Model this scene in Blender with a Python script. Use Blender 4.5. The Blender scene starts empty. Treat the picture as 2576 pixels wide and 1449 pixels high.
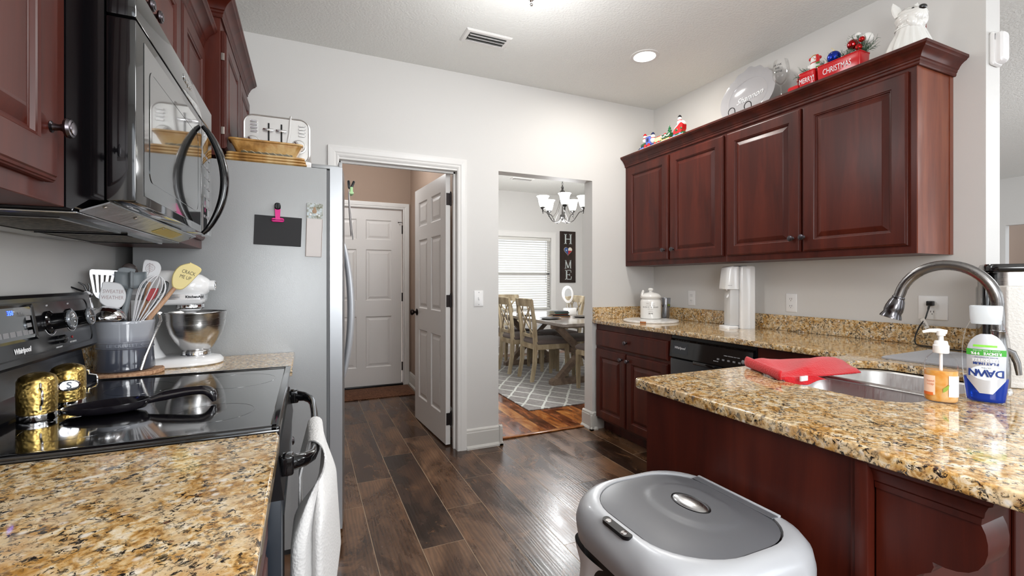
import bpy, bmesh, math, random
from mathutils import Vector, Matrix
PI = math.pi
random.seed(7)
SC = bpy.context.scene
COL = SC.collection

# ------------------------------------------------------------------ camera
cam_d = bpy.data.cameras.new('camera'); cam = bpy.data.objects.new('camera', cam_d); COL.objects.link(cam)
cam.location = (0, 0, 1.233); cam.rotation_euler = (PI/2, 0, -0.4212)
cam_d.sensor_width = 36; cam_d.lens = 1153/2576*36; cam_d.shift_y = -18.2/2576
cam_d.clip_start = 0.02; cam_d.clip_end = 100
SC.camera = cam

# ------------------------------------------------------------------ world, daylight, exposure
w = bpy.data.worlds.new('world'); SC.world = w; w.use_nodes = True
nt = w.node_tree; nt.nodes['Background'].inputs[0].default_value = (0.86, 0.93, 1.0, 1)
nt.nodes['Background'].inputs[1].default_value = 1.1
SC.view_settings.view_transform = 'Standard'; SC.view_settings.look = 'None'
SC.view_settings.gamma = 1; SC.view_settings.use_curve_mapping = False
SC.view_settings.exposure = 0.44

def area_light(name, loc, rot, sx, sy, power, color=(1, 1, 1)):
    d = bpy.data.lights.new(name, 'AREA'); d.shape = 'RECTANGLE'; d.size = sx; d.size_y = sy
    d.energy = power; d.color = color
    o = bpy.data.objects.new(name, d); COL.objects.link(o); o.location = loc; o.rotation_euler = rot
    return o
# daylight entering through the windows behind and beside the photographer (rot: -Z axis points into the room)
DAY = (0.90, 0.95, 1.0)
UPT = .20   # daylight bounces up off the ground outside, so the window light leans upwards
area_light('daylight_back_left', (0.75, -2.66, 1.45), (PI/2+UPT, 0, 0), 1.7, 1.6, 16, DAY)
area_light('daylight_back_right', (3.6, -2.66, 1.45), (PI/2+UPT, 0, 0), 2.1, 1.7, 20, DAY)
area_light('daylight_living', (6.9, -2.66, 1.45), (PI/2+UPT, 0, 0), 2.5, 1.7, 85, DAY)
area_light('daylight_dining', (3.3, 7.32, 1.35), (-PI/2, 0, 0), 1.4, 1.3, 12, DAY)
def soft_point(name, loc, power, r=.12, color=(.97, .985, 1)):
    d = bpy.data.lights.new(name, 'POINT'); d.energy = power; d.shadow_soft_size = r; d.color = color
    o = bpy.data.objects.new(name, d); COL.objects.link(o); o.location = loc; return o
soft_point('dome_lamp', (1.01, 2.02, 2.743-.55), 12, .18)
soft_point('chandelier_glow', (2.935, 5.0, 1.90), 60, .15)
soft_point('hall_fill', (.45, 4.5, 2.45), 16, .12)  # fill light added to brighten the dark hall, no fixture in view
soft_point('rear_kitchen_fill', (.95, -.85, 1.95), 30, .3)  # added fill behind the camera, without a fixture
soft_point('camera_side_fill', (.50, -.50, 1.45), 44, .30, (.97, .985, 1))  # soft fill added beside the camera to lift walls under the cabinets
soft_point('living_fill', (5.6, .2, 2.3), 55, .3)  # unseen fill added for the living area, no lamp stands there

# ------------------------------------------------------------------ object helpers
def empty(name, loc=(0, 0, 0), rz=0.0, rot=None):
    o = bpy.data.objects.new(name, None); COL.objects.link(o)
    o.empty_display_size = 0.05
    o.location = loc; o.rotation_euler = rot if rot else (0, 0, rz)
    return o
def tag(o, label=None, cat=None, group=None, kind=None):
    if label: o['label'] = label
    if cat: o['category'] = cat
    if group: o['group'] = group
    if kind: o['kind'] = kind
    return o
def thing(name, label, cat, loc=(0, 0, 0), rz=0.0, group=None, rot=None):
    return tag(empty(name, loc, rz, rot), label, cat, group)
def children(o): return [c for c in bpy.data.objects if c.parent == o]
def copy_tree(o, parent=None):
    c = o.copy(); COL.objects.link(c)
    if parent: c.parent = parent
    for ch in children(o): copy_tree(ch, c)
    return c

class MB:
    """mesh builder: several shapes -> one mesh object"""
    def __init__(s): s.bm = bmesh.new(); s.M = Matrix.Identity(4); s.mi = 0
    def at(s, loc=(0, 0, 0), rot=(0, 0, 0), scale=None):
        s.M = Matrix.Translation(Vector(loc)) @ Matrix.Rotation(rot[2], 4, 'Z') @ Matrix.Rotation(rot[1], 4, 'Y') @ Matrix.Rotation(rot[0], 4, 'X')
        if scale: s.M = s.M @ Matrix.Diagonal((*scale, 1))
        return s
    def mat4(s, M): s.M = M; return s
    def v(s, p): return s.bm.verts.new(s.M @ Vector(p))
    def f(s, vs):
        try:
            fc = s.bm.faces.new(vs); fc.material_index = s.mi; return fc
        except ValueError: return None
    def box(s, x0, x1, y0, y1, z0, z1, bev=0.0, seg=2):
        r = bmesh.ops.create_cube(s.bm, size=1.0)
        vs = r['verts']
        for v in vs:
            v.co = Vector(((x0+x1)/2+v.co.x*(x1-x0), (y0+y1)/2+v.co.y*(y1-y0), (z0+z1)/2+v.co.z*(z1-z0)))
        fs = {f for v in vs for f in v.link_faces}
        for f_ in fs: f_.material_index = s.mi
        if bev > 0:
            es = list({e for v in vs for e in v.link_edges})
            rr = bmesh.ops.bevel(s.bm, geom=es, offset=min(bev, .49*min(abs(x1-x0), abs(y1-y0), abs(z1-z0))), offset_type='OFFSET', segments=seg, profile=.5, affect='EDGES')
            nv = {v for f_ in rr['faces'] for v in f_.verts} | {v for v in vs if v.is_valid}
            for f_ in rr['faces']: f_.material_index = s.mi
            vs = list(nv)
        for v in vs: v.co = s.M @ v.co
        return s
    def loft(s, rings, cap0=True, cap1=True, closed=True):
        R = [[s.v(p) for p in r] for r in rings]
        n = len(R[0])
        for a, b in zip(R, R[1:]):
            for i in range(n if closed else n-1):
                j = (i+1) % n
                s.f([a[i], a[j], b[j], b[i]])
        if closed and n > 2:
            if cap0: s.f(list(reversed(R[0])))
            if cap1: s.f(R[-1])
        return s
    def lathe(s, prof, n=32, cap=True, ang=2*PI):
        """prof: [(r, z)...] revolved about local Z"""
        full = abs(ang-2*PI) < 1e-6
        m = n if full else n+1
        rings = []
        for r, z in prof:
            if r < 1e-6: rings.append([s.v((0, 0, z))])
            else: rings.append([s.v((r*math.cos(ang*i/n), r*math.sin(ang*i/n), z)) for i in range(m)])
        for a, b in zip(rings, rings[1:]):
            for i in range(n):
                j = (i+1) % m
                if len(a) == 1 and len(b) == 1: continue
                if len(a) == 1: s.f([a[0], b[j], b[i]])
                elif len(b) == 1: s.f([a[i], a[j], b[0]])
                else: s.f([a[i], a[j], b[j], b[i]])
        if cap and full:
            if len(rings[0]) > 1: s.f(list(reversed(rings[0])))
            if len(rings[-1]) > 1: s.f(rings[-1])
        return s
    def cyl(s, p0, p1, r0, r1=None, n=16, cap=True):
        return s.tube([p0, p1], [r0, r0 if r1 is None else r1], n, cap)
    def tube(s, pts, rad, n=12, cap=True, closed=False, flat=1.0, upv=None):
        pts = [Vector(p) for p in pts]
        if not hasattr(rad, '__len__'): rad = [rad]*len(pts)
        N = len(pts); rings = []; prev = None
        for i, p in enumerate(pts):
            if closed: t = (pts[(i+1) % N]-pts[i-1])
            else: t = (pts[min(i+1, N-1)]-pts[max(i-1, 0)])
            t.normalize()
            if prev is None:
                a = Vector(upv) if upv else (Vector((0, 0, 1)) if abs(t.z) < .9 else Vector((1, 0, 0)))
                u = (a - t*a.dot(t)).normalized()
            else: u = (prev - t*prev.dot(t)).normalized()
            prev = u; w_ = t.cross(u)
            rings.append([p + u*(math.cos(2*PI*k/n)*rad[i]) + w_*(math.sin(2*PI*k/n)*rad[i]*flat) for k in range(n)])
        if closed: rings.append(rings[0]); s.loft(rings, False, False)
        else: s.loft(rings, cap, cap)
        return s
    def prism(s, poly, axis, a, b, bev=0):
        """poly 2-D outline extruded along axis from a to b. axis 'z': (x,y); 'x': (y,z); 'y': (x,z)"""
        def P(p, t):
            return {'z': (p[0], p[1], t), 'x': (t, p[0], p[1]), 'y': (p[0], t, p[1])}[axis]
        return s.loft([[P(p, a) for p in poly], [P(p, b) for p in poly]])
    def sphere(s, c, r, n=16, m=10, sc=(1, 1, 1)):
        c = Vector(c); rings = []
        for j in range(m+1):
            t = PI*j/m; rr = r*math.sin(t); z = -r*math.cos(t)
            if j in (0, m): rings.append([s.v((c.x, c.y, c.z+z*sc[2]))])
            else: rings.append([s.v((c.x+rr*math.cos(2*PI*i/n)*sc[0], c.y+rr*math.sin(2*PI*i/n)*sc[1], c.z+z*sc[2])) for i in range(n)])
        for a, b in zip(rings, rings[1:]):
            for i in range(n):
                j = (i+1) % n
                if len(a) == 1: s.f([a[0], b[j], b[i]])
                elif len(b) == 1: s.f([a[i], a[j], b[0]])
                else: s.f([a[i], a[j], b[j], b[i]])
        return s
    def grid(s, fn, nu, nv, thick=0.0, closeu=False):
        """surface fn(u,v)->point, u,v in 0..1"""
        V = [[s.v(fn(i/nu, j/nv)) for j in range(nv+1)] for i in range(nu+1)]
        for i in range(nu):
            for j in range(nv):
                s.f([V[i][j], V[i+1][j], V[i+1][j+1], V[i][j+1]])
        return s
    def build(s, name, mat, parent=None, smooth=35, solidify=0, subsurf=0, fixn=True):
        me = bpy.data.meshes.new(name)
        if fixn: bmesh.ops.recalc_face_normals(s.bm, faces=s.bm.faces)
        s.bm.to_mesh(me); s.bm.free()
        for m in (mat if isinstance(mat, (list, tuple)) else [mat]): me.materials.append(m)
        o = bpy.data.objects.new(name, me); COL.objects.link(o)
        if parent: o.parent = parent
        if smooth:
            me.shade_smooth()
            if smooth < 180: me.set_sharp_from_angle(angle=math.radians(smooth))
        if solidify:
            md = o.modifiers.new('solid', 'SOLIDIFY'); md.thickness = solidify; md.offset = 0
        if subsurf:
            md = o.modifiers.new('sub', 'SUBSURF'); md.levels = subsurf; md.render_levels = subsurf
        return o

def rrect(w, h, r, n=5, cx=0, cy=0):
    """rounded rectangle outline, CCW"""
    P = []
    for qx, qy, a0 in ((1, 1, 0), (-1, 1, PI/2), (-1, -1, PI), (1, -1, 1.5*PI)):
        for i in range(n+1):
            a = a0+PI/2*i/n
            P.append((cx+qx*(w/2-r)+r*math.cos(a), cy+qy*(h/2-r)+r*math.sin(a)))
    return P
def text_obj(name, body, size, mat, parent, loc, right, up, depth=0.0006, align='CENTER', shear=0.0, sx=1.0, bold=0.0, spacing=1.0):
    cu = bpy.data.curves.new(name, 'FONT'); cu.body = body; cu.size = size; cu.extrude = depth
    cu.align_x = align; cu.align_y = 'CENTER'; cu.shear = shear; cu.offset = bold; cu.space_character = spacing
    cu.resolution_u = 3
    t = bpy.data.objects.new(name+'_tmp', cu); COL.objects.link(t)
    dg = bpy.context.evaluated_depsgraph_get(); me = bpy.data.meshes.new_from_object(t.evaluated_get(dg))
    bpy.data.objects.remove(t); me.name = name
    r = Vector(right).normalized(); u = Vector(up); u = (u-r*u.dot(r)).normalized(); n = r.cross(u)
    M = Matrix(((r.x*sx, u.x, n.x, loc[0]), (r.y*sx, u.y, n.y, loc[1]), (r.z*sx, u.z, n.z, loc[2]), (0, 0, 0, 1)))
    me.transform(M); me.materials.clear(); me.materials.append(mat)
    o = bpy.data.objects.new(name, me); COL.objects.link(o)
    if parent: o.parent = parent
    return o
def stroke_obj(name, strokes, r, mat, parent, M=None, n=5):
    mb = MB()
    if M is not None: mb.mat4(M)
    for st in strokes: mb.tube(st, r, n=n)
    return mb.build(name, mat, parent)

# ------------------------------------------------------------------ materials
MATS = {}
def new_mat(name):
    m = bpy.data.materials.new(name); m.use_nodes = True; MATS[name] = m
    return m, m.node_tree, m.node_tree.nodes['Principled BSDF']
def hexc(h):
    h = h.lstrip('#'); c = [int(h[i:i+2], 16)/255 for i in (0, 2, 4)]
    return tuple((x/12.92 if x <= .04045 else ((x+.055)/1.055)**2.4) for x in c)+(1,)
def M_(name, col, rough=.5, metal=0.0, coat=0.0, emit=0, trans=0.0, ior=1.45, bump=None, alpha=1, spec=.5, sheen=0, ecol=None, sss=0):
    if name in MATS: return MATS[name]
    m, nt, b = new_mat(name)
    c = hexc(col) if isinstance(col, str) else (*col[:3], 1)
    b.inputs['Base Color'].default_value = c; b.inputs['Roughness'].default_value = rough
    b.inputs['Metallic'].default_value = metal; b.inputs['Coat Weight'].default_value = coat
    b.inputs['Coat Roughness'].default_value = .08
    b.inputs['Specular IOR Level'].default_value = spec
    b.inputs['IOR'].default_value = ior
    if trans: b.inputs['Transmission Weight'].default_value = trans
    if sheen: b.inputs['Sheen Weight'].default_value = sheen
    if sss: b.inputs['Subsurface Weight'].default_value = sss
    if emit:
        b.inputs['Emission Color'].default_value = (hexc(ecol) if ecol else c); b.inputs['Emission Strength'].default_value = emit
    if bump:
        sc, st = bump[:2]; det = bump[2] if len(bump) > 2 else 4
        tc = nt.nodes.new('ShaderNodeTexCoord'); no = nt.nodes.new('ShaderNodeTexNoise')
        no.inputs['Scale'].default_value = sc; no.inputs['Detail'].default_value = det
        bp = nt.nodes.new('ShaderNodeBump'); bp.inputs['Strength'].default_value = st; bp.inputs['Distance'].default_value = .01
        nt.links.new(tc.outputs['Object'], no.inputs['Vector']); nt.links.new(no.outputs['Fac'], bp.inputs['Height'])
        nt.links.new(bp.outputs['Normal'], b.inputs['Normal'])
    return m
def ramp(nt, stops, interp='LINEAR'):
    r = nt.nodes.new('ShaderNodeValToRGB'); cr = r.color_ramp; cr.interpolation = interp
    while len(cr.elements) < len(stops): cr.elements.new(.5)
    for e, (p, c) in zip(cr.elements, stops):
        e.position = p; e.color = hexc(c) if isinstance(c, str) else (c, c, c, 1)
    return r
def coords(nt, scale=(1, 1, 1), out='Object', loc=(0, 0, 0), rot=(0, 0, 0)):
    tc = nt.nodes.new('ShaderNodeTexCoord'); mp = nt.nodes.new('ShaderNodeMapping')
    mp.inputs['Scale'].default_value = scale; mp.inputs['Location'].default_value = loc; mp.inputs['Rotation'].default_value = rot
    nt.links.new(tc.outputs[out], mp.inputs['Vector']); return mp.outputs['Vector']
def noise(nt, vec, scale, detail=4, rough=.5, dist=0):
    n = nt.nodes.new('ShaderNodeTexNoise'); n.inputs['Scale'].default_value = scale
    n.inputs['Detail'].default_value = detail; n.inputs['Roughness'].default_value = rough; n.inputs['Distortion'].default_value = dist
    nt.links.new(vec, n.inputs['Vector']); return n.outputs['Fac']
def mix(nt, fac, a, b, mode='MIX'):
    m = nt.nodes.new('ShaderNodeMix'); m.data_type = 'RGBA'; m.blend_type = mode
    if isinstance(fac, (int, float)): m.inputs[0].default_value = fac
    else: nt.links.new(fac, m.inputs[0])
    for i, x in ((6, a), (7, b)):
        if isinstance(x, str): m.inputs[i].default_value = hexc(x)
        else: nt.links.new(x, m.inputs[i])
    return m.outputs[2]
def bump(nt, h, strength, dist=.01, normal=None):
    b = nt.nodes.new('ShaderNodeBump'); b.inputs['Strength'].default_value = strength; b.inputs['Distance'].default_value = dist
    nt.links.new(h, b.inputs['Height'])
    if normal: nt.links.new(normal, b.inputs['Normal'])
    return b.outputs['Normal']
def mathn(nt, op, a, b=0.5):
    m = nt.nodes.new('ShaderNodeMath'); m.operation = op
    for i, x in ((0, a), (1, b)):
        if isinstance(x, (int, float)): m.inputs[i].default_value = x
        else: nt.links.new(x, m.inputs[i])
    return m.outputs[0]

WALLC = '#d6d4d1'
def wall_mat():
    m, nt, b = new_mat('wall_paint')
    b.inputs['Base Color'].default_value = hexc(WALLC); b.inputs['Roughness'].default_value = .55
    v = coords(nt); n = noise(nt, v, 180, 3)
    nt.links.new(bump(nt, n, .06, .004), b.inputs['Normal']); return m
M_WALL = wall_mat()
def ceil_mat():
    m, nt, b = new_mat('ceiling_texture')
    b.inputs['Base Color'].default_value = hexc('#ebebe7'); b.inputs['Roughness'].default_value = .8
    v = coords(nt); n = noise(nt, v, 75, 6, .6); r = ramp(nt, [(.35, 0), (.65, 1.0)])
    nt.links.new(n, r.inputs[0]); nt.links.new(bump(nt, r.outputs[0], .32, .010), b.inputs['Normal']); return m
M_CEIL = ceil_mat()
M_TRIM = M_('white_trim_paint', '#e3e1de', .32, spec=.5)
M_DOORW = M_('white_door_paint', '#dfdcd9', .35)
M_TAN = M_('tan_wall_paint', '#a08a7a', .7, bump=(150, .05))
M_BASEB = M_('baseboard_paint', '#cfcdc8', .35)
def granite_mat():
    m, nt, b = new_mat('granite_gold')
    v = coords(nt)
    n1 = noise(nt, v, 52, 6, .66, .5)
    base = ramp(nt, [(.30, '#5a4020'), (.40, '#ad8148'), (.47, '#d0a86c'), (.55, '#e4cca2'), (.67, '#f3ebdb')])
    nt.links.new(n1, base.inputs[0])
    n2 = noise(nt, v, 11, 4, .6, .8); big = ramp(nt, [(.50, 0.0), (.64, .75)]); nt.links.new(n2, big.inputs[0])
    c1 = mix(nt, big.outputs[0], base.outputs[0], '#d9c3a0')
    n7 = noise(nt, v, 17, 4, .6, .6); og = ramp(nt, [(.53, 0.0), (.66, .55)]); nt.links.new(n7, og.inputs[0])
    c1 = mix(nt, og.outputs[0], c1, '#b9822f')
    n3 = noise(nt, v, 120, 6, .70, .7); dk = ramp(nt, [(.52, 0.0), (.555, 1.0)]); nt.links.new(n3, dk.inputs[0])
    n4 = noise(nt, v, 26, 5, .65, .5); dm = ramp(nt, [(.40, .08), (.55, 1.0)]); nt.links.new(n4, dm.inputs[0])
    fac = mathn(nt, 'MULTIPLY', dk.outputs[0], dm.outputs[0])
    c2 = mix(nt, fac, c1, '#241f1d')
    n8 = noise(nt, v, 60, 5, .65, .4); gy = ramp(nt, [(.58, 0.0), (.64, .8)]); nt.links.new(n8, gy.inputs[0])
    c2 = mix(nt, gy.outputs[0], c2, '#6e675e')
    vo = nt.nodes.new('ShaderNodeTexVoronoi'); vo.inputs['Scale'].default_value = 34; vo.inputs['Randomness'].default_value = 1
    nt.links.new(v, vo.inputs['Vector'])
    wq = ramp(nt, [(.12, .8), (.24, 0.0)]); nt.links.new(vo.outputs['Distance'], wq.inputs[0])
    n6 = noise(nt, v, 16, 3); wm = ramp(nt, [(.46, 0.0), (.53, 1.0)]); nt.links.new(n6, wm.inputs[0])
    c3 = mix(nt, mathn(nt, 'MULTIPLY', wq.outputs[0], wm.outputs[0]), c2, '#efe8de')
    n5 = noise(nt, v, 80, 4, .6, .4); rs = ramp(nt, [(.63, 0.0), (.68, .7)]); nt.links.new(n5, rs.inputs[0])
    c4 = mix(nt, rs.outputs[0], c3, '#5f2b18')
    nt.links.new(c4, b.inputs['Base Color'])
    b.inputs['Roughness'].default_value = .07; b.inputs['Coat Weight'].default_value = .3; b.inputs['Coat Roughness'].default_value = .03
    return m
M_GRAN = granite_mat()
def wood_mat(name, dark, mid, light, rough=.28, scale=(6, 6, .7), coat=.25, contrast=1):
    m, nt, b = new_mat(name)
    v = coords(nt, scale)
    n1 = noise(nt, v, 2.2, 5, .55, .6); r = ramp(nt, [(.30, dark), (.5, mid), (.72, light)])
    nt.links.new(n1, r.inputs[0])
    v2 = coords(nt, (scale[0]*12, scale[1]*12, scale[2]*2)); n2 = noise(nt, v2, 6, 3, .6)
    g = ramp(nt, [(.35, '#c8c0bc'), (.6, '#ffffff')]); nt.links.new(n2, g.inputs[0])
    c = mix(nt, .5*contrast, r.outputs[0], g.outputs[0], 'MULTIPLY')
    nt.links.new(c, b.inputs['Base Color']); b.inputs['Roughness'].default_value = rough; b.inputs['Specular IOR Level'].default_value = .3
    b.inputs['Coat Weight'].default_value = coat; b.inputs['Coat Roughness'].default_value = .15
    return m
M_CHERRY = wood_mat('cherry_cabinet', '#38110a', '#48180e', '#572114', rough=.38, coat=.02, contrast=.4)
M_CHERRYLIT = wood_mat('cherry_end_lit', '#642a18', '#7a3b25', '#8c4c33', rough=.35)  # lighter copy of the cabinet cherry: light falling on the end, put into colour
M_CHERRYD = wood_mat('cherry_toe_kick', '#2e0f0c', '#3a1510', '#451b14', rough=.5)
M_BLACK = M_('black_gloss', '#0b0b0d', .08, coat=.5)
M_BLACKS = M_('black_satin', '#121214', .3)
M_BLACKG = M_('black_glass', '#050506', .03, coat=1.0, spec=.8)
M_CHROME = M_('chrome', '#e6e6e8', .08, metal=1)
M_NICKEL = M_('dark_nickel', '#77747a', .26, metal=1)
M_KNOB = M_('pewter_knob', '#5b565a', .3, metal=1)
M_WHITEP = M_('white_plastic', '#ecebea', .3)
M_WHITEG = M_('white_glossy', '#f1f0f0', .12, coat=.4)
M_GREYP = M_('grey_plastic', '#7c7d80', .4)
M_TXTW = M_('white_print', '#e8e8ea', .5)
M_TXTK = M_('black_print', '#17171a', .5)
M_TXTG = M_('grey_print', '#8b8a8c', .5)
def brushed(name, col, rough, scale, st=.05, metal=1.0):
    m, nt, b = new_mat(name)
    b.inputs['Base Color'].default_value = hexc(col); b.inputs['Metallic'].default_value = metal
    v = coords(nt, scale); n = noise(nt, v, 8, 4)
    r = ramp(nt, [(.3, max(0, rough-.07)), (.7, rough+.07)]); nt.links.new(n, r.inputs[0]); nt.links.new(r.outputs[0], b.inputs['Roughness'])
    nt.links.new(bump(nt, n, st, .002), b.inputs['Normal']); return m
M_STEEL = brushed('brushed_steel', '#b9b9ba', .28, (2, 2, 60))
M_STEELH = brushed('brushed_steel_h', '#cbcac9', .22, (2, 2, 40), .006)
M_SINK = brushed('sink_steel', '#d8d8d8', .44, (3, 30, 3), .01)

def thin_clear(name, ior=1.3, tint='#ffffff', rough=.02):
    m = bpy.data.materials.new(name); m.use_nodes = True; nt = m.node_tree; nt.nodes.clear(); MATS[name] = m
    o = nt.nodes.new('ShaderNodeOutputMaterial'); a = nt.nodes.new('ShaderNodeBsdfTransparent'); g = nt.nodes.new('ShaderNodeBsdfGlossy')
    a.inputs[0].default_value = hexc(tint); g.inputs['Roughness'].default_value = rough
    fr = nt.nodes.new('ShaderNodeFresnel'); fr.inputs[0].default_value = ior
    mx = nt.nodes.new('ShaderNodeMixShader'); nt.links.new(mathn(nt, 'MULTIPLY', fr.outputs[0], .35), mx.inputs[0]); nt.links.new(a.outputs[0], mx.inputs[1]); nt.links.new(g.outputs[0], mx.inputs[2])
    nt.links.new(mx.outputs[0], o.inputs[0]); return m
def cr_spline(P, n=5):
    out = []
    for i in range(len(P)-1):
        p0, p1, p2, p3 = [Vector(P[max(0, min(len(P)-1, j))]) for j in (i-1, i, i+1, i+2)]
        for k in range(n):
            t = k/n; out.append(.5*((2*p1)+(-p0+p2)*t+(2*p0-5*p1+4*p2-p3)*t*t+(-p0+3*p1-3*p2+p3)*t**3))
    out.append(Vector(P[-1])); return out
# ================================================================== structure
H = 2.743
def S(o): o['kind'] = 'structure'; return o
XL, XR, YF, YB, XE = -0.70, 2.808, 3.193, -2.6, 9.42
def plank_mesh(name, x0, x1, y0, y1, pw, pl, ox, joints, mat, gap=.0030, z=0.0):
    mb = MB(); uv = []
    bm = mb.bm
    uvl = bm.loops.layers.uv.new('UVMap'); cl = bm.loops.layers.float_color.new('rnd')
    i0 = math.floor((x0-ox)/pw)
    rnd = random.Random(11)
    def quad(pts, mi, c, off):
        vs = [bm.verts.new(p) for p in pts]; f = bm.faces.new(vs); f.material_index = mi
        for l in f.loops:
            l[uvl].uv = (l.vert.co.x+off[0], l.vert.co.y+off[1]); l[cl] = (c, c, c, 1)
    quad([(x0, y0, z-.0006), (x1, y0, z-.0006), (x1, y1, z-.0006), (x0, y1, z-.0006)], 1, 0, (0, 0))
    i = i0
    while ox+i*pw < x1:
        a, b = ox+i*pw, ox+(i+1)*pw
        a2, b2 = max(a, x0), min(b, x1)
        off = joints(i) % pl
        k = math.floor((y0-off)/pl)
        while off+k*pl < y1:
            c, d = max(off+k*pl, y0), min(off+(k+1)*pl, y1)
            if d-c > .01 and b2-a2 > .01:
                g = gap/2
                r = rnd.random()
                quad([(a2+g, c+g, z), (b2-g, c+g, z), (b2-g, d-g, z), (a2+g, d-g, z)], 0, r, (rnd.random()*20, rnd.random()*20))
            k += 1
        i += 1
    return mb.build(name, mat, smooth=0, fixn=False)
def plank_mat(name, stops, rough=.3, worn=True, gs=1.0):
    m, nt, b = new_mat(name)
    uvn = nt.nodes.new('ShaderNodeUVMap'); uvn.uv_map = 'UVMap'
    at = nt.nodes.new('ShaderNodeVertexColor'); at.layer_name = 'rnd'
    def mp(sx, sy):
        q = nt.nodes.new('ShaderNodeMapping'); q.inputs['Scale'].default_value = (sx, sy, 1)
        nt.links.new(uvn.outputs[0], q.inputs['Vector']); return q.outputs[0]
    n1 = noise(nt, mp(3*gs, 1.1*gs), 2.0, 6, .62, .7)
    r1 = ramp(nt, stops); 
    sepr = mathn(nt, 'MULTIPLY', at.outputs['Color'], .26)
    nt.links.new(mathn(nt, 'SUBTRACT', mathn(nt, 'ADD', n1, sepr), .13), r1.inputs[0])
    # wavy growth-ring grain
    wv = nt.nodes.new('ShaderNodeTexWave'); wv.wave_type = 'BANDS'; wv.bands_direction = 'X'
    wv.inputs['Scale'].default_value = 11*gs; wv.inputs['Distortion'].default_value = 9; wv.inputs['Detail'].default_value = 3
    wv.inputs['Detail Scale'].default_value = 1.2; nt.links.new(mp(1.6, .18), wv.inputs['Vector'])
    g = ramp(nt, [(.25, '#aba6a2'), (.7, '#ffffff')]); nt.links.new(wv.outputs['Fac'], g.inputs[0])
    c = mix(nt, .45, r1.outputs[0], g.outputs[0], 'MULTIPLY')
    if worn:
        nA = noise(nt, mp(1.2, .8), 4.5, 6, .7, .6); ra = ramp(nt, [(.56, 0), (.66, .55)]); nt.links.new(nA, ra.inputs[0])
        c = mix(nt, ra.outputs[0], c, '#8a6243')
        nB = noise(nt, mp(6, 1.5), 6, 5, .7, .4); rb = ramp(nt, [(.60, 0), (.64, .8)]); nt.links.new(nB, rb.inputs[0])
        nC = noise(nt, mp(1, 1), 3, 2); rc = ramp(nt, [(.5, 0), (.6, 1)]); nt.links.new(nC, rc.inputs[0])
        c = mix(nt, mathn(nt, 'MULTIPLY', rb.outputs[0], rc.outputs[0]), c, '#1d1310')
    nt.links.new(c, b.inputs['Base Color'])
    rr = ramp(nt, [(.3, rough-.08), (.7, rough+.1)]); nt.links.new(n1, rr.inputs[0]); nt.links.new(rr.outputs[0], b.inputs['Roughness'])
    nt.links.new(bump(nt, wv.outputs['Fac'], .05, .003), b.inputs['Normal'])
    return m
M_PLANK = plank_mat('wood_look_tile', [(.30, '#2b1d14'), (.44, '#452e1f'), (.56, '#5c402b'), (.70, '#7f5e44')], .27)
M_GROUT = M_('tan_grout', '#b59e85', .9)
M_PLANKD = plank_mat('amber_hardwood', [(.28, '#45200f'), (.45, '#7a3f1c'), (.6, '#a3612c'), (.76, '#c58a48')], .16, False, 2)
M_GAPD = M_('dark_floor_gap', '#241008', .7)
jt = {0: 2.93, 1: 3.295, 2: 2.402, 3: 2.725, 4: 3.06, 5: 3.276, 6: 2.38, 7: 2.674, 8: 2.98, -1: 2.62}
S(plank_mesh('floor', XL, 3.3, YB, 5.5, .2035, 1.208, .281, lambda i: jt.get(i, 2.3+.32*(i % 4)), [M_PLANK, M_GROUT]))
S(MB().box(3.3, XE+3.5, YB, 3.32, -.05, 0).build('floor_living', M_('living_floor', '#5a3d2c', .35)))
S(plank_mesh('floor_dining', 1.25, 4.55, 3.30, 7.06, .118, 1.05, 1.32, lambda i: (i*.39) % 1.05, [M_PLANKD, M_GAPD], .0012, .004))
# ceiling (one slab over kitchen and living, one over the dining room, one over the hall)
S(MB().box(XL-.12, XE+.12, YB-.12, YF+.10, H, H+.1).build('ceiling', M_CEIL))
S(MB().box(1.19, 4.67, 3.308, 7.18, H, H+.1).build('ceiling_dining', M_CEIL))
S(MB().box(-.5, 1.19, 3.308, 5.62, H, H+.1).build('ceiling_hall', M_CEIL))
# kitchen far wall with the pantry doorway and the cased opening
T = .115
mb = MB()
mb.box(XL-.12, .178, YF, YF+T, 0, H); mb.box(.178, 1.01, YF, YF+T, 2.05, H); mb.box(1.01, 1.319, YF, YF+T, 0, H)
mb.box(1.319, 2.159, YF, YF+T, 2.06, H); mb.box(2.159, XR+.131, YF, YF+T, 0, H); mb.box(XR+.131, XE+.1, YF+.08, YF+T, 0, H)
S(mb.build('wall_far', M_WALL, smooth=0))
S(MB().box(XL-.12, XL, YB, YF, 0, H).build('wall_left', M_WALL, smooth=0))
S(MB().box(XR, XR+.131, 1.017, YF, 0, H).build('wall_right', M_WALL, smooth=0))
# back wall with three window openings
mb = MB(); zz = (.55, 2.35)
xs = [XL-.12, -.15, 1.65, 2.5, 4.7, 5.6, 8.2, XE+.12]
for i in range(0, 8, 2): mb.box(xs[i], xs[i+1], YB-.12, YB, 0, H)
for i in range(1, 7, 2): mb.box(xs[i], xs[i+1], YB-.12, YB, 0, zz[0]); mb.box(xs[i], xs[i+1], YB-.12, YB, zz[1], H)
S(mb.build('wall_back', M_WALL, smooth=0))
for n, (a, b) in enumerate(((-.15, 1.65), (2.5, 4.7), (5.6, 8.2))):
    mb = MB()
    for x in (a, (a+b)/2-.02, b-.04): mb.box(x, x+.04, YB-.10, YB-.04, zz[0], zz[1])
    for z in (zz[0], (zz[0]+zz[1])/2-.02, zz[1]-.04): mb.box(a, b, YB-.09, YB-.05, z, z+.04)
    S(mb.build('window_%d' % (n+2), M_TRIM, smooth=0))
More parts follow.
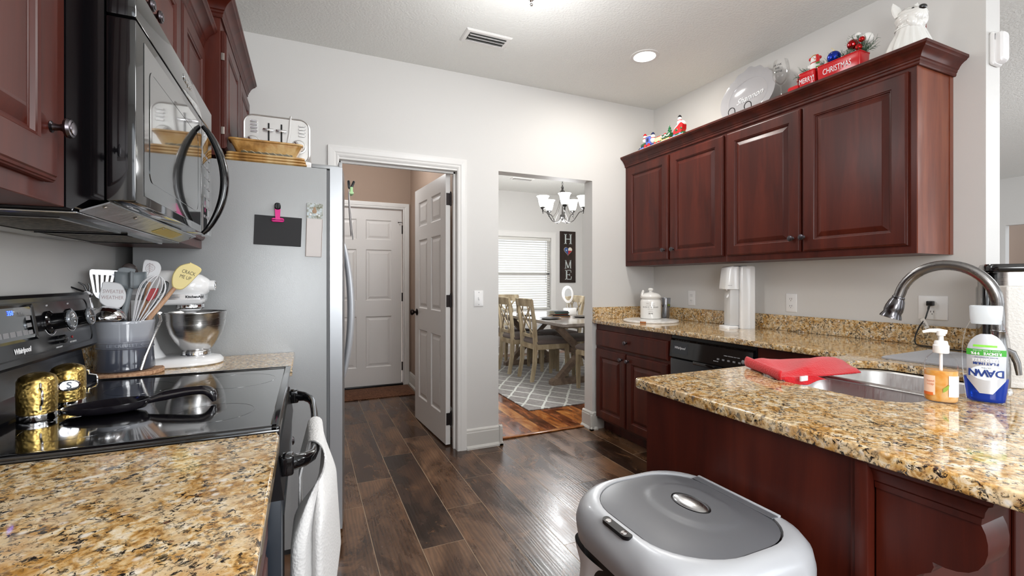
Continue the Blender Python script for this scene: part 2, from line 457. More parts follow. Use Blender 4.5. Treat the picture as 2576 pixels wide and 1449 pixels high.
# living room end wall with a doorway to a tan room
mb = MB()
mb.box(XE, XE+.12, YB-.12, 2.0, 0, H); mb.box(XE, XE+.12, 3.20, YF+T, 0, H); mb.box(XE, XE+.12, 2.0, 3.20, 2.05, H)
S(mb.build('wall_living', M_WALL, smooth=0))
S(MB().box(XE+3.3, XE+3.4, .5, 4.5, 0, H).build('wall_living_beyond', M_TAN, smooth=0))
S(MB().box(XE+.12, XE+3.3, 3.4, 3.5, 0, H).build('wall_living_side', M_TAN, smooth=0))
# pantry hall beyond the open door
S(MB().box(1.133, 1.19, YF+T, 5.62, 0, H).build('wall_hall_right', M_TAN, smooth=0))
S(MB().box(-.5, -.38, YF+T, 5.62, 0, H).build('wall_hall_left', M_TAN, smooth=0))
mb = MB(); mb.box(-.38, .10, 5.5, 5.62, 0, H); mb.box(1.045, 1.133, 5.5, 5.62, 0, H); mb.box(.10, 1.045, 5.5, 5.62, 2.075, H)
S(mb.build('wall_hall_end', M_TAN, smooth=0))
# dining room walls
S(MB().box(1.19, 1.25, YF+T, 7.18, 0, H).build('wall_dining_left', M_WALL, smooth=0))
S(MB().box(4.55, 4.67, YF+T, 7.18, 0, H).build('wall_dining_right', M_WALL, smooth=0))
mb = MB(); wx0, wx1, wz0, wz1 = 2.70, 3.906, .73, 1.98
mb.box(1.19, wx0, 7.05, 7.18, 0, H); mb.box(wx1, 4.55, 7.05, 7.18, 0, H); mb.box(wx0, wx1, 7.05, 7.18, 0, wz0); mb.box(wx0, wx1, 7.05, 7.18, wz1, H)
S(mb.build('wall_dining_far', M_WALL, smooth=0))
# dining window: casing, sashes, pane
mb = MB(); c = .085
mb.box(wx0-c, wx0, 7.03, 7.05, wz0-c, wz1+c); mb.box(wx1, wx1+c, 7.03, 7.05, wz0-c, wz1+c)
mb.box(wx0, wx1, 7.03, 7.05, wz1, wz1+c); mb.box(wx0-c-.02, wx1+c+.02, 6.99, 7.06, wz0-.03, wz0, .004); mb.box(wx0, wx1, 7.032, 7.05, wz0-.11, wz0-.03)
mb.box(wx0-c-.01, wx1+c+.01, 7.024, 7.05, wz1+c, wz1+c+.012)
win = S(mb.build('window_1', M_TRIM, smooth=0))
mb = MB()
for x in (wx0, wx1-.045): mb.box(x, x+.045, 7.11, 7.15, wz0, wz1)
for z in (wz0, (wz0+wz1)/2-.02, wz1-.045): mb.box(wx0, wx1, 7.11, 7.15, z, z+.045)
mb.build('window_frame', M_TRIM, win, smooth=0)
def pane_mat():
    m = bpy.data.materials.new('window_glass'); m.use_nodes = True; nt = m.node_tree; nt.nodes.clear()
    o = nt.nodes.new('ShaderNodeOutputMaterial'); a = nt.nodes.new('ShaderNodeBsdfTransparent'); g = nt.nodes.new('ShaderNodeBsdfGlossy')
    g.inputs['Roughness'].default_value = .02; fr = nt.nodes.new('ShaderNodeFresnel'); fr.inputs[0].default_value = 1.35
    mx = nt.nodes.new('ShaderNodeMixShader'); nt.links.new(fr.outputs[0], mx.inputs[0]); nt.links.new(a.outputs[0], mx.inputs[1]); nt.links.new(g.outputs[0], mx.inputs[2])
    nt.links.new(mx.outputs[0], o.inputs[0]); MATS['window_glass'] = m; return m
M_PANE = pane_mat()
MB().box(wx0+.04, wx1-.04, 7.127, 7.131, wz0+.04, wz1-.04).build('pane', M_PANE, win, smooth=0)

# casings and baseboards
def casing_prof(d=.017, wd=.068):
    return [(0, 0), (0, d*.45), (wd*.15, d*.75), (wd*.3, d*.6), (wd*.42, d*.85), (wd*.8, d), (wd, d), (wd, 0)]
def casing(name, x0, x1, ztop, yface, out, wd=.068, mat=None, parent=None):
    """mitred casing about an opening; out=-1 faces -Y"""
    P = casing_prof(wd=wd); mb = MB()
    def ring(fn): return [fn(p) for p in P]
    r = [[(x0-u, yface+out*d, 0) for u, d in P], [(x0-u, yface+out*d, ztop+u) for u, d in P],
         [(x1+u, yface+out*d, ztop+u) for u, d in P], [(x1+u, yface+out*d, 0) for u, d in P]]
    mb.loft(r)
    return mb.build(name, mat or M_TRIM, parent, smooth=0)
S(casing('trim_1', .193, .995, 2.045, YF, -1))
mb = MB()
for xa, xb in ((.178, .193), (.995, 1.010)): mb.box(xa, xb, YF-.002, YF+T+.002, 0, 2.045)
mb.box(.178, 1.010, YF-.002, YF+T+.002, 2.030, 2.05)
mb.box(.193, .205, YF+.05, YF+.075, 0, 2.03); mb.box(.983, .995, YF+.05, YF+.075, 0, 2.03); mb.box(.193, .995, YF+.05, YF+.075, 2.018, 2.03)
S(mb.build('trim_2', M_TRIM, smooth=0))
S(casing('trim_3', .10, 1.045, 2.075, 5.5, -1, .07))
def basebd(name, segs, h=.148):
    mb = MB()
    prof = [(0, 0), (.028, 0), (.028, .012), (.020, .024), (.015, .026), (.015, h-.03), (.012, h-.022), (.012, h-.012), (.006, h-.004), (0, h)]
    for (xa, ya), (xb, yb), (nx, ny) in segs:
        mb.loft([[(xa+nx*d, ya+ny*d, z) for d, z in prof], [(xb+nx*d, yb+ny*d, z) for d, z in prof]])
    return S(mb.build(name, M_BASEB, smooth=0))
basebd('baseboard_far', [((1.063, YF), (1.347, YF), (0, -1)), ((1.319, YF-.028), (1.319, YF+T+.02), (1, 0))])
basebd('baseboard_opening', [((2.131, YF), (2.20, YF), (0, -1)), ((2.159, YF-.028), (2.159, YF+T+.02), (-1, 0))])
basebd('baseboard_hall', [((1.133, YF+T), (1.133, 5.5), (-1, 0)), ((1.115, 5.5), (1.133, 5.5), (0, -1))])
basebd('baseboard_dining', [((1.25, 7.05), (4.55, 7.05), (0, -1)), ((4.55, 3.31), (4.55, 7.05), (-1, 0)), ((2.159, 3.308), (4.55, 3.308), (0, 1))])
mb = MB(); mb.box(1.335, 2.145, 3.272, 3.312, .001, .013, .005, 2)
S(mb.build('trim_4', wood_mat('amber_threshold', '#7a4018', '#9a5a28', '#b57840', .25)))

# ---------------- doors
M_HINGE = M_('dark_hinge', '#3a3434', .4, metal=.8)
def six_panel(w, h, t, mat, name, parent=None):
    """door slab in local x 0..w, y -t/2..t/2, z 0..h, six raised panels on both faces"""
    mb = MB(); st = .115; cw = .10; pw = (w-2*st-cw)/2
    rows = [(.21, .80), (.985, 1.575), (1.69, h-.12)]
    zs = [0]+[z for r in rows for z in r]+[h]
    mb.box(0, st, -t/2, t/2, 0, h); mb.box(w-st, w, -t/2, t/2, 0, h); mb.box(st+pw, st+pw+cw, -t/2, t/2, 0, h)
    for a, b in ((0, .21), (.80, .985), (1.575, 1.69), (h-.12, h)):
        mb.box(st, st+pw, -t/2, t/2, a, b); mb.box(st+pw+cw, w-st, -t/2, t/2, a, b)
    for x0 in (st, st+pw+cw):
        for a, b in rows:
            for sgn in (-1, 1):
                def rg(i, d): return [(x0+i, sgn*(t/2-d), a+i), (x0+pw-i, sgn*(t/2-d), a+i), (x0+pw-i, sgn*(t/2-d), b-i), (x0+i, sgn*(t/2-d), b-i)]
                mb.loft([rg(0, 0), rg(.010, .009), (rg(.022, .009)), rg(.045, .003)], cap0=False)
    return mb.build(name, mat, parent, smooth=0)
# open pantry door, hinged on the right jamb, swung into the hall
door1 = S(empty('door_1', (.982, 3.312, 0.012), PI/2+.070))
six_panel(.80, 2.02, .035, M_DOORW, 'door_leaf', door1).location = (0.004, .02, 0)
for z in (.19, 1.07, 1.83):
    mb = MB(); mb.cyl((0, 0, z-.05), (0, 0, z+.05), .0065); mb.sphere((0, 0, z+.053), .006, 8, 6); mb.box(0, .003, 0.0, .034, z-.045, z+.045); mb.box(-.018, -.0, -.002, .0, z-.045, z+.045)
    for k in (-.03, 0, .03): mb.cyl((-.001, .012+(.008 if k else 0), z+k), (.0045, .012+(.008 if k else 0), z+k), .004, n=8)
    mb.build('hinge', M_HINGE, door1)
mb = MB()
for sy in (-1, 1):
    mb.at((.742, .02+sy*.0175, .945), (-sy*PI/2, 0, 0))
    mb.lathe([(0, 0), (.030, 0), (.031, .004), (.026, .008), (.011, .012), (.010, .024), (.022, .032), (.028, .044), (.025, .056), (.012, .062), (0, .063)], 24)
mb.build('door_knob', M_('bronze_knob', '#2c2320', .3, metal=.9), door1)
MB().box(.66, .672, -.006, .004, 1.985, 2.02).build('door_bumper', M_TRIM, door1)
# closed back door of the hall
door2 = S(empty('door_2', (.115, 5.515, .02)))
six_panel(.915, 2.04, .04, M_DOORW, 'door_leaf', door2).location = (0, .02, 0)
for z in (.2, 1.02, 1.82):
    mb = MB(); mb.cyl((.922, -.006, z-.05), (.922, -.006, z+.05), .007); mb.box(.917, .930, -.003, .0, z-.05, z+.05)
    mb.build('hinge', M_HINGE, door2)
mb = MB(); mb.tube([(.922, -.012, 1.90), (.905, -.03, 1.905), (.875, -.035, 1.90)], .004, 6); mb.sphere((.872, -.036, 1.90), .007, 8, 6)
mb.build('door_stop', M_HINGE, door2)
MB().box(-.01, .93, -.03, .06, -.02, -.001, .003).build('threshold', M_BLACKS, door2)
# doormat
def mat_weave():
    m, nt, b = new_mat('brown_doormat'); v = coords(nt, (1, 1, 1))
    n = noise(nt, v, 40, 5, .7, 1.5); r = ramp(nt, [(.35, '#4a2c1d'), (.5, '#6d452e'), (.65, '#8a6045')]); nt.links.new(n, r.inputs[0])
    nt.links.new(r.outputs[0], b.inputs['Base Color']); b.inputs['Roughness'].default_value = .95
    nt.links.new(bump(nt, n, .6, .01), b.inputs['Normal']); return m
tag(MB().box(.28, 1.085, 4.955, 5.44, .0005, .011, .004).build('doormat', mat_weave()), 'brown patterned doormat lying on the floor before the closed back door', 'doormat')
# white quilted plush bag peeking out behind the open door
pl = thing('storage_bag', 'white cloth bag with a red button, on the floor behind the open door', 'bag', (1.03, 4.50, 0))
M_CLOTHW = M_('white_cloth', '#d9d4cc', .9, bump=(60, .3))
mb = MB(); mb.sphere((0.03, 0, .115), .11, 20, 14, (.72, .8, 1.03)); mb.build('bag_body', M_CLOTHW, pl)
mb = MB(); mb.sphere((.05, .01, .27), .055, 16, 10, (.6, .8, 1.4)); mb.build('bag_top', M_CLOTHW, pl)
mb = MB(); mb.sphere((-.045, -.02, .12), .022, 14, 8, (.5, 1, 1)); mb.build('red_button', M_('red_button', '#8e1620', .5), pl)

# switch and outlets
def plate(name, label, cat, x, z, kind, face):
    """face: 'far' (on Y=YF facing -Y) or 'right' (on X=XR facing -X)"""
    t = thing(name, label, cat, (x, YF, z) if face == 'far' else (XR, x, z), 0 if face == 'far' else PI*1.5)
    n = 2 if kind == 'double' else 1
    mb = MB(); w_ = .073*(1.6 if n == 2 else 1)
    mb.loft([[(a, -d, b) for a, b in rrect(w_-2*i, .118-2*i, .004)] for i, d in ((0, 0.0005), (0, .003), (.003, .0055))]); mb.build('cover_plate', M_WHITEP, t)
    if kind == 'switch':
        mb = MB(); mb.box(-.005, .005, -.012, -.004, -.010, .012, .002); mb.build('toggle', M_WHITEP, t)
        for zz_ in (.045, -.045): MB().cyl((0, -.005, zz_), (0, -.0068, zz_), .003, n=8).build('screw', M_GREYP, t)
    else:
        for z0 in (-.022, .022):
            mb = MB(); mb.loft([[(a, -d, b+z0) for a, b in rrect(.034, .029, .012)] for d in (.004, .0075)])
            f = mb.build('receptacle', M_WHITEP, t)
            mb = MB()
            for sx in (-.006, .006): mb.box(sx-.001, sx+.001, -.0082, -.007, z0-.001, z0+.008)
            mb.cyl((0, -.0082, z0-.008), (0, -.007, z0-.008), .0022, n=8); mb.build('slots', M_BLACKS, f)
    return t
plate('light_switch', 'white toggle light switch on the wall between the doorway and the opening', 'light switch', 1.160, 1.102, 'switch', 'far')
plate('wall_outlet', 'white outlet on the wall between the canister and the soda maker', 'outlet', 2.754, 1.095, 'one', 'right')
plate('wall_outlet', 'white empty outlet on the wall to the right of the soda maker', 'outlet', 1.929, 1.093, 'one', 'right')
plate('wall_outlet', 'wide white outlet with a black plug in it, behind the faucet', 'outlet', 1.2095, 1.10, 'double', 'right')
# little wireless sensor on the wall end
t = thing('alarm_sensor', 'white plastic sensor box high on the end of the right wall', 'sensor', (2.875, 1.017, 2.29))
mb = MB(); mb.loft([[(a, -d, b) for a, b in rrect(.085-2*i, .15-2*i, .012)] for i, d in ((.004, 0.0005), (0, .006), (0, .012), (.004, .018))]); mb.build('base_plate', M_WHITEP, t)
mb = MB(); mb.loft([[(a+.004, -d, b-.004+d*.2) for a, b in rrect(.07-2*i, .135-2*i, .016)] for i, d in ((0, .016), (0, .034), (.006, .042))]); mb.build('cover', M_WHITEG, t)
MB().box(-.036, -.022, -.0186, -.0180, .035, .062).build('printed_label', M_TXTG, t)

# ceiling fixtures
M_LAMPW = M_('lamp_glass_lit', '#ffffff', .4, emit=5.0)
def point(name, loc, power, r=.05, color=(1, .95, .88)):
    d = bpy.data.lights.new(name, 'POINT'); d.energy = power; d.shadow_soft_size = r; d.color = color
    o = bpy.data.objects.new(name, d); COL.objects.link(o); o.location = loc; return o
def recessed(x, y, label):
    t = thing('recessed_light', label, 'ceiling light', (x, y, H))
    MB().lathe([(.072, -.004), (.078, -.006), (.094, -.004), (.096, 0), (.094, .0), (.072, .0)], 40, cap=False).build('trim_ring', M_TRIM, t)
    MB().lathe([(0, -.0035), (.05, -.004), (.073, -.003)], 40, cap=False).build('lens', M_LAMPW, t)
    d = bpy.data.lights.new('recessed_lamp', 'AREA'); d.shape = 'DISK'; d.size = .14; d.energy = 10; d.color = (1, .96, .9)
    o = bpy.data.objects.new('recessed_lamp', d); COL.objects.link(o); o.location = (x, y, H-.012)
    return t
recessed(2.075, 2.449, 'round lit recessed ceiling light near the right-hand cabinets')
t = thing('dome_light', 'white glass dome ceiling light with a metal finial, at the top of the picture', 'ceiling light', (1.01, 2.02, H))
MB().lathe([(0, -.115), (.04, -.112), (.09, -.100), (.13, -.078), (.155, -.045), (.163, -.02), (.163, -.012)], 48, cap=False).build('glass_bowl', M_LAMPW, t)
MB().lathe([(.178, 0), (.178, -.012), (.168, -.022), (.160, -.020), (.150, 0)], 48, cap=False).build('rim', M_STEEL, t)
MB().lathe([(0, -.158), (.008, -.155), (.0095, -.148), (.006, -.141), (.009, -.136), (.006, -.131), (.022, -.122), (.027, -.115), (.02, -.108), (0, -.106)], 24).build('finial', M_CHROME, t)
# air vent in the ceiling
def vent(name, label, x0, x1, y0, y1):
    t = thing(name, label, 'air vent', ((x0+x1)/2, (y0+y1)/2, H)); a, b = (x1-x0)/2, (y1-y0)/2
    mb = MB(); i = .028
    R = [[(-a+k, -b+k, z), (a-k, -b+k, z), (a-k, b-k, z), (-a+k, b-k, z)] for k, z in ((0, 0), (.0, -.003), (.008, -.009), (i, -.009), (i, 0.0))]
    mb.loft(R, False, False); mb.build('frame', M_TRIM, t, smooth=0)
    MB().box(-a+i, a-i, -b+i, b-i, -.0025, -.001).build('dark_back', M_('vent_dark', '#4a4a48', .8), t)
    n = 3
    for k in range(n):
        y = -b+i+(2*(b-i))*(k+.5)/n
        mb = MB(); mb.at((0, y, -.010), (.75, 0, 0)); mb.box(-a+i+.003, a-i-.003, -.0145, .0145, -.001, .001); mb.build('louver', M_TRIM, t, smooth=0)
    return t
vent('ceiling_vent', 'white slatted air vent in the kitchen ceiling', .873, 1.171, 2.60, 2.755)
# ================================================================== cabinetry helpers
def panel_front(w, h, t, name, mat, parent, loc=(0, 0, 0), st=.060, rot=None):
    """raised-panel door: local x 0..w, z 0..h, back at y=0, front at y=-t"""
    mb = MB()
    def rg(i, d): return [(i, -d, i), (w-i, -d, i), (w-i, -d, h-i), (i, -d, h-i)]
    mb.loft([rg(.001, 0), rg(0, .002), rg(0, t-.008), rg(.002, t-.007), rg(.003, t-.004), rg(.007, t-.003), rg(.009, t), rg(st, t), rg(st+.003, t-.003),
             rg(st+.007, t-.004), rg(st+.010, t-.0095), rg(st+.014, t-.0105), rg(st+.036, t-.002), rg(st+.040, t-.001)])
    o = mb.build(name, mat, parent, smooth=0); o.location = loc
    if rot: o.rotation_euler = rot
    return o
def slab_front(w, h, t, name, mat, parent, loc=(0, 0, 0)):
    mb = MB()
    def rg(i, d): return [(i, -d, i), (w-i, -d, i), (w-i, -d, h-i), (i, -d, h-i)]
    mb.loft([rg(0, 0), rg(0, t-.008), rg(.003, t-.005), rg(.008, t-.003), rg(.010, t)])
    o = mb.build(name, mat, parent, smooth=0); o.location = loc; return o
KN = [(.009, 0), (.0095, .002), (.006, .004), (.005, .012), (.007, .017), (.015, .020), (.0165, .024), (.0145, .028), (.011, .029), (.0105, .0305), (.006, .0315), (0, .0318)]
def knob(parent, x, z, y=0.0, big=1.0):
    mb = MB(); mb.at((x, y, z), (PI/2, 0, 0), (big, big, big)); mb.lathe(KN, 20)
    return mb.build('knob', M_KNOB, parent)
def cabinet(name, label, loc, rz, w, d, z0, z1, doors=(), drawers=(), toe=0, group=None, bottom_trim=False, endpanel=None):
    """face plane at local y=0; body behind it. doors: (x0,x1,z0,z1,knobx,knobz)"""
    t = thing(name, label, 'cabinet', loc, rz, group)
    mb = MB()
    if toe:
        mb.box(.003, w-.003, .075, d, z0, z0+toe); mb.box(0, w, 0, d, z0+toe, z1, .001, 1)
    else: mb.box(0, w, 0, d, z0, z1, .0012, 1)
    mb.build('cabinet_body', M_CHERRY, t, smooth=0)
    if endpanel is not None:
        x = w if endpanel > 0 else 0; s = 1 if endpanel > 0 else -1
        mb = MB(); xa, xb = sorted((x, x+s*.004)); mb.box(xa, xb, .0, .030, z0, z1); mb.box(xa, xb, d-.03, d, z0, z1); 
        xa, xb = sorted((x, x+s*.0015)); mb.box(xa, xb, .03, d-.03, z0, z1)
        mb.build('end_panel', M_CHERRYLIT, t, smooth=0)
    for (a, b, c, e, kx, kz) in doors:
        o = panel_front(b-a, e-c, .020, 'door', M_CHERRY, t, (a, 0, c))
        if kx is not None: knob(o, kx-a, kz-c, -.019)
    for (a, b, c, e, kx, kz) in drawers:
        o = slab_front(b-a, e-c, .020, 'drawer', M_CHERRY, t, (a, 0, c))
        if kx is not None: knob(o, kx-a, kz-c, -.019)
    return t
RW = -PI/2   # cabinets on the right wall: local x runs towards the camera
XU = 2.500
cabinet('upper_cabinet', 'dark cherry wall cabinet with two narrow doors, in the far corner of the right wall', (XU, 3.193, 0), RW, 1.038, .306, 1.357, 2.235,
        doors=[(.040, .524, 1.394, 2.183, .485, 1.467), (.541, 1.022, 1.394, 2.183, .580, 1.467)], group='upper cabinets on the right wall')
cabinet('upper_cabinet', 'dark cherry wall cabinet with two wide doors, nearest on the right wall', (XU, 2.155, 0), RW, 1.020, .306, 1.357, 2.235,
        doors=[(.012, .498, 1.394, 2.183, .457, 1.469), (.512, .992, 1.394, 2.183, .519, 1.471)], group='upper cabinets on the right wall', endpanel=1)
CP = [(0, 2.200), (.006, 2.200), (.009, 2.205), (.009, 2.214), (.013, 2.219), (.0135, 2.226), (.018, 2.230), (.021, 2.238), (.028, 2.249), (.038, 2.258), (.046, 2.262), (.050, 2.268), (.055, 2.272), (.055, 2.284), (0, 2.284)]
def crown(name, label, pts, prof, sgn=1, dz=0):
    """pts: corner points (x,y,nx,ny) with mitred outward directions"""
    mb = MB(); mb.loft([[(x+nx*d, y+ny*d, z+dz) for d, z in prof] for x, y, nx, ny in pts])
    return tag(mb.build(name, M_CHERRY, smooth=25), label, 'crown molding')
crown('crown_molding', 'dark cherry crown molding along the top of the right-hand wall cabinets', [(XU-.001, 3.193, -1, 0), (XU-.001, 1.129, -1, -1), (2.808, 1.129, 0, -1)], CP)
XB = 2.20
cabinet('base_cabinet', 'dark cherry base cabinet with a drawer over two doors, beside the opening', (XB, 3.191, 0), RW, .856, .606, 0, .882,
        doors=[(.016, .396, .115, .677, .360, .632), (.408, .840, .115, .677, .436, .632)], drawers=[(.016, .840, .700, .832, .415, .766)], toe=.10)
cabinet('base_cabinet', 'dark cherry corner base cabinet between the dishwasher and the sink', (XB, 1.697, 0), RW, .487, .606, 0, .882,
        doors=[(.03, .465, .115, .677, None, None)], drawers=[(.03, .465, .700, .832, None, None)], toe=.10)
# dishwasher
dw = thing('dishwasher', 'black built-in dishwasher with a control strip, under the right counter', 'dishwasher', (XB, 2.333, 0), RW)
MB().box(.004, .632, .0, .58, .10, .875).build('cabinet_body', M_BLACKS, dw, smooth=0)
MB().box(.012, .624, .05, .09, .0, .10).build('toe_panel', M_BLACKS, dw, smooth=0)
mb = MB(); mb.prism([(-.022, .735), (-.030, .742), (-.018, .846), (-.010, .858), (.0, .858), (.0, .735)], 'x', .014, .622); mb.build('control_panel', M_BLACK, dw, smooth=0)
mb = MB(); mb.box(.014, .622, -.024, .0, .13, .730, .006, 2); mb.build('door_panel', M_('black_door_satin', '#1c1c20', .22), dw)
mb = MB(); mb.box(.21, .43, -.0305, -.018, .717, .738, .004, 2); mb.build('door_latch_handle', M_BLACK, dw)
def on_panel(x, z, lift=.0006):   # point on the sloping control panel
    k = (z-.742)/(.846-.742); return (x, -.030+.012*k-lift, z)
M_DWI = M_('dishwasher_insert', '#2e3034', .15)
mb = MB()
a = [on_panel(x, z) for x, z in ((.035, .765), (.165, .765), (.165, .835), (.035, .835))]; mb.loft([a, [(p[0], p[1]+.001, p[2]) for p in a]]); mb.build('logo_plate', M_DWI, dw, smooth=0)
text_obj('brand_lettering', 'Whirlpool', .022, M_TXTW, dw, on_panel(.098, .803, .0012), (1, 0, 0), (0, .115, 1), .0003, shear=.2)
for k in range(5): MB().box(.40+k*.036-.007, .40+k*.036+.007, -.0295, -.024, .775, .784).build('button', M_TXTG, dw)
mb = MB(); mb.at(on_panel(.565, .788), (PI/2-.1, 0, 0)); mb.lathe([(.0, .0015), (.010, .0015), (.012, 0), (.010, .0015), (.007, .003), (0, .003)], 20); mb.build('dial_button', M_TXTG, dw)
text_obj('control_lettering', 'NORMAL  POTS & PANS  HEAVY  START', .006, M_TXTW, dw, on_panel(.49, .805, .0012), (1, 0, 0), (0, .115, 1), .0002)
text_obj('control_lettering', 'HEATED DRY', .006, M_TXTW, dw, on_panel(.385, .765, .0012), (1, 0, 0), (0, .115, 1), .0002)
mb = MB()
for k in range(6): mb.box(.05+k*.022, .065+k*.022, -.0165, -.012, .848, .853)
mb.build('vent_slots', M_BLACKS, dw)

# counters
def bezel_slab(name, outer, inner, z0, z1, bev, mat):
    cu = bpy.data.curves.new(name, 'CURVE'); cu.dimensions = '2D'; cu.fill_mode = 'BOTH'
    cu.extrude = (z1-z0)/2-bev; cu.bevel_depth = bev; cu.bevel_resolution = 2; cu.offset = -bev
    for poly in [outer]+inner:
        sp = cu.splines.new('POLY'); sp.points.add(len(poly)-1); sp.use_cyclic_u = True
        for q, (x, y) in zip(sp.points, poly): q.co = (x, y, 0, 1)
    t = bpy.data.objects.new(name+'_tmp', cu); COL.objects.link(t)
    dg = bpy.context.evaluated_depsgraph_get(); me = bpy.data.meshes.new_from_object(t.evaluated_get(dg))
    bpy.data.objects.remove(t); me.transform(Matrix.Translation((0, 0, (z0+z1)/2))); me.materials.clear(); me.materials.append(mat)
    me.name = name; me.shade_smooth(); me.set_sharp_from_angle(angle=math.radians(50))
    o = bpy.data.objects.new(name, me); COL.objects.link(o); return o
def corner(cx, cy, r, a0, n=6): return [(cx+r*math.cos(a0+PI/2*i/n), cy+r*math.sin(a0+PI/2*i/n)) for i in range(n+1)]
XC = 2.155; PX = .978; PY = 1.212; PN = .25
outer = [(2.806, PN), (2.806, 3.191), (XC+.003, 3.191)]+[(XC, 3.185), (XC, PY+.03)]+[(XC-.03+.03*math.cos(-a), PY+.03-.03*math.sin(a)) for a in (PI/6, PI/3)]+[(XC-.03, PY)]+corner(PX+.022, PY-.022, .022, PI/2)+corner(PX+.022, PN+.022, .022, PI)
def dshape(x0, x1, y0, y1, r1, r2, n=8):
    P = []
    for cx, cy, r, a in ((x1-r2, y1-r2, r2, 0), (x0+r1, y1-r1, r1, PI/2), (x0+r1, y0+r1, r1, PI), (x1-r2, y0+r2, r2, 1.5*PI)):
        P += [(cx+r*math.cos(a+PI/2*i/n), cy+r*math.sin(a+PI/2*i/n)) for i in range(n+1)]
    return P
SX0, SX1, SY0, SY1 = 1.385, 2.075, .665, 1.105
cut = dshape(SX0, SX1, SY0, SY1, .10, .10)
tag(bezel_slab('granite_countertop', outer, [list(reversed(cut))], .884, .914, .004, M_GRAN),
    'L-shaped golden granite countertop running along the right wall and out over the peninsula', 'countertop')
tag(MB().box(2.788, 2.806, 1.03, 3.171, .9145, 1.013, .002, 1).build('granite_backsplash', M_GRAN, smooth=0), 'granite backsplash strip along the right wall behind the soda maker', 'backsplash')
tag(MB().box(2.160, 2.806, 3.173, 3.191, .9145, 1.013, .002, 1).build('granite_backsplash', M_GRAN, smooth=0), 'short granite backsplash on the far wall behind the canister', 'backsplash')
# sink
sk = thing('kitchen_sink', 'stainless steel double-bowl undermount sink in the peninsula countertop', 'sink', ((SX0+SX1)/2, (SY0+SY1)/2, .884))
cx, cy = sk.location.x, sk.location.y
def bowl(name, x0, x1, y0, y1, r1, r2, depth):
    def rg(i, z): return [(x-cx, y-cy, z) for x, y in dshape(x0+i, x1-i, y0+i, y1-i, max(r1-i*.5, .02), max(r2-i*.5, .02))]
    mb = MB(); mb.loft([rg(-.006, -.003), rg(0, -.004), rg(.004, -.010), rg(.008, -depth+.04), rg(.02, -depth+.012), rg(.045, -depth)], cap0=False)
    o = mb.build(name, M_SINK, sk, smooth=60); 
    mb = MB(); mb.at(((x0+x1)/2-cx, (y0+y1)/2-cy, -depth+.001)); mb.lathe([(0, .001), (.03, .001), (.042, .003), (.045, .0)], 24); mb.build('drain', M_CHROME, o)
    return o
bowl('left_bowl', SX0+.006, 1.738, SY0+.006, SY1-.006, .095, .07, .19)
bowl('right_bowl', 1.762, SX1-.006, SY0+.02, SY1-.006, .07, .09, .19)
mb = MB(); mb.prism([(1.730-cx, -.004), (1.738-cx, .0-.010), (1.762-cx, -.010), (1.770-cx, -.004), (1.765-cx, .0), (1.735-cx, .0)], 'y', SY0-cy+.03, SY1-cy-.03)
mb.build('divider', M_SINK, sk, smooth=60)
# peninsula base
pn = thing('peninsula_cabinet', 'dark cherry peninsula base under the granite bar, with a plain end panel', 'cabinet', (1.0, .53, 0))
MB().box(.0, 1.19, .02, .638, .0, .66).build('cabinet_body', M_CHERRY, pn, smooth=0)
mb = MB(); mb.box(.0, .02, .02, .638, .66, .883); mb.box(1.12, 1.19, .02, .638, .66, .883); mb.box(.02, 1.12, .620, .638, .66, .883); mb.box(.02, 1.12, .02, .04, .66, .883)
mb.build('top_rails', M_CHERRY, pn, smooth=0)
MB().box(-.0025, 0, .028, .638, .0, .883, .001, 1).build('end_panel', M_CHERRY, pn, smooth=0)
mb = MB(); mb.box(-.014, .01, -.004, .020, .0, .883, .003, 2); mb.box(-.008, .0, .020, .030, .0, .883, .002, 2); mb.build('corner_post', M_CHERRY, pn)
mb = MB(); mb.box(.01, 1.19, .0, .02, .0, .883); mb.build('back_panel', M_CHERRY, pn, smooth=0)
mb = MB()
for x in (.10, .59, 1.10): mb.box(x, x+.028, -.008, .0, .0, .883, .002, 1)
mb.box(.0, 1.19, -.008, .0, .0, .12, .003, 1); mb.build('batten_trim', M_CHERRY, pn)
# corbel: side profile in y/z, at the end of the bar
cb = thing('corbel', 'dark cherry curved corbel holding up the bar overhang beside the trash can', 'corbel', (1.015, .526, .883))
prof = [(0, 0), (0, -.30)]
prof += [(-.02-.0*i, -.30+.02*i) for i in range(1)]
ctrl = [(-.024, -.27), (-.034, -.235), (-.050, -.205), (-.070, -.182), (-.086, -.170), (-.090, -.158), (-.088, -.150), (-.106, -.1505), (-.122, -.1475), (-.137, -.141), (-.149, -.130), (-.157, -.115), (-.161, -.098), (-.161, -.082), (-.158, -.066), (-.153, -.054), (-.150, -.046), (-.150, -.0)]
prof += ctrl
mb = MB(); mb.prism(prof, 'x', .0, .075); mb.build('scroll_body', M_CHERRY, cb, smooth=40)
mb = MB()
cp = [(0, -.052), (.004, -.052), (.006, -.040), (.010, -.036), (.012, -.026), (.018, -.014), (.026, -.008), (.028, -.001), (0, -.001)]
mb.loft([[(0-d, 0, z) for d, z in cp], [(0-d, -.150-d, z) for d, z in cp], [(.075+d, -.150-d, z) for d, z in cp], [(.075+d, 0, z) for d, z in cp]])
mb.build('cap_molding', M_CHERRY, cb, smooth=25)

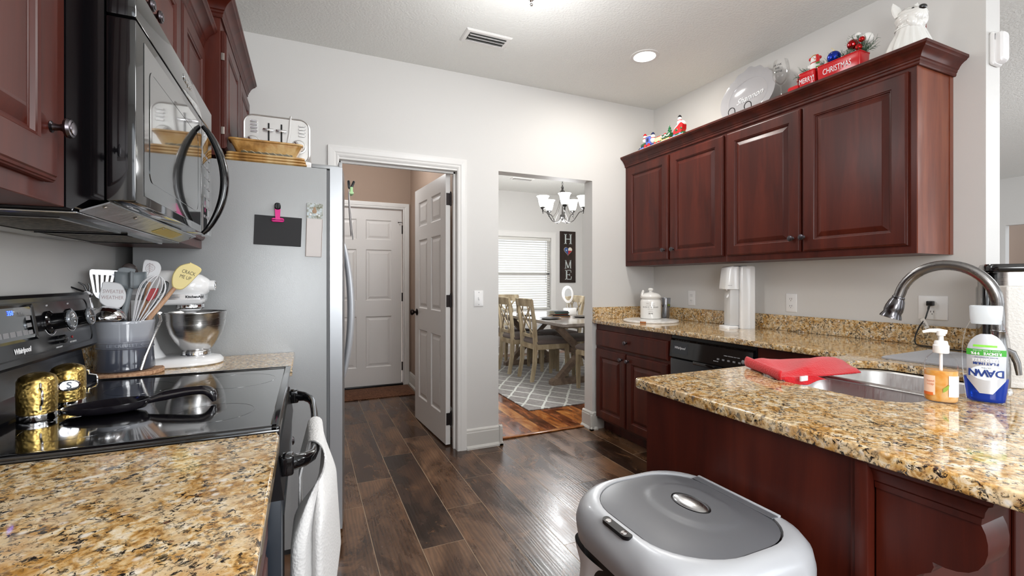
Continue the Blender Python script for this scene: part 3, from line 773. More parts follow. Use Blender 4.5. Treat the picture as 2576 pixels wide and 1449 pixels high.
# ---------------- trash can
tc = thing('trash_can', 'silver sensor trash can with a dark grey lid, standing by the peninsula', 'trash can', (.777, .785, 0))
M_SILV = M_('silver_plastic', '#b4b6ba', .33, metal=.15, coat=.25)
M_DKLID = M_('dark_grey_lid', '#5b5c60', .4)
def can_ring(hx, hy, z, r=.125, bulge=.014, n=9, tilt=0):
    P = []
    for cx_, cy_, rr, a in ((hx-.11, hy-.11, .11, 0), (-hx+r, hy-r, r, PI/2), (-hx+r, -hy+r, r, PI), (hx-.11, -hy+.11, .11, 1.5*PI)):
        for i in range(n+1):
            t = a+PI/2*i/n; x, y = cx_+rr*math.cos(t), cy_+rr*math.sin(t)
            P.append((x-(bulge*(1-(y/hy)**2) if x < 0 else 0), y, z+tilt*x))
    return P
mb = MB(); mb.loft([can_ring(.165, .19, .0), can_ring(.170, .195, .01), can_ring(.182, .208, .62), can_ring(.182, .208, .64)], cap1=False); mb.build('can_body', M_('black_can_body', '#1c1b1b', .35), tc)
mb = MB()
mb.loft([can_ring(.188, .214, .628, tilt=.0), can_ring(.192, .218, .631), can_ring(.195, .2215, .655, tilt=-.02), can_ring(.195, .2215, .668, tilt=-.02), can_ring(.190, .217, .694), can_ring(.180, .207, .710), can_ring(.168, .195, .7175), can_ring(.156, .183, .7190), can_ring(.154, .181, .7185), can_ring(.153, .180, .707)], cap0=False, cap1=True)
mb.build('rim_shell', M_SILV, tc, smooth=50)
# swing lid with hinge notch on the cabinet side and a raised ripple round an oval badge
LO = can_ring(.1505, .1775, 0, r=.115)
def lid_pt(u, v):
    k = v*len(LO); i = int(k) % len(LO); f = k-int(k); a, b_ = LO[i], LO[(i+1) % len(LO)]
    x, y = (a[0]+(b_[0]-a[0])*f)*u, (a[1]+(b_[1]-a[1])*f)*u
    z = .7165+.009*(1-u**4)
    d = math.hypot((x-.02)/.085, y/.115)
    if d < 1: z += .0032*max(0, min(1, (1-d)*9))
    return (x, y, z)
mb = MB(); mb.loft([can_ring(.152, .179, .7085), can_ring(.152, .179, .7090)]); mb.build('lid_gap', M_BLACKS, tc, smooth=0)
mb = MB(); mb.grid(lid_pt, 26, 80); bmesh.ops.remove_doubles(mb.bm, verts=mb.bm.verts, dist=1e-5)
mb.build('lid', M_DKLID, tc, smooth=60)
mb = MB(); mb.box(.140, .163, -.112, .112, .7172, .7205, .001, 1); mb.build('hinge_strip', M_DKLID, tc)
mb = MB(); mb.box(.158, .166, -.114, .114, .7172, .7225, .002, 2); mb.build('hinge_ledge', M_SILV, tc)
mb = MB(); mb.at((.018, 0, .7285), scale=(.52, 1, 1)); mb.lathe([(0, .007), (.025, .006), (.043, .0025), (.047, 0)], 36, cap=False); mb.build('oval_badge', M_STEEL, tc)
mb = MB(); mb.at((.018, 0, .7283), scale=(.60, 1, 1)); mb.lathe([(.047, .001), (.050, .002), (.053, .0)], 36, cap=False); mb.build('badge_ring', M_BLACKS, tc)
mb = MB(); mb.loft([[(x*.9-.181+.010*(1-(y/.05)**2)*-1, y, z-abs(y)*.0) for x, y in rrect(.022, .088, .0105, 5)] for z in (.712, .7198)]); sp = mb.build('sensor_panel', M_BLACKS, tc)
for y in (-.026, .026):
    mb = MB(); mb.at((-.187, y, .7198)); mb.lathe([(0, .0012), (.006, .0010), (.007, 0)], 16); mb.build('sensor_eye', M_CHROME, sp)
# bin liner hanging out below the rim on the left
def liner(u, v):
    a = PI*.52+PI*.95*u; z = .606-.36*v*(1-.25*math.sin(u*PI*3)**2)
    hx, hy = .190+.014*math.sin(v*7+u*9)+.022*math.sin(u*38+2*math.sin(v*4))*min(1, v*3)*.6+.035*v, .216+.010*math.sin(u*31+v*5)+.02*v
    p = 3.0; c, s = math.cos(a), math.sin(a); k = (abs(c)**p+abs(s)**p)**(-1/p)
    return (hx*k*c-.015, hy*k*s, z)
mb = MB(); mb.grid(liner, 90, 24)
tag(mb.build('bin_liner', M_('white_bin_liner', '#e6e3e2', .35, trans=.0, sss=.0), smooth=180), 'crumpled white plastic bag hanging out from under the trash can rim', 'bin liner')
bpy.data.objects['bin_liner'].location = (.777, .785, .002)
# ================================================================== left run: cabinets, range, microwave, fridge
LW = PI/2    # cabinets on the left wall: local x runs away from the camera
XF = -.400
cabinet('upper_cabinet', 'dark cherry wall cabinet cut off by the left picture edge, left of the microwave', (XF, .02, 0), LW, 1.067, .296, 1.366, 2.22,
        doors=[(.10, .535, 1.398, 2.18, .50, 1.482), (.545, .998, 1.398, 2.18, .968, 1.484)], group='upper cabinets on the left wall')
cabinet('upper_cabinet', 'small dark cherry cabinet with two doors above the microwave', (XF, 1.088, 0), LW, .763, .296, 1.805, 2.22,
        doors=[(.010, .376, 1.83, 2.18, .345, 1.932), (.384, .752, 1.83, 2.18, .415, 1.938)], group='upper cabinets on the left wall')
cabinet('upper_cabinet', 'narrow dark cherry wall cabinet between the microwave and the fridge cabinet', (XF, 1.852, 0), LW, .424, .296, 1.366, 2.22,
        doors=[(.012, .385, 1.398, 2.18, .045, 1.47)], group='upper cabinets on the left wall')
CPL = [(0, 2.195)]+CP[1:-1]+[(0, 2.284)]
crown('crown_molding', 'dark cherry crown molding over the microwave and its neighbours on the left wall', [(XF+.001, .02, 1, 0), (XF+.001, 2.274, 1, 0)], CPL, dz=.012)
fc = cabinet('fridge_cabinet', 'tall-mounted dark cherry cabinet with two doors over the fridge', (-.334, 2.278, 0), LW, .914, .362, 1.765, 2.365,
        doors=[(.014, .452, 1.80, 2.30, None, None), (.462, .900, 1.80, 2.30, None, None)])
M_HNG = M_('steel_hinge', '#9b938c', .35, metal=1)
for z in (1.875, 2.19):
    mb = MB(); mb.box(.0095, .0138, -.013, -.001, z-.016, z+.016, .001, 1); mb.cyl((.011, -.009, z-.014), (.011, -.009, z+.014), .002, n=8); mb.build('hinge', M_HNG, fc)
crown('crown_molding', 'dark cherry crown molding wrapping the cabinet over the fridge', [(-.70, 2.279, 0, -1), (-.333, 2.279, 1, -1), (-.333, 3.192, 1, 0)], CP, dz=.146)
# base cabinets and counters
cabinet('base_cabinet', 'dark cherry base cabinet under the near left granite counter', (-.092, -.60, 0), LW, 1.684, .606, 0, .882,
        doors=[(.01, .40, .115, .677, .37, .632), (.41, .82, .115, .677, .44, .632), (.86, 1.255, .115, .677, 1.225, .64), (1.265, 1.665, .115, .677, 1.30, .64)],
        drawers=[(.01, .82, .70, .832, .415, .766), (.86, 1.665, .70, .832, 1.28, .766)], toe=.10)
cabinet('base_cabinet', 'dark cherry base cabinet between the range and the fridge', (-.092, 1.858, 0), LW, .412, .606, 0, .882,
        doors=[(.01, .40, .115, .677, .05, .632)], drawers=[(.01, .40, .70, .832, .205, .766)], toe=.10)
tag(bezel_slab('granite_countertop', [(-.698, -.60), (-.051, -.60), (-.051, 1.06), (-.056, 1.087), (-.698, 1.087)], [], .884, .914, .004, M_GRAN),
    'golden granite countertop filling the bottom left corner, before the stove', 'countertop')
tag(bezel_slab('granite_countertop', [(-.698, 1.858), (-.048, 1.858), (-.048, 2.272), (-.698, 2.272)], [], .884, .914, .004, M_GRAN),
    'small granite countertop between stove and fridge, under the stand mixer', 'countertop')
tag(MB().box(-.698, -.680, -.60, 1.087, .9145, 1.013, .002, 1).build('granite_backsplash', M_GRAN, smooth=0), 'granite backsplash on the left wall before the stove', 'backsplash')
tag(MB().box(-.698, -.680, 1.858, 2.272, .9145, 1.013, .002, 1).build('granite_backsplash', M_GRAN, smooth=0), 'granite backsplash on the left wall behind the utensil crock', 'backsplash')

# ---------------- range
R0, R1 = 1.093, 1.853
rg = thing('electric_range', 'black glass-top electric range with knobs on its back panel', 'stove', (-.36, (R0+R1)/2, 0))
ry = rg.location.y; rx = rg.location.x
def L(x, y, z=0): return (x-rx, y-ry, z)
def lbox(mb, x0, x1, y0, y1, z0, z1, b=0, s=2): mb.box(x0-rx, x1-rx, y0-ry, y1-ry, z0, z1, b, s)
M_RANGE = M_('range_black_enamel', '#101013', .22, coat=.3)
M_BLUEBLK = M_('oven_door_side', '#232a33', .35, coat=.2)
mb = MB(); lbox(mb, -.66, -.095, R0+.004, R1-.004, .02, .905, .003); mb.build('range_body', M_BLUEBLK, rg)
mb = MB(); lbox(mb, -.66, -.052, R0, R1, .903, .917, .003)
for a, b, c, d in ((-.655, -.055, R0+.001, R0+.018), (-.655, -.055, R1-.018, R1-.001), (-.072, -.052, R0+.001, R1-.001), (-.655, -.60, R0+.001, R1-.001)):
    lbox(mb, a, b, c, d, .910, .9245, .004, 3)
mb.build('cooktop_frame', M_BLACK, rg)
mb = MB(); lbox(mb, -.602, -.070, R0+.016, R1-.016, .915, .9205); glass = mb.build('glass_cooktop', M_BLACKG, rg, smooth=0)
for (x, y, r) in ((-.44, 1.28, .10), (-.44, 1.66, .085), (-.20, 1.28, .085), (-.20, 1.66, .11)):
    mb = MB(); mb.at(L(x, y, .9206)); mb.lathe([(r-.003, 0), (r-.003, .0002), (r, .0002), (r, 0)], 56, cap=False); mb.build('burner_ring', M_BLACKG, glass)
mb = MB(); lbox(mb, -.095, -.064, R0+.002, R1-.002, .852, .903, .006, 3); mb.build('front_trim', M_BLACK, rg)
dr = None
mb = MB(); lbox(mb, -.094, -.049, R0+.006, R1-.006, .19, .765, .003); mb.build('oven_door', M_BLUEBLK, rg)
mb = MB(); lbox(mb, -.050, -.046, R0+.07, R1-.07, .30, .70); mb.build('oven_window', M_BLACKG, rg, smooth=0)
mb = MB(); mb.prism([(-.092-rx, .762), (-.045-rx, .762), (-.056-rx, .848), (-.092-rx, .848)], 'y', R0+.006-ry, R1-.006-ry); mb.build('door_top_cap', M_BLACKS, rg, smooth=0)
mb = MB(); lbox(mb, -.094, -.052, R0+.006, R1-.006, .03, .182, .006); mb.build('storage_drawer', M_RANGE, rg)
hp = [L(-.052, 1.142, .822), L(-.03, 1.146, .824), L(-.005, 1.158, .822), L(.012, 1.19, .818), L(.019, 1.24, .815), L(.022, 1.35, .813), L(.023, 1.47, .812), L(.022, 1.60, .813), L(.019, 1.705, .815), L(.012, 1.755, .818), L(-.005, 1.787, .822), L(-.03, 1.80, .824), L(-.052, 1.804, .822)]
mb = MB(); mb.tube(hp, [.021, .019, .016, .0145, .014, .014, .014, .014, .014, .0145, .016, .019, .021], 14, flat=.75)
for y in (1.142, 1.804): lbox(mb, -.054, -.026, y-.017, y+.017, .800, .846, .006, 3)
mb.build('oven_handle', M_BLACK, rg)
# back panel (control panel leans back)
bgp = [(-.655, .917), (-.598, .917), (-.598, .925), (-.630, .960), (-.640, 1.020), (-.612, 1.030), (-.600, 1.040), (-.6225, 1.190), (-.628, 1.198), (-.655, 1.198)]
mb = MB(); mb.prism([(x-rx, z) for x, z in bgp], 'y', R0-ry+.001, R1-ry-.001); mb.build('back_panel', M_RANGE, rg, smooth=20)
nx, nz = .1500, .0225; nl = math.hypot(nx, nz); nx /= nl; nz /= nl
def bp(y, z, lift=0.0):
    k = (z-1.040)/.150; x = -.600-.0225*k
    return (x+nx*lift-rx, y-ry, z+nz*lift)
def bquad(name, y0, y1, z0, z1, mat, parent, l0=0.0003, l1=.0012, r=.006):
    mb = MB(); cy_, cz_ = (y0+y1)/2, (z0+z1)/2
    P = rrect(y1-y0, z1-z0, r, 4)
    mb.loft([[bp(cy_+a, cz_+b, l) for a, b in P] for l in (l0, l1)]); return mb.build(name, mat, parent, smooth=0)
mb = MB(); P = rrect(.70, .128, .022, 6); Pi = rrect(.694, .122, .020, 6)
mb.loft([[bp(1.473+a, 1.116+b, l) for a, b in Q] for Q, l in ((P, 0), (P, .0016), (Pi, .0016), (Pi, 0))], False, False); mb.build('panel_outline', M_BLACKS, rg, smooth=0)
disp = bquad('display', 1.22, 1.503, 1.094, 1.172, M_BLACKG, rg, l1=.004)
mb = MB(); P = rrect(.291, .086, .006, 4); Pi = rrect(.279, .074, .004, 4)
mb.loft([[bp(1.3615+a, 1.133+b, l) for a, b in Q] for Q, l in ((P, 0.0), (P, .007), (Pi, .005), (Pi, .003))], False, False); mb.build('display_frame', M_BLACK, disp, smooth=0)
M_LED = M_('blue_led_digits', '#3f63ff', .5, emit=3.5, ecol='#3c5cff')
text_obj('led_digits', '350', .0155, M_LED, disp, bp(1.412, 1.158, .0048), (0, 1, 0), (-nz, 0, nx), .0002)
text_obj('printed_text', 'TEMP', .007, M_TXTG, disp, bp(1.45, 1.156, .0048), (0, 1, 0), (-nz, 0, nx), .0001)
for k in range(5): bquad('touch_button', 1.345+k*.026, 1.365+k*.026, 1.104, 1.116, M_TXTG, disp, .004, .0046, .001)
for k in range(3): bquad('touch_button', 1.472, 1.490, 1.104+k*.017, 1.114+k*.017, M_TXTG, disp, .004, .0046, .001)
text_obj('brand_lettering', 'Whirlpool', .0165, M_TXTW, rg, bp(1.440, 1.070, .0012), (0, 1, 0), (-nz, 0, nx), .0003, shear=.25, bold=.0006)
Rk = Vector((nx, 0, nz)).to_track_quat('Z', 'Y').to_matrix().to_4x4()
def rknob(y, z, r=.0235, h=.050, small=False):
    mb = MB(); mb.mat4(Matrix.Translation(Vector(bp(y, z, .0005))) @ Rk)
    if small: mb.lathe([(.011, 0), (.011, .016), (.009, .018), (0, .018)], 20); mb.box(-.009, .009, -.002, .002, .017, .0205, .001); return mb.build('small_knob', M_BLACK, rg)
    mb.lathe([(r+.006, 0), (r+.006, .004), (r+.001, .007), (r-.002, .010), (r-.003, h*.7), (r-.002, h*.74), (r+.001, h*.8), (r+.001, h*.92), (r-.001, h*.96), (r-.006, h*.97), (0, h*.97)], 36)
    k = mb.build('control_knob', M_BLACK, rg)
    mb = MB(); mb.mat4(Matrix.Translation(Vector(bp(y, z, .0005))) @ Rk); mb.lathe([(r-.0045, h*.965), (r-.001, h*.975), (r+.0015, h*.93), (r+.0015, h*.86)], 36, cap=False)
    mb.at((0, 0, 0)); mb.mat4(Matrix.Translation(Vector(bp(y, z, .0005))) @ Rk); mb.box(-.019, .019, -.0018, .0018, h*.965, h*1.04, .001)
    mb.build('knob_cap', M_('knob_rim', '#8b9096', .2, metal=.6), k)
    return k
for y in (1.16, 1.585, 1.700): rknob(y, 1.125)
rknob(1.608, 1.076, small=True)
for y in (1.585, 1.700):
    st = [[bp(y+.034*math.cos(a), 1.125+.034*math.sin(a), .001) for a in [-2.6+2.2*i/14 for i in range(15)]]]
    stroke_obj('dial_scale', st, .0007, M_TXTW, rg)
    for k, a in enumerate((.5, .95, 1.4, 1.85, 2.3)):
        pass
text_obj('dial_text', 'OFF', .006, M_TXTW, rg, bp(1.585, 1.168, .0012), (0, 1, 0), (-nz, 0, nx), .0001)
text_obj('dial_text', 'OFF', .006, M_TXTW, rg, bp(1.700, 1.168, .0012), (0, 1, 0), (-nz, 0, nx), .0001)
text_obj('dial_text', 'OVEN LIGHT', .006, M_TXTW, rg, bp(1.608, 1.056, .0012), (0, 1, 0), (-nz, 0, nx), .0001)
text_obj('dial_text', 'HOT SURFACE', .006, M_TXTW, rg, bp(1.69, 1.062, .0012), (0, 1, 0), (-nz, 0, nx), .0001)
mb = MB(); mb.mat4(Matrix.Translation(Vector(bp(1.69, 1.075, .0005))) @ Rk); mb.lathe([(.0035, 0), (.003, .0015), (0, .002)], 12); mb.build('indicator_lamp', M_('red_indicator', '#8e1418', .4), rg)

# ---------------- microwave over the range
mw = thing('microwave', 'black over-the-range microwave with a curved handle and mirror-like door', 'microwave', (-.5, (R0+R1)/2, 1.362))
mx, my, mz = mw.location
def mbx(mb, x0, x1, y0, y1, z0, z1, b=0, s=2): mb.box(x0-mx, x1-mx, y0-my, y1-my, z0-mz, z1-mz, b, s)
M0, M1 = 1.090, 1.852
mb = MB(); mb.prism([(x-mx, z-mz) for x, z in ((-.695, 1.362), (-.392, 1.362), (-.366, 1.383), (-.3445, 1.383), (-.3445, 1.802), (-.695, 1.802))], 'y', M0-my, M1-my); mb.build('microwave_body', M_BLACK, mw, smooth=0)
mb = MB(); mbx(mb, -.342, -.297, M0, 1.690, 1.383, 1.7305, .003, 2); mb.build('microwave_door', M_('microwave_door_black', '#0c0c0e', .06, coat=.6), mw)
mb = MB(); mbx(mb, -.298, -.2955, M0+.045, 1.665, 1.402, 1.708); mb.build('door_glass', M_('smoked_mirror_glass', '#1b1c1d', .015, metal=.55, coat=1, spec=1), mw, smooth=0)
mb = MB(); mb.loft([[(x-mx, 1.400+a-my, 1.553+b-mz) for a, b in rrect(w_, h_, .022, 6)] for w_, h_, x in ((.465, .232, -.2954), (.465, .232, -.2945), (.455, .222, -.2945), (.455, .222, -.2950))], cap0=False)
mb.build('window_frame', M_('smoked_window', '#2b2c2c', .02, metal=.5, coat=1, spec=1), mw, smooth=0)
mb = MB(); mbx(mb, -.342, -.297, 1.694, M1, 1.383, 1.7305, .003, 2); cpnl = mb.build('control_panel', M_BLACKG, mw)
for r in range(7):
    for c in range(3):
        mb = MB(); mbx(mb, -.2975, -.2964, 1.722+c*.036, 1.744+c*.036, 1.435+r*.032, 1.443+r*.032); mb.build('key_print', M_TXTG, cpnl, smooth=0)
mb = MB(); mbx(mb, -.342, -.297, M0, M1, 1.735, 1.802, .003, 2); mb.build('top_grille_strip', M_('microwave_strip', '#151517', .05, metal=.3, coat=.8), mw)
text_obj('brand_lettering', 'Whirlpool', .021, M_CHROME, mw, (-.2955-mx, 1.50-my, 1.772-mz), (0, 1, 0), (0, 0, 1), .0006, shear=.2, bold=.0005)
# bowed handle
hs = []
for i in range(25):
    t = i/24; z = 1.378+.330*t; x = -.292+.058*math.sin(PI*t)**.75
    hs.append((x-mx, 1.676-my+.0*t, z-mz))
mb = MB(); mb.tube(hs, [.006+.0065*math.sin(PI*i/24)**.6 for i in range(25)], 12, flat=1.15); mb.build('bowed_handle', M_BLACK, mw)
# underside: light lens, grease filter, slanted front lip with a yellow sticker
M_UND = M_('stainless_underside', '#8f9092', .25, metal=.9, bump=(30, .15))
mb = MB(); mb.prism([(x-mx, z-mz) for x, z in ((-.384, 1.3605), (-.340, 1.3795), (-.3395, 1.3825), (-.384, 1.3640))], 'y', M0+.012-my, M1-.012-my); mb.build('front_lip', M_UND, mw, smooth=0)
mb = MB(); mbx(mb, -.69, -.386, M0+.01, M1-.01, 1.357, 1.3615, .002); mb.build('bottom_plate', M_UND, mw)
mb = MB(); mbx(mb, -.385, -.34, 1.54, 1.74, 1.371, 1.374)
mb = MB(); mb.loft([[(-.376-mx, y-my, 1.3632-mz) for y in (1.50, 1.70)]+[(-.349-mx, y-my, 1.3750-mz) for y in (1.70, 1.50)], [(-.376-mx, y-my, 1.3624-mz) for y in (1.50, 1.70)]+[(-.349-mx, y-my, 1.3742-mz) for y in (1.70, 1.50)]]); mb.build('yellow_sticker', M_('yellow_sticker', '#d9bf63', .5), mw, smooth=0)
def mesh_filter():
    m, nt, b = new_mat('grease_filter'); v = coords(nt, (1, 1, 1)); n = noise(nt, v, 90, 3); r = ramp(nt, [(.4, '#3a342b'), (.6, '#756c5c')]); nt.links.new(n, r.inputs[0])
    nt.links.new(r.outputs[0], b.inputs['Base Color']); b.inputs['Metallic'].default_value = .6; b.inputs['Roughness'].default_value = .5; nt.links.new(bump(nt, n, .5), b.inputs['Normal']); return m
M_FILT = mesh_filter()
for a, b in ((1.14, 1.44), (1.50, 1.80)):
    mb = MB(); mbx(mb, -.60, -.43, a, b, 1.3525, 1.3575, .002); f = mb.build('grease_filter', M_FILT, mw)
    mb = MB(); c = .006
    for q in ((-.606, -.424, a-c, a), (-.606, -.424, b, b+c), (-.606, -.600, a, b), (-.430, -.424, a, b)): mbx(mb, *q, 1.3505, 1.358)
    mb.build('filter_frame', M_BLACK, f, smooth=0)
mb = MB(); mbx(mb, -.665, -.62, 1.30, 1.64, 1.352, 1.358, .002); mb.build('light_lens', M_('cloudy_lens', '#a9a9a4', .3), mw)
for y in (M0+.03, M0+.20, M0+.42, M1-.03):
    mb = MB(); mb.at((-.352-mx, y-my, 1.3735-mz), (0, PI-.40, 0)); mb.lathe([(.004, 0), (.0035, .0015), (0, .002)], 10); mb.build('screw', M_HNG, mw)

# ---------------- refrigerator
M_FRS = new_mat('fridge_side_stipple')
m, nt, b = M_FRS; M_FRS = m
b.inputs['Base Color'].default_value = hexc('#a7a9aa'); b.inputs['Roughness'].default_value = .38; b.inputs['Metallic'].default_value = .25
v = coords(nt); n = noise(nt, v, 420, 3, .6); nt.links.new(bump(nt, n, .16, .003), b.inputs['Normal'])
M_FRD = M_('fridge_door_steel', '#a9abae', .34, metal=.8)
FY0, FY1 = 2.278, 3.186
fr = thing('refrigerator', 'stainless side-by-side refrigerator with a grey stippled side panel', 'refrigerator', (-.27, (FY0+FY1)/2, 0))
fx, fy = fr.location.x, fr.location.y
def fbx(mb, x0, x1, y0, y1, z0, z1, bv=0, s=2): mb.box(x0-fx, x1-fx, y0-fy, y1-fy, z0, z1, bv, s)
mb = MB(); fbx(mb, -.632, .085, FY0, FY1, .03, 1.750, .004); mb.build('fridge_case', M_FRS, fr)
mb = MB(); fbx(mb, -.60, .06, FY0+.02, FY1-.02, 0, .03); mb.build('base_rails', M_BLACKS, fr, smooth=0)
mb = MB(); fbx(mb, .085, .098, FY0+.004, FY1-.004, .06, 1.745, .002, 1); mb.build('door_gasket', M_('grey_gasket', '#6c6e70', .5), fr)
def frdoor(name, y0, y1):
    mb = MB(); rings = []
    N = 10
    outl = [(.098, y0), ] + [(.152+.036*math.sin(PI*(FYY-FY0)/(FY1-FY0)), FYY) for FYY in [y0+(y1-y0)*i/N for i in range(N+1)]] + [(.098, y1)]
    mb.prism([(x-fx, y-fy) for x, y in outl], 'z', .075, 1.762)
    return mb.build(name, M_FRD, fr, smooth=30)
d1 = frdoor('freezer_door', FY0+.001, 2.725); d2 = frdoor('fridge_door', 2.735, FY1-.001)
for y, d in ((2.690, d1), (2.772, d2)):
    hs = []
    for i in range(25):
        t = i/24; hs.append((.184+.044*math.sin(PI*t)**.8-fx, y-fy, .690+.76*t))
    mb = MB(); mb.tube(hs, [.006+.0105*math.sin(PI*i/24)**.5 for i in range(25)], 12, flat=1.2); mb.build('door_handle', M_('handle_steel', '#d4d6da', .38, metal=.55), d)
for y in (FY0+.03, FY1-.03):
    mb = MB(); fbx(mb, .02, .150, y-.028, y+.028, 1.7505, 1.768, .003); fbx(mb, .135, .152, y-.030, y+.03, 1.762, 1.786, .003); mb.build('hinge_cover', M_FRS, fr)
mb = MB(); fbx(mb, .06, .125, FY0+.02, FY1-.02, .008, .070, .008); mb.build('bottom_grille', M_('fridge_grille', '#c9cacc', .4), fr)
for y in (FY0+.045, FY1-.045):
    mb = MB(); mb.at((.105-fx, y-fy, 0)); mb.lathe([(.02, 0), (.022, .004), (.010, .010), (.008, .03)], 16); mb.build('leveling_foot', M_WHITEP, fr)
# ================================================================== things on the left run
ZC = .9145; ZG = .9210
# ---- dish towel over the oven handle
def towel_mat(name, col):
    m, nt, b = new_mat(name); b.inputs['Base Color'].default_value = hexc(col); b.inputs['Roughness'].default_value = .9; b.inputs['Sheen Weight'].default_value = .2
    tc = nt.nodes.new('ShaderNodeTexCoord'); mp = nt.nodes.new('ShaderNodeMapping'); mp.inputs['Scale'].default_value = (150, 150, 150); mp.inputs['Rotation'].default_value = (.4, .2, .6)
    nt.links.new(tc.outputs['Object'], mp.inputs['Vector']); vo = nt.nodes.new('ShaderNodeTexVoronoi'); vo.inputs['Scale'].default_value = 1; nt.links.new(mp.outputs[0], vo.inputs['Vector'])
    nt.links.new(bump(nt, vo.outputs['Distance'], .5, .003), b.inputs['Normal']); return m
M_TOW = towel_mat('white_waffle_cloth', '#e4e3e2')
tw = thing('dish_towel', 'white waffle dish towel draped over the oven door handle', 'towel', (0, 0, 0))
def lerp(a, b, t): return a+(b-a)*t
TCURVE = cr_spline([(-.040, 1.330, 0), (-.043, 1.215, 0), (-.036, 1.172, 0), (-.012, 1.168, 0), (.002, 1.200, 0), (.012, 1.210, 0), (.020, 1.176, 0), (.038, 1.190, 0), (.062, 1.290, 0), (.086, 1.430, 0)], 8)
def towel_pt(u, v):
    """u along the handle (Y), v from back hem over the bar to front hem; the front falls in gathered folds"""
    y0, y1 = 1.178, 1.470; bar = .0185
    if v < .30:
        t = 1-v/.30; z = .812-.30*t; return (.0225-bar-.020*min(1, t*3.5)+.004*math.sin(u*17)*t, lerp(1.30, y1, u), z)
    if v < .40:
        t = (v-.30)/.10; a = PI*(1-t); return (.0225+bar*math.cos(a), lerp(lerp(1.30, y0, t), y1, u), .813+bar*math.sin(a))
    t = (v-.40)/.60; k = min(1, t*2.6); k = k*k*(3-2*k)
    q = TCURVE[0].lerp(TCURVE[0], 0); f = u*(len(TCURVE)-1); i = min(int(f), len(TCURVE)-2); q = TCURVE[i].lerp(TCURVE[i+1], f-i)
    sp = .75+.25*t
    qx, qy = q.x*sp+.004, 1.178+(q.y-1.178)*(.9+.1*t)
    drop = lerp(.56, .345, max(0, (u-.45)/.55)**1.2)
    return (lerp(.0225+bar, qx, k), lerp(lerp(y0, y1, u), qy, k), .813-drop*t)
mb = MB(); mb.grid(towel_pt, 90, 70); mb.build('cloth', M_TOW, tw, smooth=180, solidify=.0045)
M_EMB = M_('black_embroidery', '#2a2a2d', .8)
def twp(u, v, l=.004):
    p = Vector(towel_pt(u, v)); a = Vector(towel_pt(u+.01, v))-p; c = Vector(towel_pt(u, v+.01))-p; n = a.cross(c).normalized()
    if n.x < 0: n = -n
    return p+n*l, a.normalized(), -c.normalized()
for i, ch in enumerate('opher'):
    p, r, u_ = twp(.735+i*.022, .865-.016*math.sin((i+1)/6*PI), .0035)
    ang = (2-i)*.30; r2 = (r*math.cos(ang)+u_*math.sin(ang)); u2 = (u_*math.cos(ang)-r*math.sin(ang))
    text_obj('embroidered_letter', ch, .017, M_EMB, tw, p, r2, u2, .0004)
mb = MB(); mb.tube([twp(.775, .91)[0], twp(.758, .93)[0], twp(.75, .95)[0]], [.002, .004, .002], 6); mb.tube([twp(.752, .945)[0], twp(.755, .96)[0], twp(.748, .98)[0]], [.003, .0035, .0008], 6); mb.build('embroidered_motif', M_EMB, tw)

# ---- hammered shakers
def hammered(name, col):
    m, nt, b = new_mat(name); b.inputs['Base Color'].default_value = hexc(col); b.inputs['Metallic'].default_value = 1; b.inputs['Roughness'].default_value = .3
    tc = nt.nodes.new('ShaderNodeTexCoord'); vo = nt.nodes.new('ShaderNodeTexVoronoi'); vo.feature = 'SMOOTH_F1'; vo.inputs['Scale'].default_value = 150; vo.inputs['Smoothness'].default_value = .8
    nt.links.new(tc.outputs['Object'], vo.inputs['Vector']); nt.links.new(bump(nt, vo.outputs['Distance'], .35, .004), b.inputs['Normal']); return m
M_GOLD = hammered('hammered_gold', '#bfa25e'); M_GOLDS = M_('smooth_gold_lid', '#b8923c', .2, metal=1)
def shaker(letter, label, x, y, badge_ang, hand_ang):
    t = thing('salt_shaker' if letter == 'S' else 'pepper_shaker', label, 'shaker', (x, y, ZG), group=None)
    R = .0335
    MB().lathe([(0, 0), (R-.001, 0), (R, .002), (R, .014), (R-.002, .0155)], 40, cap=False).build('base_band', M_CHROME, t)
    MB().lathe([(R-.002, .0155), (R, .017), (R+.0005, .05), (R, .088), (R-.003, .093)], 48, cap=False).build('hammered_body', M_GOLD, t)
    MB().lathe([(R-.002, .0925), (R-.004, .096), (R-.012, .101), (.012, .1045), (0, .105)], 40, cap=False).build('domed_lid', M_GOLD, t)
    mb = MB(); mb.mat4(Matrix.Rotation(badge_ang, 4, 'Z') @ Matrix.Translation((R-.0005, 0, .055)) @ Matrix.Rotation(PI/2, 4, 'Y')); mb.at
    mb.M = mb.M @ Matrix.Diagonal((.68, 1, 1, 1)); mb.lathe([(.020, -.004), (.021, .0005), (.0185, .002), (.017, .001), (0, .0015)], 32); bd = mb.build('oval_badge', M_CHROME, t)
    c, s = math.cos(badge_ang), math.sin(badge_ang)
    text_obj('badge_letter', letter, .022, M_('badge_letter', '#4b4e55', .3, metal=.6), bd, ((R+.002)*c, (R+.002)*s, .055), (-s, c, 0), (0, 0, 1), .0008, bold=.0006)
    c, s = math.cos(hand_ang), math.sin(hand_ang)
    pts = [(R-.001, .084), (R+.004, .084), (R+.005, .074), (R+.018, .070), (R+.020, .064), (R+.020, .046), (R+.018, .041), (R+.005, .036), (R+.004, .026), (R-.001, .026)]
    mb = MB(); mb.tube([(r*c, r*s, z) for r, z in pts], .0022, 8); mb.build('strap_handle', M_CHROME, t)
    return t
shaker('P', 'hammered gold pepper shaker with its handle towards the room, nearest on the stove', -.556, 1.385, PI*.80, -1.05)
shaker('S', 'hammered gold salt shaker with an oval S badge, behind the other shaker', -.545, 1.502, -1.18, .28)
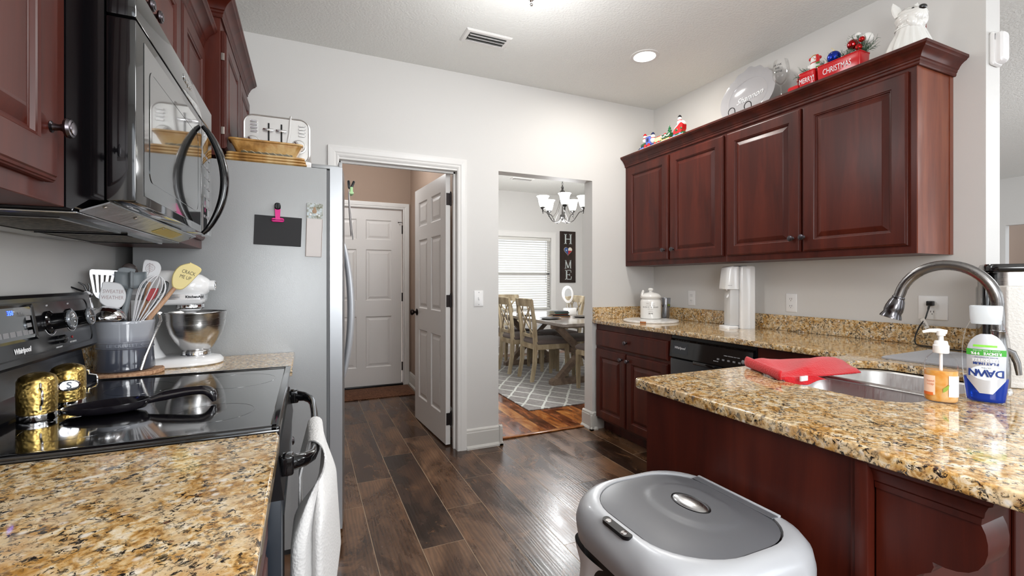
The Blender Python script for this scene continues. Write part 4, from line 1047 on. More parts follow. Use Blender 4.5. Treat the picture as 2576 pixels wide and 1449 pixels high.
# ---- spoon rest
M_SPB = M_('black_spoon_rest_glaze', '#17151a', .16, coat=.6)
sr = thing('spoon_rest', 'black ladle-shaped spoon rest with an arched handle on the glass cooktop', 'spoon rest', (-.43, 1.385, ZG))
def spoon_ring(x, hw, z, th):
    n = 20; P = []
    for k in range(n):
        a = 2*PI*k/n; c, s = math.cos(a), math.sin(a)
        P.append((x, hw*c, z+th*s))
    return P
mb = MB(); bowlN = 15
def bowl_pt(u, v):
    a = 2*PI*v; r = u
    x = .085*r*math.cos(a)*(1.0 if math.cos(a) < 0 else .95); y = .048*r*math.sin(a)
    return x, y
rings_top = []
for r, z in ((.02, .0035), (.5, .0038), (.8, .010), (.95, .019), (1.0, .0225)):
    rings_top.append([(bowl_pt(r, k/40)[0], bowl_pt(r, k/40)[1], z+.004*bowl_pt(r, k/40)[0]/.08*r) for k in range(40)])
rings_bot = []
for r, z in ((1.03, .022), (1.02, .016), (.9, .006), (.6, .0), (.02, .0)):
    rings_bot.append([(bowl_pt(r, k/40)[0], bowl_pt(r, k/40)[1], z+(.004*bowl_pt(r, k/40)[0]/.08*r if r > .9 else 0)) for k in range(40)])
mb.loft(rings_top+rings_bot); mb.build('bowl', M_SPB, sr, smooth=60)
hp = cr_spline([(.058, 0, .013), (.085, 0, .0215), (.11, 0, .028), (.145, 0, .033), (.175, -.002, .0355), (.195, -.003, .034), (.207, -.004, .026), (.212, -.004, .014), (.214, -.004, .0045)], 4)
hr_ = [lerp(*q) for q in [((.004, .010, i/8) if i < 8 else (.010, .0095, (i-8)/8) if i < 16 else (.0095, .0105, (i-16)/8) if i < 24 else (.0105, .004, (i-24)/8)) for i in range(len(hp))]]
mb = MB(); mb.tube(hp, hr_, 14, flat=1.15, upv=(0, 1, 0)); mb.build('arched_handle', M_SPB, sr)

# ---- cork trivet, crock
M_CORK = new_mat('cork'); m, nt, b = M_CORK; M_CORK = m
v = coords(nt); n = noise(nt, v, 110, 5, .7); r = ramp(nt, [(.35, '#8a6248'), (.5, '#b88f6f'), (.66, '#cfab8b')]); nt.links.new(n, r.inputs[0]); nt.links.new(r.outputs[0], b.inputs['Base Color']); b.inputs['Roughness'].default_value = .9
nt.links.new(bump(nt, n, .4, .004), b.inputs['Normal'])
CX, CY = -.566, 1.972
tag(MB().lathe([(0, 0), (.103, 0), (.107, .003), (.107, .012), (.104, .015), (0, .015)], 56).build('cork_trivet', M_CORK, smooth=35), 'round cork trivet under the utensil crock', 'trivet')
o = bpy.data.objects['cork_trivet']; o.location = (CX, CY, ZC)
ck = thing('utensil_crock', 'two-tone grey stoneware crock full of cooking utensils on a cork trivet', 'crock', (CX, CY, ZC+.0155))
def ceramic_grad(name, stops, z0, z1):
    m, nt, b = new_mat(name); tc = nt.nodes.new('ShaderNodeTexCoord'); sp = nt.nodes.new('ShaderNodeSeparateXYZ'); nt.links.new(tc.outputs['Object'], sp.inputs[0])
    mr = nt.nodes.new('ShaderNodeMapRange'); mr.inputs[1].default_value = z0; mr.inputs[2].default_value = z1; nt.links.new(sp.outputs['Z'], mr.inputs[0])
    r = ramp(nt, stops); nt.links.new(mr.outputs[0], r.inputs[0]); nt.links.new(r.outputs[0], b.inputs['Base Color'])
    b.inputs['Roughness'].default_value = .1; b.inputs['Coat Weight'].default_value = .5; return m
M_CRK = ceramic_grad('grey_glaze', [(0, '#3d414c'), (.42, '#4c505c'), (.56, '#7b7e88'), (.70, '#a2a5ad'), (1, '#a9acb3')], 0, .168)
cprof = [(0, 0), (.076, 0), (.081, .004), (.082, .012), (.0785, .04), (.0765, .072), (.0765, .075), (.0785, .077), (.0785, .080), (.0768, .082), (.0768, .095), (.0785, .097), (.0785, .100), (.0768, .102), (.0775, .125), (.081, .158), (.082, .166), (.0805, .169), (.078, .168), (.0765, .160), (.072, .10), (.071, .01), (0, .008)]
MB().lathe(cprof, 64).build('crock_wall', M_CRK, ck, smooth=40)
M_EMBG = M_('raised_glaze', '#8d919b', .1, coat=.5)
va = math.atan2(-.961, .276)   # direction from the crock to the camera
for i, chh in enumerate('LE CREUSET'):
    if chh == ' ': continue
    a = va-.32-.30+i*.108
    c, s = math.cos(a), math.sin(a)
    text_obj('raised_letter', chh, .0135, M_EMBG, ck, (.0775*c, .0775*s, .0885), (-s, c, 0), (0, 0, 1), .0012, bold=.0005)
a0 = va+.52
stroke_obj('raised_arrow', [[(.0775*math.cos(a), .0775*math.sin(a), .0885) for a in [a0+.6*k/10 for k in range(11)]],
                            [(.0775*math.cos(a0+.12), .0775*math.sin(a0+.12), .0945), (.0775*math.cos(a0), .0775*math.sin(a0), .0885), (.0775*math.cos(a0+.12), .0775*math.sin(a0+.12), .0825)]], .0011, M_EMBG, ck)
# utensil frame: a along (.961,.276), n towards camera, z up, world = centre + ...
UR = Vector((.961, .276, 0)); UN = Vector((.276, -.961, 0)); UC = Vector((CX, CY, 0))
def U(a, z, n=0.0): return UC+UR*a+UN*n+Vector((0, 0, z))
M_SIL = lambda nm, c: M_(nm, c, .45)
M_WSIL = M_SIL('white_silicone', '#dcdcde'); M_BSIL = M_SIL('black_silicone', '#17181b'); M_YSIL = M_SIL('butter_yellow_silicone', '#e9d68f'); M_GSIL = M_SIL('grey_silicone', '#7d8488')
M_HW = wood_mat('beech_handle', '#a97f62', '#c49a7a', '#d6b295', .5, (8, 8, 2), 0)
def utensil(name, label, head, n, th, hmat, handle, hr, handmat, round_=.004, hn=None, flatz=1.0):
    """head: outline [(a,z)] in the crock's view plane at offset n; handle: [(a,z,n)] centre line"""
    base = U(handle[-1][0], handle[-1][1], handle[-1][2])
    t = thing(name, label, 'utensil', base)
    ringf = [U(a, z, n+th/2)-base for a, z in head]; ringb = [U(a, z, n-th/2)-base for a, z in head]
    c = sum(ringf, Vector())/len(ringf); i_f = [c+(p-c)*.94+UN*th*.35 for p in ringf]; i_b = [p-UN*(th*1.7) for p in i_f]
    mb = MB(); mb.loft([i_b, ringb, ringf, i_f]); mb.build('utensil_head', hmat, t, smooth=30)
    mb = MB(); mb.tube([U(a, z, k)-base for a, z, k in handle], hr, 10, flat=flatz, upv=tuple(UR)); mb.build('handle', handmat, t)
    return t, base
def smooth_poly(P, n=4):
    """Catmull-Rom through closed outline"""
    out = []; N = len(P)
    for i in range(N):
        p0, p1, p2, p3 = P[i-1], P[i], P[(i+1) % N], P[(i+2) % N]
        for k in range(n):
            t = k/n
            out.append(tuple(.5*((2*p1[j])+(-p0[j]+p2[j])*t+(2*p0[j]-5*p1[j]+4*p2[j]-p3[j])*t*t+(-p0[j]+3*p1[j]-3*p2[j]+p3[j])*t**3) for j in (0, 1)))
    return out
ZI = .950
# slotted turner (white steel) : outline with slots made of bars
t = thing('slotted_turner', 'white slotted metal turner at the back left of the crock', 'utensil', U(-.03, ZI, -.04)); B = t.location.copy()
mb = MB(); hd = [(-.092, 1.268), (-.088, 1.272), (-.014, 1.267), (-.012, 1.262)]
def quadbar(a0, z0, a1, z1, w0, w1, n, th):
    mb.loft([[U(a0-w0/2, z0, n)-B, U(a0+w0/2, z0, n)-B, U(a0+w0/2, z0, n-th)-B, U(a0-w0/2, z0, n-th)-B], [U(a1-w1/2, z1, n)-B, U(a1+w1/2, z1, n)-B, U(a1+w1/2, z1, n-th)-B, U(a1-w1/2, z1, n-th)-B]])
n0 = -.040
mb.loft([[U(a, z, n0)-B for a, z in ((-.092, 1.255), (-.0915, 1.268), (-.087, 1.2715), (-.016, 1.268), (-.013, 1.262), (-.014, 1.250))], [U(a, z, n0-.0015)-B for a, z in ((-.092, 1.255), (-.0915, 1.268), (-.087, 1.2715), (-.016, 1.268), (-.013, 1.262), (-.014, 1.250))]])
for i in range(6):
    k = i/5; quadbar(-.0885+.071*k, 1.256, -.080+.046*k, 1.192, .0075, .006, n0, .0015)
mb.loft([[U(a, z, n0)-B for a, z in ((-.083, 1.193), (-.031, 1.193), (-.040, 1.178), (-.060, 1.165), (-.076, 1.178))], [U(a, z, n0-.0015)-B for a, z in ((-.083, 1.193), (-.031, 1.193), (-.040, 1.178), (-.060, 1.165), (-.076, 1.178))]])
mb.build('slotted_blade', M_('white_steel', '#dcdce0', .25, metal=.6), t, smooth=0)
mb = MB(); mb.tube([U(-.060, 1.170, n0)-B, U(-.052, 1.10, n0)-B, U(-.03, ZI, -.04)-B], [.006, .0055, .005], 8); mb.build('handle', M_STEEL, t)
t, B = utensil('printed_spatula', 'off-white spatula printed SWEATER WEATHER, at the front left of the crock',
        smooth_poly([(-.0564, 1.2290), (-.030, 1.2280), (-.0095, 1.2194), (.0012, 1.190), (-.0015, 1.1609), (-.0138, 1.1421), (-.032, 1.143), (-.0514, 1.1492), (-.0655, 1.1652), (-.0646, 1.1935), (-.060, 1.214)]),
        .012, .008, M_WSIL, [(-.030, 1.150, .010), (-.028, 1.10, .008), (-.02, ZI, 0)], .006, M_HW)
M_BRN = M_('faded_brown_print', '#a08a8a', .6)
text_obj('printed_letters', 'SWEATER', .017, M_BRN, t, U(-.031, 1.1965, .0188)-B, UR-Vector((0, 0, .06)), (0, 0, 1), .0001, sx=.72)
text_obj('printed_letters', 'WEATHER', .017, M_BRN, t, U(-.033, 1.1765, .0188)-B, UR-Vector((0, 0, .06)), (0, 0, 1), .0001, sx=.72)
t, B = utensil('flat_turner', 'grey silicone turner standing behind the four-blade masher', smooth_poly([(-.018, 1.2753), (.0233, 1.2738), (.0251, 1.262), (.0077, 1.2193), (-.0214, 1.2128)], 3), -.022, .004, M_GSIL,
        [(-.005, 1.220, -.022), (-.004, 1.14, -.018), (-.002, ZI, -.01)], .005, M_GSIL)
# meat chopper: crossed blades
t = thing('meat_chopper', 'grey plastic meat chopper with crossed curved blades, upright in the crock', 'utensil', U(-.004, ZI, .002)); B = t.location.copy()
for k in range(4):
    a = PI/4+k*PI/2+.25
    def bl(u, v, a=a):
        r = .006+.036*u; bend = a+.55*u
        return U(.014, 0, -.004)+UR*(r*math.cos(bend))+UN*(r*math.sin(bend))*.9+Vector((0, 0, 1.2050+.056*v+(.004*u)))-B
    mb = MB(); mb.grid(bl, 8, 4); mb.build('blade', M_GSIL, t, smooth=180, solidify=.004)
mb = MB(); mb.tube([U(.014, 1.262, -.004)-B, U(.0125, 1.205, -.004)-B, U(-.004, 1.12, 0)-B, U(-.004, ZI, .002)-B], [.007, .0085, .010, .010], 12); mb.build('handle', M_GSIL, t)
t = thing('serving_spoon', 'dark brown spoon with its back turned, rearmost in the crock', 'utensil', U(.01, ZI, -.045)); B = t.location.copy()
mb = MB(); mb.sphere((0, 0, 0), 1, 18, 12)
for vv in mb.bm.verts: vv.co = (U(.010, 1.262, -.055)-B)+UR*(vv.co.x*.025)+UN*(vv.co.y*.007)+Vector((0, 0, vv.co.z*.033))
mb.build('spoon_bowl', M_('dark_brown_nylon', '#4c4341', .35), t)
mb = MB(); mb.tube([U(.010, 1.235, -.055)-B, U(.01, ZI, -.045)-B], .005, 8); mb.build('handle', MATS['dark_brown_nylon'], t)
t, B = utensil('leaf_spatula', 'white spatula with a leaf outline printed on it, tallest in the crock',
        smooth_poly([(.0519, 1.3063), (.072, 1.3055), (.090, 1.2995), (.0983, 1.2809), (.0945, 1.257), (.080, 1.232), (.060, 1.228), (.046, 1.247), (.0457, 1.278)]), -.030, .008, M_WSIL, [(.066, 1.236, -.030), (.045, 1.12, -.02), (.02, ZI, -.01)], .006, M_HW)
leaf = [(.066, 1.296), (.058, 1.288), (.0545, 1.277), (.057, 1.268), (.064, 1.264), (.072, 1.266), (.0795, 1.273), (.081, 1.282), (.076, 1.289), (.066, 1.296)]
sk_ = [[U(a, z, -.0226)-B for a, z in leaf], [U(.066, 1.296, -.0226)-B, U(.0655, 1.264, -.0226)-B, U(.060, 1.252, -.0226)-B]]
for k in range(4):
    z = 1.269+k*.006; sk_ += [[U(.0657, z, -.0226)-B, U(.0590, z+.006, -.0226)-B], [U(.0657, z, -.0226)-B, U(.0755, z+.0065, -.0226)-B]]
stroke_obj('leaf_print', sk_, .0005, M_BRN, t)
# whisk
wk = thing('wire_whisk', 'white wire balloon whisk tilted to the right in the crock', 'utensil', U(.008, ZI, .03)); B = wk.location.copy()
ax0 = U(.0155, 1.055, .032)-B; ax1 = U(.0905, 1.250, .012)-B; axd = (ax1-ax0); Lw = axd.length; axd.normalize(); s1 = axd.cross(UN).normalized(); s2 = axd.cross(s1)
for k in range(7):
    a = PI*k/7; d = s1*math.cos(a)+s2*math.sin(a); pts = []
    for i in range(33):
        t_ = i/32*2-1; w_ = .037*math.sin(PI*(1-abs(t_))**.62)**.9 if abs(t_) < 1 else 0
        hgt = Lw*(1-abs(t_)**2.6)
        sg = 1 if t_ > 0 else -1
        prof = .006+.031*(math.sin(min(1, hgt/Lw)*PI*.62)**1.6)
        if hgt > Lw*.72: prof *= math.sqrt(max(0, 1-((hgt-Lw*.72)/(Lw*.28))**2))
        pts.append(ax0+axd*hgt+d*(sg*prof))
    mb = MB(); mb.tube(pts, .00135, 6); mb.build('wire_loop', M_('white_coated_wire', '#eeeef1', .3), wk)
mb = MB(); mb.tube([ax0+axd*.012, ax0, Vector((0, 0, 0))], [.008, .009, .009], 12); mb.build('handle', M_STEEL, wk)
t, B = utensil('black_spatula', 'narrow black spatula with white lettering, right of the whisk', smooth_poly([(.1086, 1.2314), (.1195, 1.2236), (.1142, 1.195), (.098, 1.155), (.0806, 1.1279), (.0660, 1.1324), (.085, 1.170), (.1009, 1.2096)]),
        .0, .008, M_BSIL, [(.073, 1.132, 0), (.060, 1.09, .0), (.02, ZI, .01)], .006, M_HW)
text_obj('printed_letters', 'QUEEN', .014, M_TXTW, t, U(.0945, 1.172, .0068)-B, UR*.35+Vector((0, 0, .94)), Vector((0, 0, .35))-UR*.94, .0001, sx=.8)
t, B = utensil('yellow_spatula', 'butter yellow spatula reading CRACK ME UP, with a wooden handle leaning right',
        smooth_poly([(.1775, 1.2974), (.184, 1.298), (.2152, 1.2751), (.1967, 1.2447), (.164, 1.2062), (.1426, 1.2019), (.1278, 1.2151), (.1294, 1.2542), (.1479, 1.2852)], 5), .012, .009, M_YSIL,
        [(.140, 1.215, .012), (.1065, 1.165, .015), (.068, 1.11, .018), (.0, ZI, .0)], [.0065, .0078, .0085, .0085], M_HW)
rr = UR*.94-Vector((0, 0, .34)); uu = Vector((0, 0, .94))+UR*.34
M_INK = M_('dark_ink', '#4a4538', .6)
text_obj('printed_letters', 'CRACK', .0185, M_INK, t, U(.176, 1.2620, .0200)-B, rr, uu, .0001, sx=.68)
text_obj('printed_letters', 'ME UP', .0185, M_INK, t, U(.166, 1.2450, .0200)-B, rr, uu, .0001, sx=.68)
# ladle: upside-down bowl over the rim
ld = thing('soup_ladle', 'shiny steel ladle with its domed bowl turned down over the crock rim', 'utensil', U(-.047, 1.102, .045)); B = ld.location.copy()
mb = MB(); mb.M = Matrix.Rotation(-.10, 4, 'X'); mb.lathe([(.0475, -.002), (.0505, .000), (.0500, .012), (.044, .028), (.031, .040), (.016, .0460), (0, .048)], 40, cap=False); mb.build('ladle_bowl', M_CHROME, ld, smooth=180, solidify=.0012)
mb = MB(); mb.tube([(.035, -.01, .005), (.03, .045, -.02), (.035, .06, -.12)], [.004, .004, .005], 8); mb.build('handle', M_STEEL, ld)
t, B = utensil('red_spatula', 'red and white printed spatula seen through the whisk wires', smooth_poly([(.066, 1.203), (.084, 1.206), (.0907, 1.2025), (.080, 1.172), (.062, 1.160), (.055, 1.175)], 3), -.012, .006, M_SIL('red_silicone', '#b3121f'), [(.066, 1.166, -.012), (.04, 1.08, -.01), (.01, ZI, .0)], .005, M_HW)
# serrated grapefruit knife/tongs hanging over the front of the rim
tk = thing('serrated_tongs', 'slim steel serrated tongs hooked over the right rim of the crock', 'utensil', U(.086, 1.090, .0)); B = tk.location.copy()
pA = [U(.088, 1.118, -.004)-B, U(.093, 1.112, .020)-B, U(.0945, 1.095, .036)-B, U(.0735, 1.04, .062)-B, U(.052, .98, .0795)-B, U(.040, .936, .0860)-B]
mb = MB(); mb.tube(pA, [.004, .0045, .0045, .0042, .004, .0038], 6, flat=.5, upv=tuple(UR)); mb.build('front_arm', M_STEEL, tk, smooth=30)
mb = MB()
for k in range(11):
    t_ = .35+k*.055; 
    p = pA[4].lerp(pA[5], k/11)+UR*(-.0048); mb.sphere(p, .0016, 6, 4)
mb.build('serration', M_STEEL, tk)
mb = MB(); mb.tube([U(.090, 1.120, -.006)-B, U(.078, 1.116, .010)-B, U(.066, 1.085, .018)-B, U(.03, ZI+.02, .01)-B], [.0045, .0045, .004, .004], 6, flat=.5); mb.build('rear_arm', M_STEEL, tk, smooth=30)
mb = MB(); mb.at(U(.092, 1.118, .008)-B, (0, .3, .28)); mb.box(-.007, .007, -.010, .010, -.007, .007, .003); mb.build('spring_joint', M_CHROME, tk)
# can-opener-like tool leaning at the left behind the back panel
tn = thing('garlic_press', 'steel garlic press with black-tipped prongs, leftmost in the crock', 'utensil', U(-.060, ZI+.01, -.015)); B = tn.location.copy()
mb = MB(); mb.tube([U(-.0955, 1.185, -.015)-B, U(-.088, 1.13, -.015)-B, U(-.060, ZI+.01, -.015)-B], [.008, .0095, .007], 10); mb.build('body', M_CHROME, tn)
mb = MB(); mb.mat4(Matrix.Translation(U(-.096, 1.187, -.015)-B) @ Matrix.Rotation(PI/2, 4, 'X')); mb.lathe([(0, -.006), (.012, -.006), (.014, 0), (.012, .006), (.006, .0065), (.005, .003), (0, .003)], 20); mb.build('pivot', M_CHROME, tn)
for e in (((-.100, 1.195), (-.118, 1.2035), (-.139, 1.2145)), ((-.097, 1.198), (-.104, 1.218), (-.1185, 1.2285)), ((-.092, 1.198), (-.090, 1.212), (-.0945, 1.225))):
    mb = MB(); mb.tube([U(a, z, -.015)-B for a, z in e], [.0035, .003, .0022], 8); mb.build('prong', M_BLACKS, tn)

# ---- stand mixer (tilt head, pointing along +x)
mxr = thing('stand_mixer', 'white tilt-head stand mixer with a steel bowl beside the fridge', 'stand mixer', (-.385, 2.120, ZC), .0)
M_MIX = M_('white_mixer_enamel', '#f2f2f3', .12, coat=.6)
def ering(cx, hx, hy, z, n=36, p=2.0, x_shift=0):
    P = []
    for k in range(n):
        a = 2*PI*k/n; c, s = math.cos(a), math.sin(a); q = (abs(c)**p+abs(s)**p)**(-1/p); P.append((cx+hx*q*c, hy*q*s, z))
    return P
mb = MB(); mb.loft([ering(-.075, .155, .098, .0, p=2.5), ering(-.075, .160, .103, .004, p=2.5), ering(-.075, .160, .103, .014, p=2.5), ering(-.076, .150, .094, .026, p=2.4), ering(-.080, .125, .080, .032, p=2.2)]); mb.build('foot_plate', M_MIX, mxr, smooth=50)
mb = MB(); mb.loft([ering(-.155, .060, .060, .022), ering(-.165, .046, .048, .06), ering(-.178, .040, .044, .12), ering(-.178, .043, .048, .19), ering(-.170, .052, .052, .245)]); mb.build('column', M_MIX, mxr, smooth=60)
# head: rings along x
def hring(x, hy, hz, zc, n=28, p=2.3, flat=-1):
    P = []
    for k in range(n):
        a = 2*PI*k/n; c, s = math.cos(a), math.sin(a); q = (abs(c)**p+abs(s)**p)**(-1/p)
        z = hz*q*s
        if flat > 0: z = max(z, -flat)
        P.append((x, hy*q*c, zc+z))
    return P
mb = MB(); mb.loft([hring(-.250, .012, .018, .305), hring(-.245, .032, .036, .304), hring(-.225, .048, .048, .303), hring(-.17, .057, .054, .304, flat=.047), hring(-.09, .060, .056, .303, flat=.046), hring(-.02, .058, .053, .299, flat=.042), hring(.015, .050, .044, .297, flat=.040), hring(.030, .036, .032, .298), hring(.038, .024, .022, .300)])
mb.build('motor_head', M_MIX, mxr, smooth=60)
mb = MB(); mb.at((.034, 0, .300), (0, PI/2, 0)); mb.lathe([(.0205, -.004), (.0205, .018), (.0195, .022), (.017, .022)], 28, cap=False); mb.build('hub_collar', M_MIX, mxr)
mb = MB(); mb.at((.0535, 0, .300), (0, PI/2, 0)); mb.lathe([(0, .006), (.006, .005), (.012, .0035), (.0175, .0025), (.0185, -.004)], 28, cap=False)
for k in range(4): 
    a = k*PI/2; mb.tube([(0, 0, .0055), (.013*math.cos(a), .013*math.sin(a), .0055)], [.0035, .0015], 6)
mb.build('hub_cover', M_CHROME, mxr)
mb = MB(); mb.loft([[(x, y*s, z) for x, y in pts_] for pts_, s, z in [([(-.235, -.045), (-.14, -.0595), (-.05, -.0615), (.018, -.055), (.026, -.040), (.026, .040), (.018, .055), (-.05, .0615), (-.14, .0595), (-.235, .045)], 1, z) for z in (.248, .268)]]); mb.build('trim_band', M_('satin_band', '#d8d8da', .25, metal=.7), mxr, smooth=30)
mb = MB(); mb.loft([[(x, y, z) for x, y in [(-.235+i, -.045), (-.14, -.060+i), (-.05, -.062+i), (.018-i, -.055+i), (.026-i, -.040), (.026-i, .040), (.018-i, .055-i), (-.05, .062-i), (-.14, .060-i), (-.235+i, .045)]] for i, z in ((.012, .228), (.003, .236), (0, .248))]); mb.build('lower_shell', M_MIX, mxr, smooth=50)
text_obj('brand_lettering', 'KitchenAid', .0125, M_TXTK, mxr, (.0, -.0590, .258), (.995, .10, 0), (0, 0, 1), .0003, align='CENTER', bold=.0005)
text_obj('brand_lettering', 'Classic', .013, M_TXTG, mxr, (-.063, -.0630, .258), (1, -.01, 0), (0, 0, 1), .0003, shear=.2)
mb = MB(); mb.at((-.024, 0, 0)); mb.lathe([(.043, .230), (.045, .226), (.045, .216), (.042, .212), (.0, .212)], 36, cap=False); mb.build('planetary_ring', M_CHROME, mxr)
mb = MB(); mb.at((-.024, 0, 0)); mb.lathe([(.036, .212), (.035, .206), (.026, .201), (.020, .199), (.019, .192), (0, .192)], 32, cap=False); mb.build('planetary', M_MIX, mxr)
mb = MB(); mb.at((-.028, 0, 0)); mb.cyl((0, 0, .193), (0, 0, .10), .006); mb.sphere((0, 0, .085), .035, 16, 10, (.9, .35, 1)); mb.build('beater', M_STEEL, mxr)
mb = MB(); mb.at((-.005, 0, 0)); mb.lathe([(.0, .040), (.042, .040), (.046, .042), (.047, .048), (.044, .052), (.056, .064), (.074, .090), (.088, .120), (.096, .155), (.099, .194), (.1015, .198), (.1005, .200), (.097, .197), (.094, .155), (.086, .121), (.071, .091), (.050, .066), (0, .060)], 64, cap=False); mb.build('mixing_bowl', M_STEELH, mxr, smooth=60)
mb = MB(); mb.at((-.005, 0, 0)); mb.lathe([(.050, .030), (.051, .034), (.047, .037), (.046, .050), (.042, .052)], 40, cap=False); mb.build('bowl_clamp', M_CHROME, mxr)

# ---- fridge side: black envelope, pink clip, notepad
FS = 2.2775
tag(MB().box(-.0935, .0935, -.0045, -.0005, -.0645, .0645, .0008, 1).build('black_envelope', M_('black_card', '#2c2c2e', .7), smooth=0), 'black card held on the fridge side by a pink magnetic clip', 'envelope')
o = bpy.data.objects['black_envelope']; o.location = (-.115, FS, 1.4535); o.rotation_euler = (0, .035, 0)
cl = thing('magnetic_clip', 'pink and black magnetic bag clip on the fridge side, over the black card', 'clip', (-.1165, FS-.005, 1.545))
M_PINK = M_('hot_pink_plastic', '#e8258f', .3)
mb = MB(); mb.loft([[(a, -d, b-.044) for a, b in rrect(.050-2*i, .018-2*i, .0085)] for i, d in ((0, .000), (0, .006), (.002, .009))]); mb.build('clip_jaw', M_PINK, cl)
mb = MB(); mb.loft([[(a, -d, b-.020) for a, b in ((-.0085, -.024), (.0085, -.024), (.011, .024), (-.011, .024))] for d in (0, .012)]); mb.build('clip_arm', M_PINK, cl)
mb = MB(); mb.loft([[(a, -d, b+.016) for a, b in rrect(.024-2*i, .030-2*i, .010)] for i, d in ((0, 0), (0, .014), (.003, .018))]); mb.build('clip_grip', M_BLACKS, cl)
cg = thing('notepad', 'long magnetic notepad with a picture heading on the fridge side', 'notepad', (.032, FS, 1.464), 0)
cg.rotation_euler = (0, .03, 0)
mb = MB(); mb.box(-.034, .034, -.005, 0, -.122, .122, .0008, 1); mb.build('paper_pad', M_('cream_paper', '#dcd6d3', .7), cg, smooth=0)
def pic_mat():
    m, nt, b = new_mat('meadow_picture'); v = coords(nt, (1, 1, 1)); n = noise(nt, v, 70, 4, .6); r = ramp(nt, [(.35, '#6d6d52'), (.5, '#aeb2ab'), (.6, '#c7d2d6')]); nt.links.new(n, r.inputs[0]); nt.links.new(r.outputs[0], b.inputs['Base Color']); b.inputs['Roughness'].default_value = .5; return m
MB().box(-.0335, .0335, -.0058, -.005, .052, .1215).build('meadow_picture', pic_mat(), cg, smooth=0)
mb = MB()
for x, z, r in ((-.002, .085, .010), (-.002, .098, .006)): mb.sphere((x, -.0058, z), r, 12, 6, (1, .1, 1))
mb.build('painted_rabbit', M_('rabbit_tan', '#a88a6e', .6), cg)
mb = MB()
for x, z, r in ((-.018, .070, .005), (.018, .066, .004), (.008, .072, .004)): mb.sphere((x, -.0058, z), r, 10, 6, (1, .1, 1))
mb.build('painted_flower', M_('flower_white', '#eeeeea', .6), cg)
mb = MB(); mb.tube([(-.0325, -.0055, .050), (-.0322, -.0055, -.120), (.0322, -.0055, -.120), (.0325, -.0055, .050)], .0007, 4); mb.build('torn_border', M_('sepia_border', '#8a7468', .7), cg)
# on the fridge front (seen edge-on): note sheets with clips
nf = thing('note_sheets', 'white note sheets hung on the fridge front, seen edge-on beside the pantry doorway', 'paper', (.187, 2.42, 1.595))
mb = MB(); mb.grid(lambda u, v: (.002+.012*(1-v)**1.5+.004*u, -.05+.10*u, -.135+.22*v), 6, 8); mb.build('sheet', M_('cream_paper', '#dcd6d3', .7), nf, smooth=180, solidify=.002)
mb = MB(); mb.grid(lambda u, v: (.006+.018*(1-v)**1.2+.003*u, -.03+.08*u, -.155+.22*v), 6, 8); mb.build('sheet', M_WHITEP, nf, smooth=180, solidify=.001)
cf = thing('chip_clip', 'green and black chip clip holding notes on the fridge front', 'clip', (.192, 2.41, 1.690))
mb = MB(); mb.box(.0, .020, -.03, .03, -.030, -.018, .004); mb.box(.004, .018, -.01, .01, -.03, .010, .004); mb.build('clip_jaw', M_('mint_green_plastic', '#a8cf98', .35), cf)
mb = MB(); mb.at((.016, 0, .018), (0, .35, 0)); mb.box(-.006, .006, -.009, .009, -.018, .024, .005); mb.at((.0, 0, .018), (0, -.1, 0)); mb.box(-.006, .006, -.009, .009, -.018, .024, .005); mb.build('clip_grip', M_BLACKS, cf)

# ---- stoneware pans and toaster on the fridge
M_STONE = new_mat('seasoned_stoneware'); m, nt, b = M_STONE; M_STONE = m
v = coords(nt); n = noise(nt, v, 14, 4, .6); r = ramp(nt, [(.3, '#7d5526'), (.48, '#b98a4a'), (.65, '#d3b27b')]); nt.links.new(n, r.inputs[0]); nt.links.new(r.outputs[0], b.inputs['Base Color']); b.inputs['Roughness'].default_value = .35
M_STONED = M_('dark_seasoned_emboss', '#5d5640', .4, bump=(40, .3))
FT = 1.7502
def pan(z, h, w0, w1, d0, d1, label, first):
    t = thing('stoneware_pan', label, 'baking pan', (-.162, 2.333, z), 0)
    mb = MB(); c = lambda w_, d_, r, zz: [(a, b_, zz) for a, b_ in rrect(w_, d_, r, 5)]
    mb.loft([c(w0, d0, .012, 0), c(w0+.004, d0+.004, .014, .002), c(w1-.014, d1-.014, .018, h-.010), c(w1, d1, .020, h-.007), c(w1, d1, .020, h-.001), c(w1-.003, d1-.003, .018, h), c(w1-.020, d1-.020, .012, h-.002), c(w0-.01, d0-.01, .01, .006)])
    mb.build('pan_wall', M_STONE, t, smooth=50); return t
for k, zz in enumerate((0, .0125, .025)):
    pan(FT+zz, .0145, (.296, .300, .296)[k]-.01, .325-.008*k, .070, .094, ['brown stoneware tray, lowest of the nested stack on the fridge', 'brown stoneware tray, middle of the nested stack on the fridge', 'brown stoneware tray directly below the deep loaf pan on the fridge'][k], k)
p = pan(FT+.0395, .062, .225, .296, .050, .094, 'deep tan stoneware loaf pan with an embossed braid, on top of the tray stack', 0)
mb = MB(); mb.box(-.100, .104, -.0295, -.020, .002, .020, .002)
bd = mb.build('embossed_band', M_STONED, p)
for k in range(7):
    x = -.092+k*.028
    mb = MB(); mb.tube([(x, -.0300, .015), (x+.010, -.0305, .011), (x+.020, -.030, .005)], [.001, .0018, .001], 6); mb.build('braid_ridge', M_('pale_emboss', '#b5ad93', .35), bd)
ts = thing('toaster', 'four-slice stainless toaster standing on the fridge behind the pans', 'toaster', (-.122, 2.505, FT), -.03)
M_TOS = M_('toaster_steel', '#dddcda', .36, metal=.8)
def tring(y, w_, h, z0, r): return [(a, y, b_+z0+h/2) for a, b_ in rrect(w_, h, r, 8)]
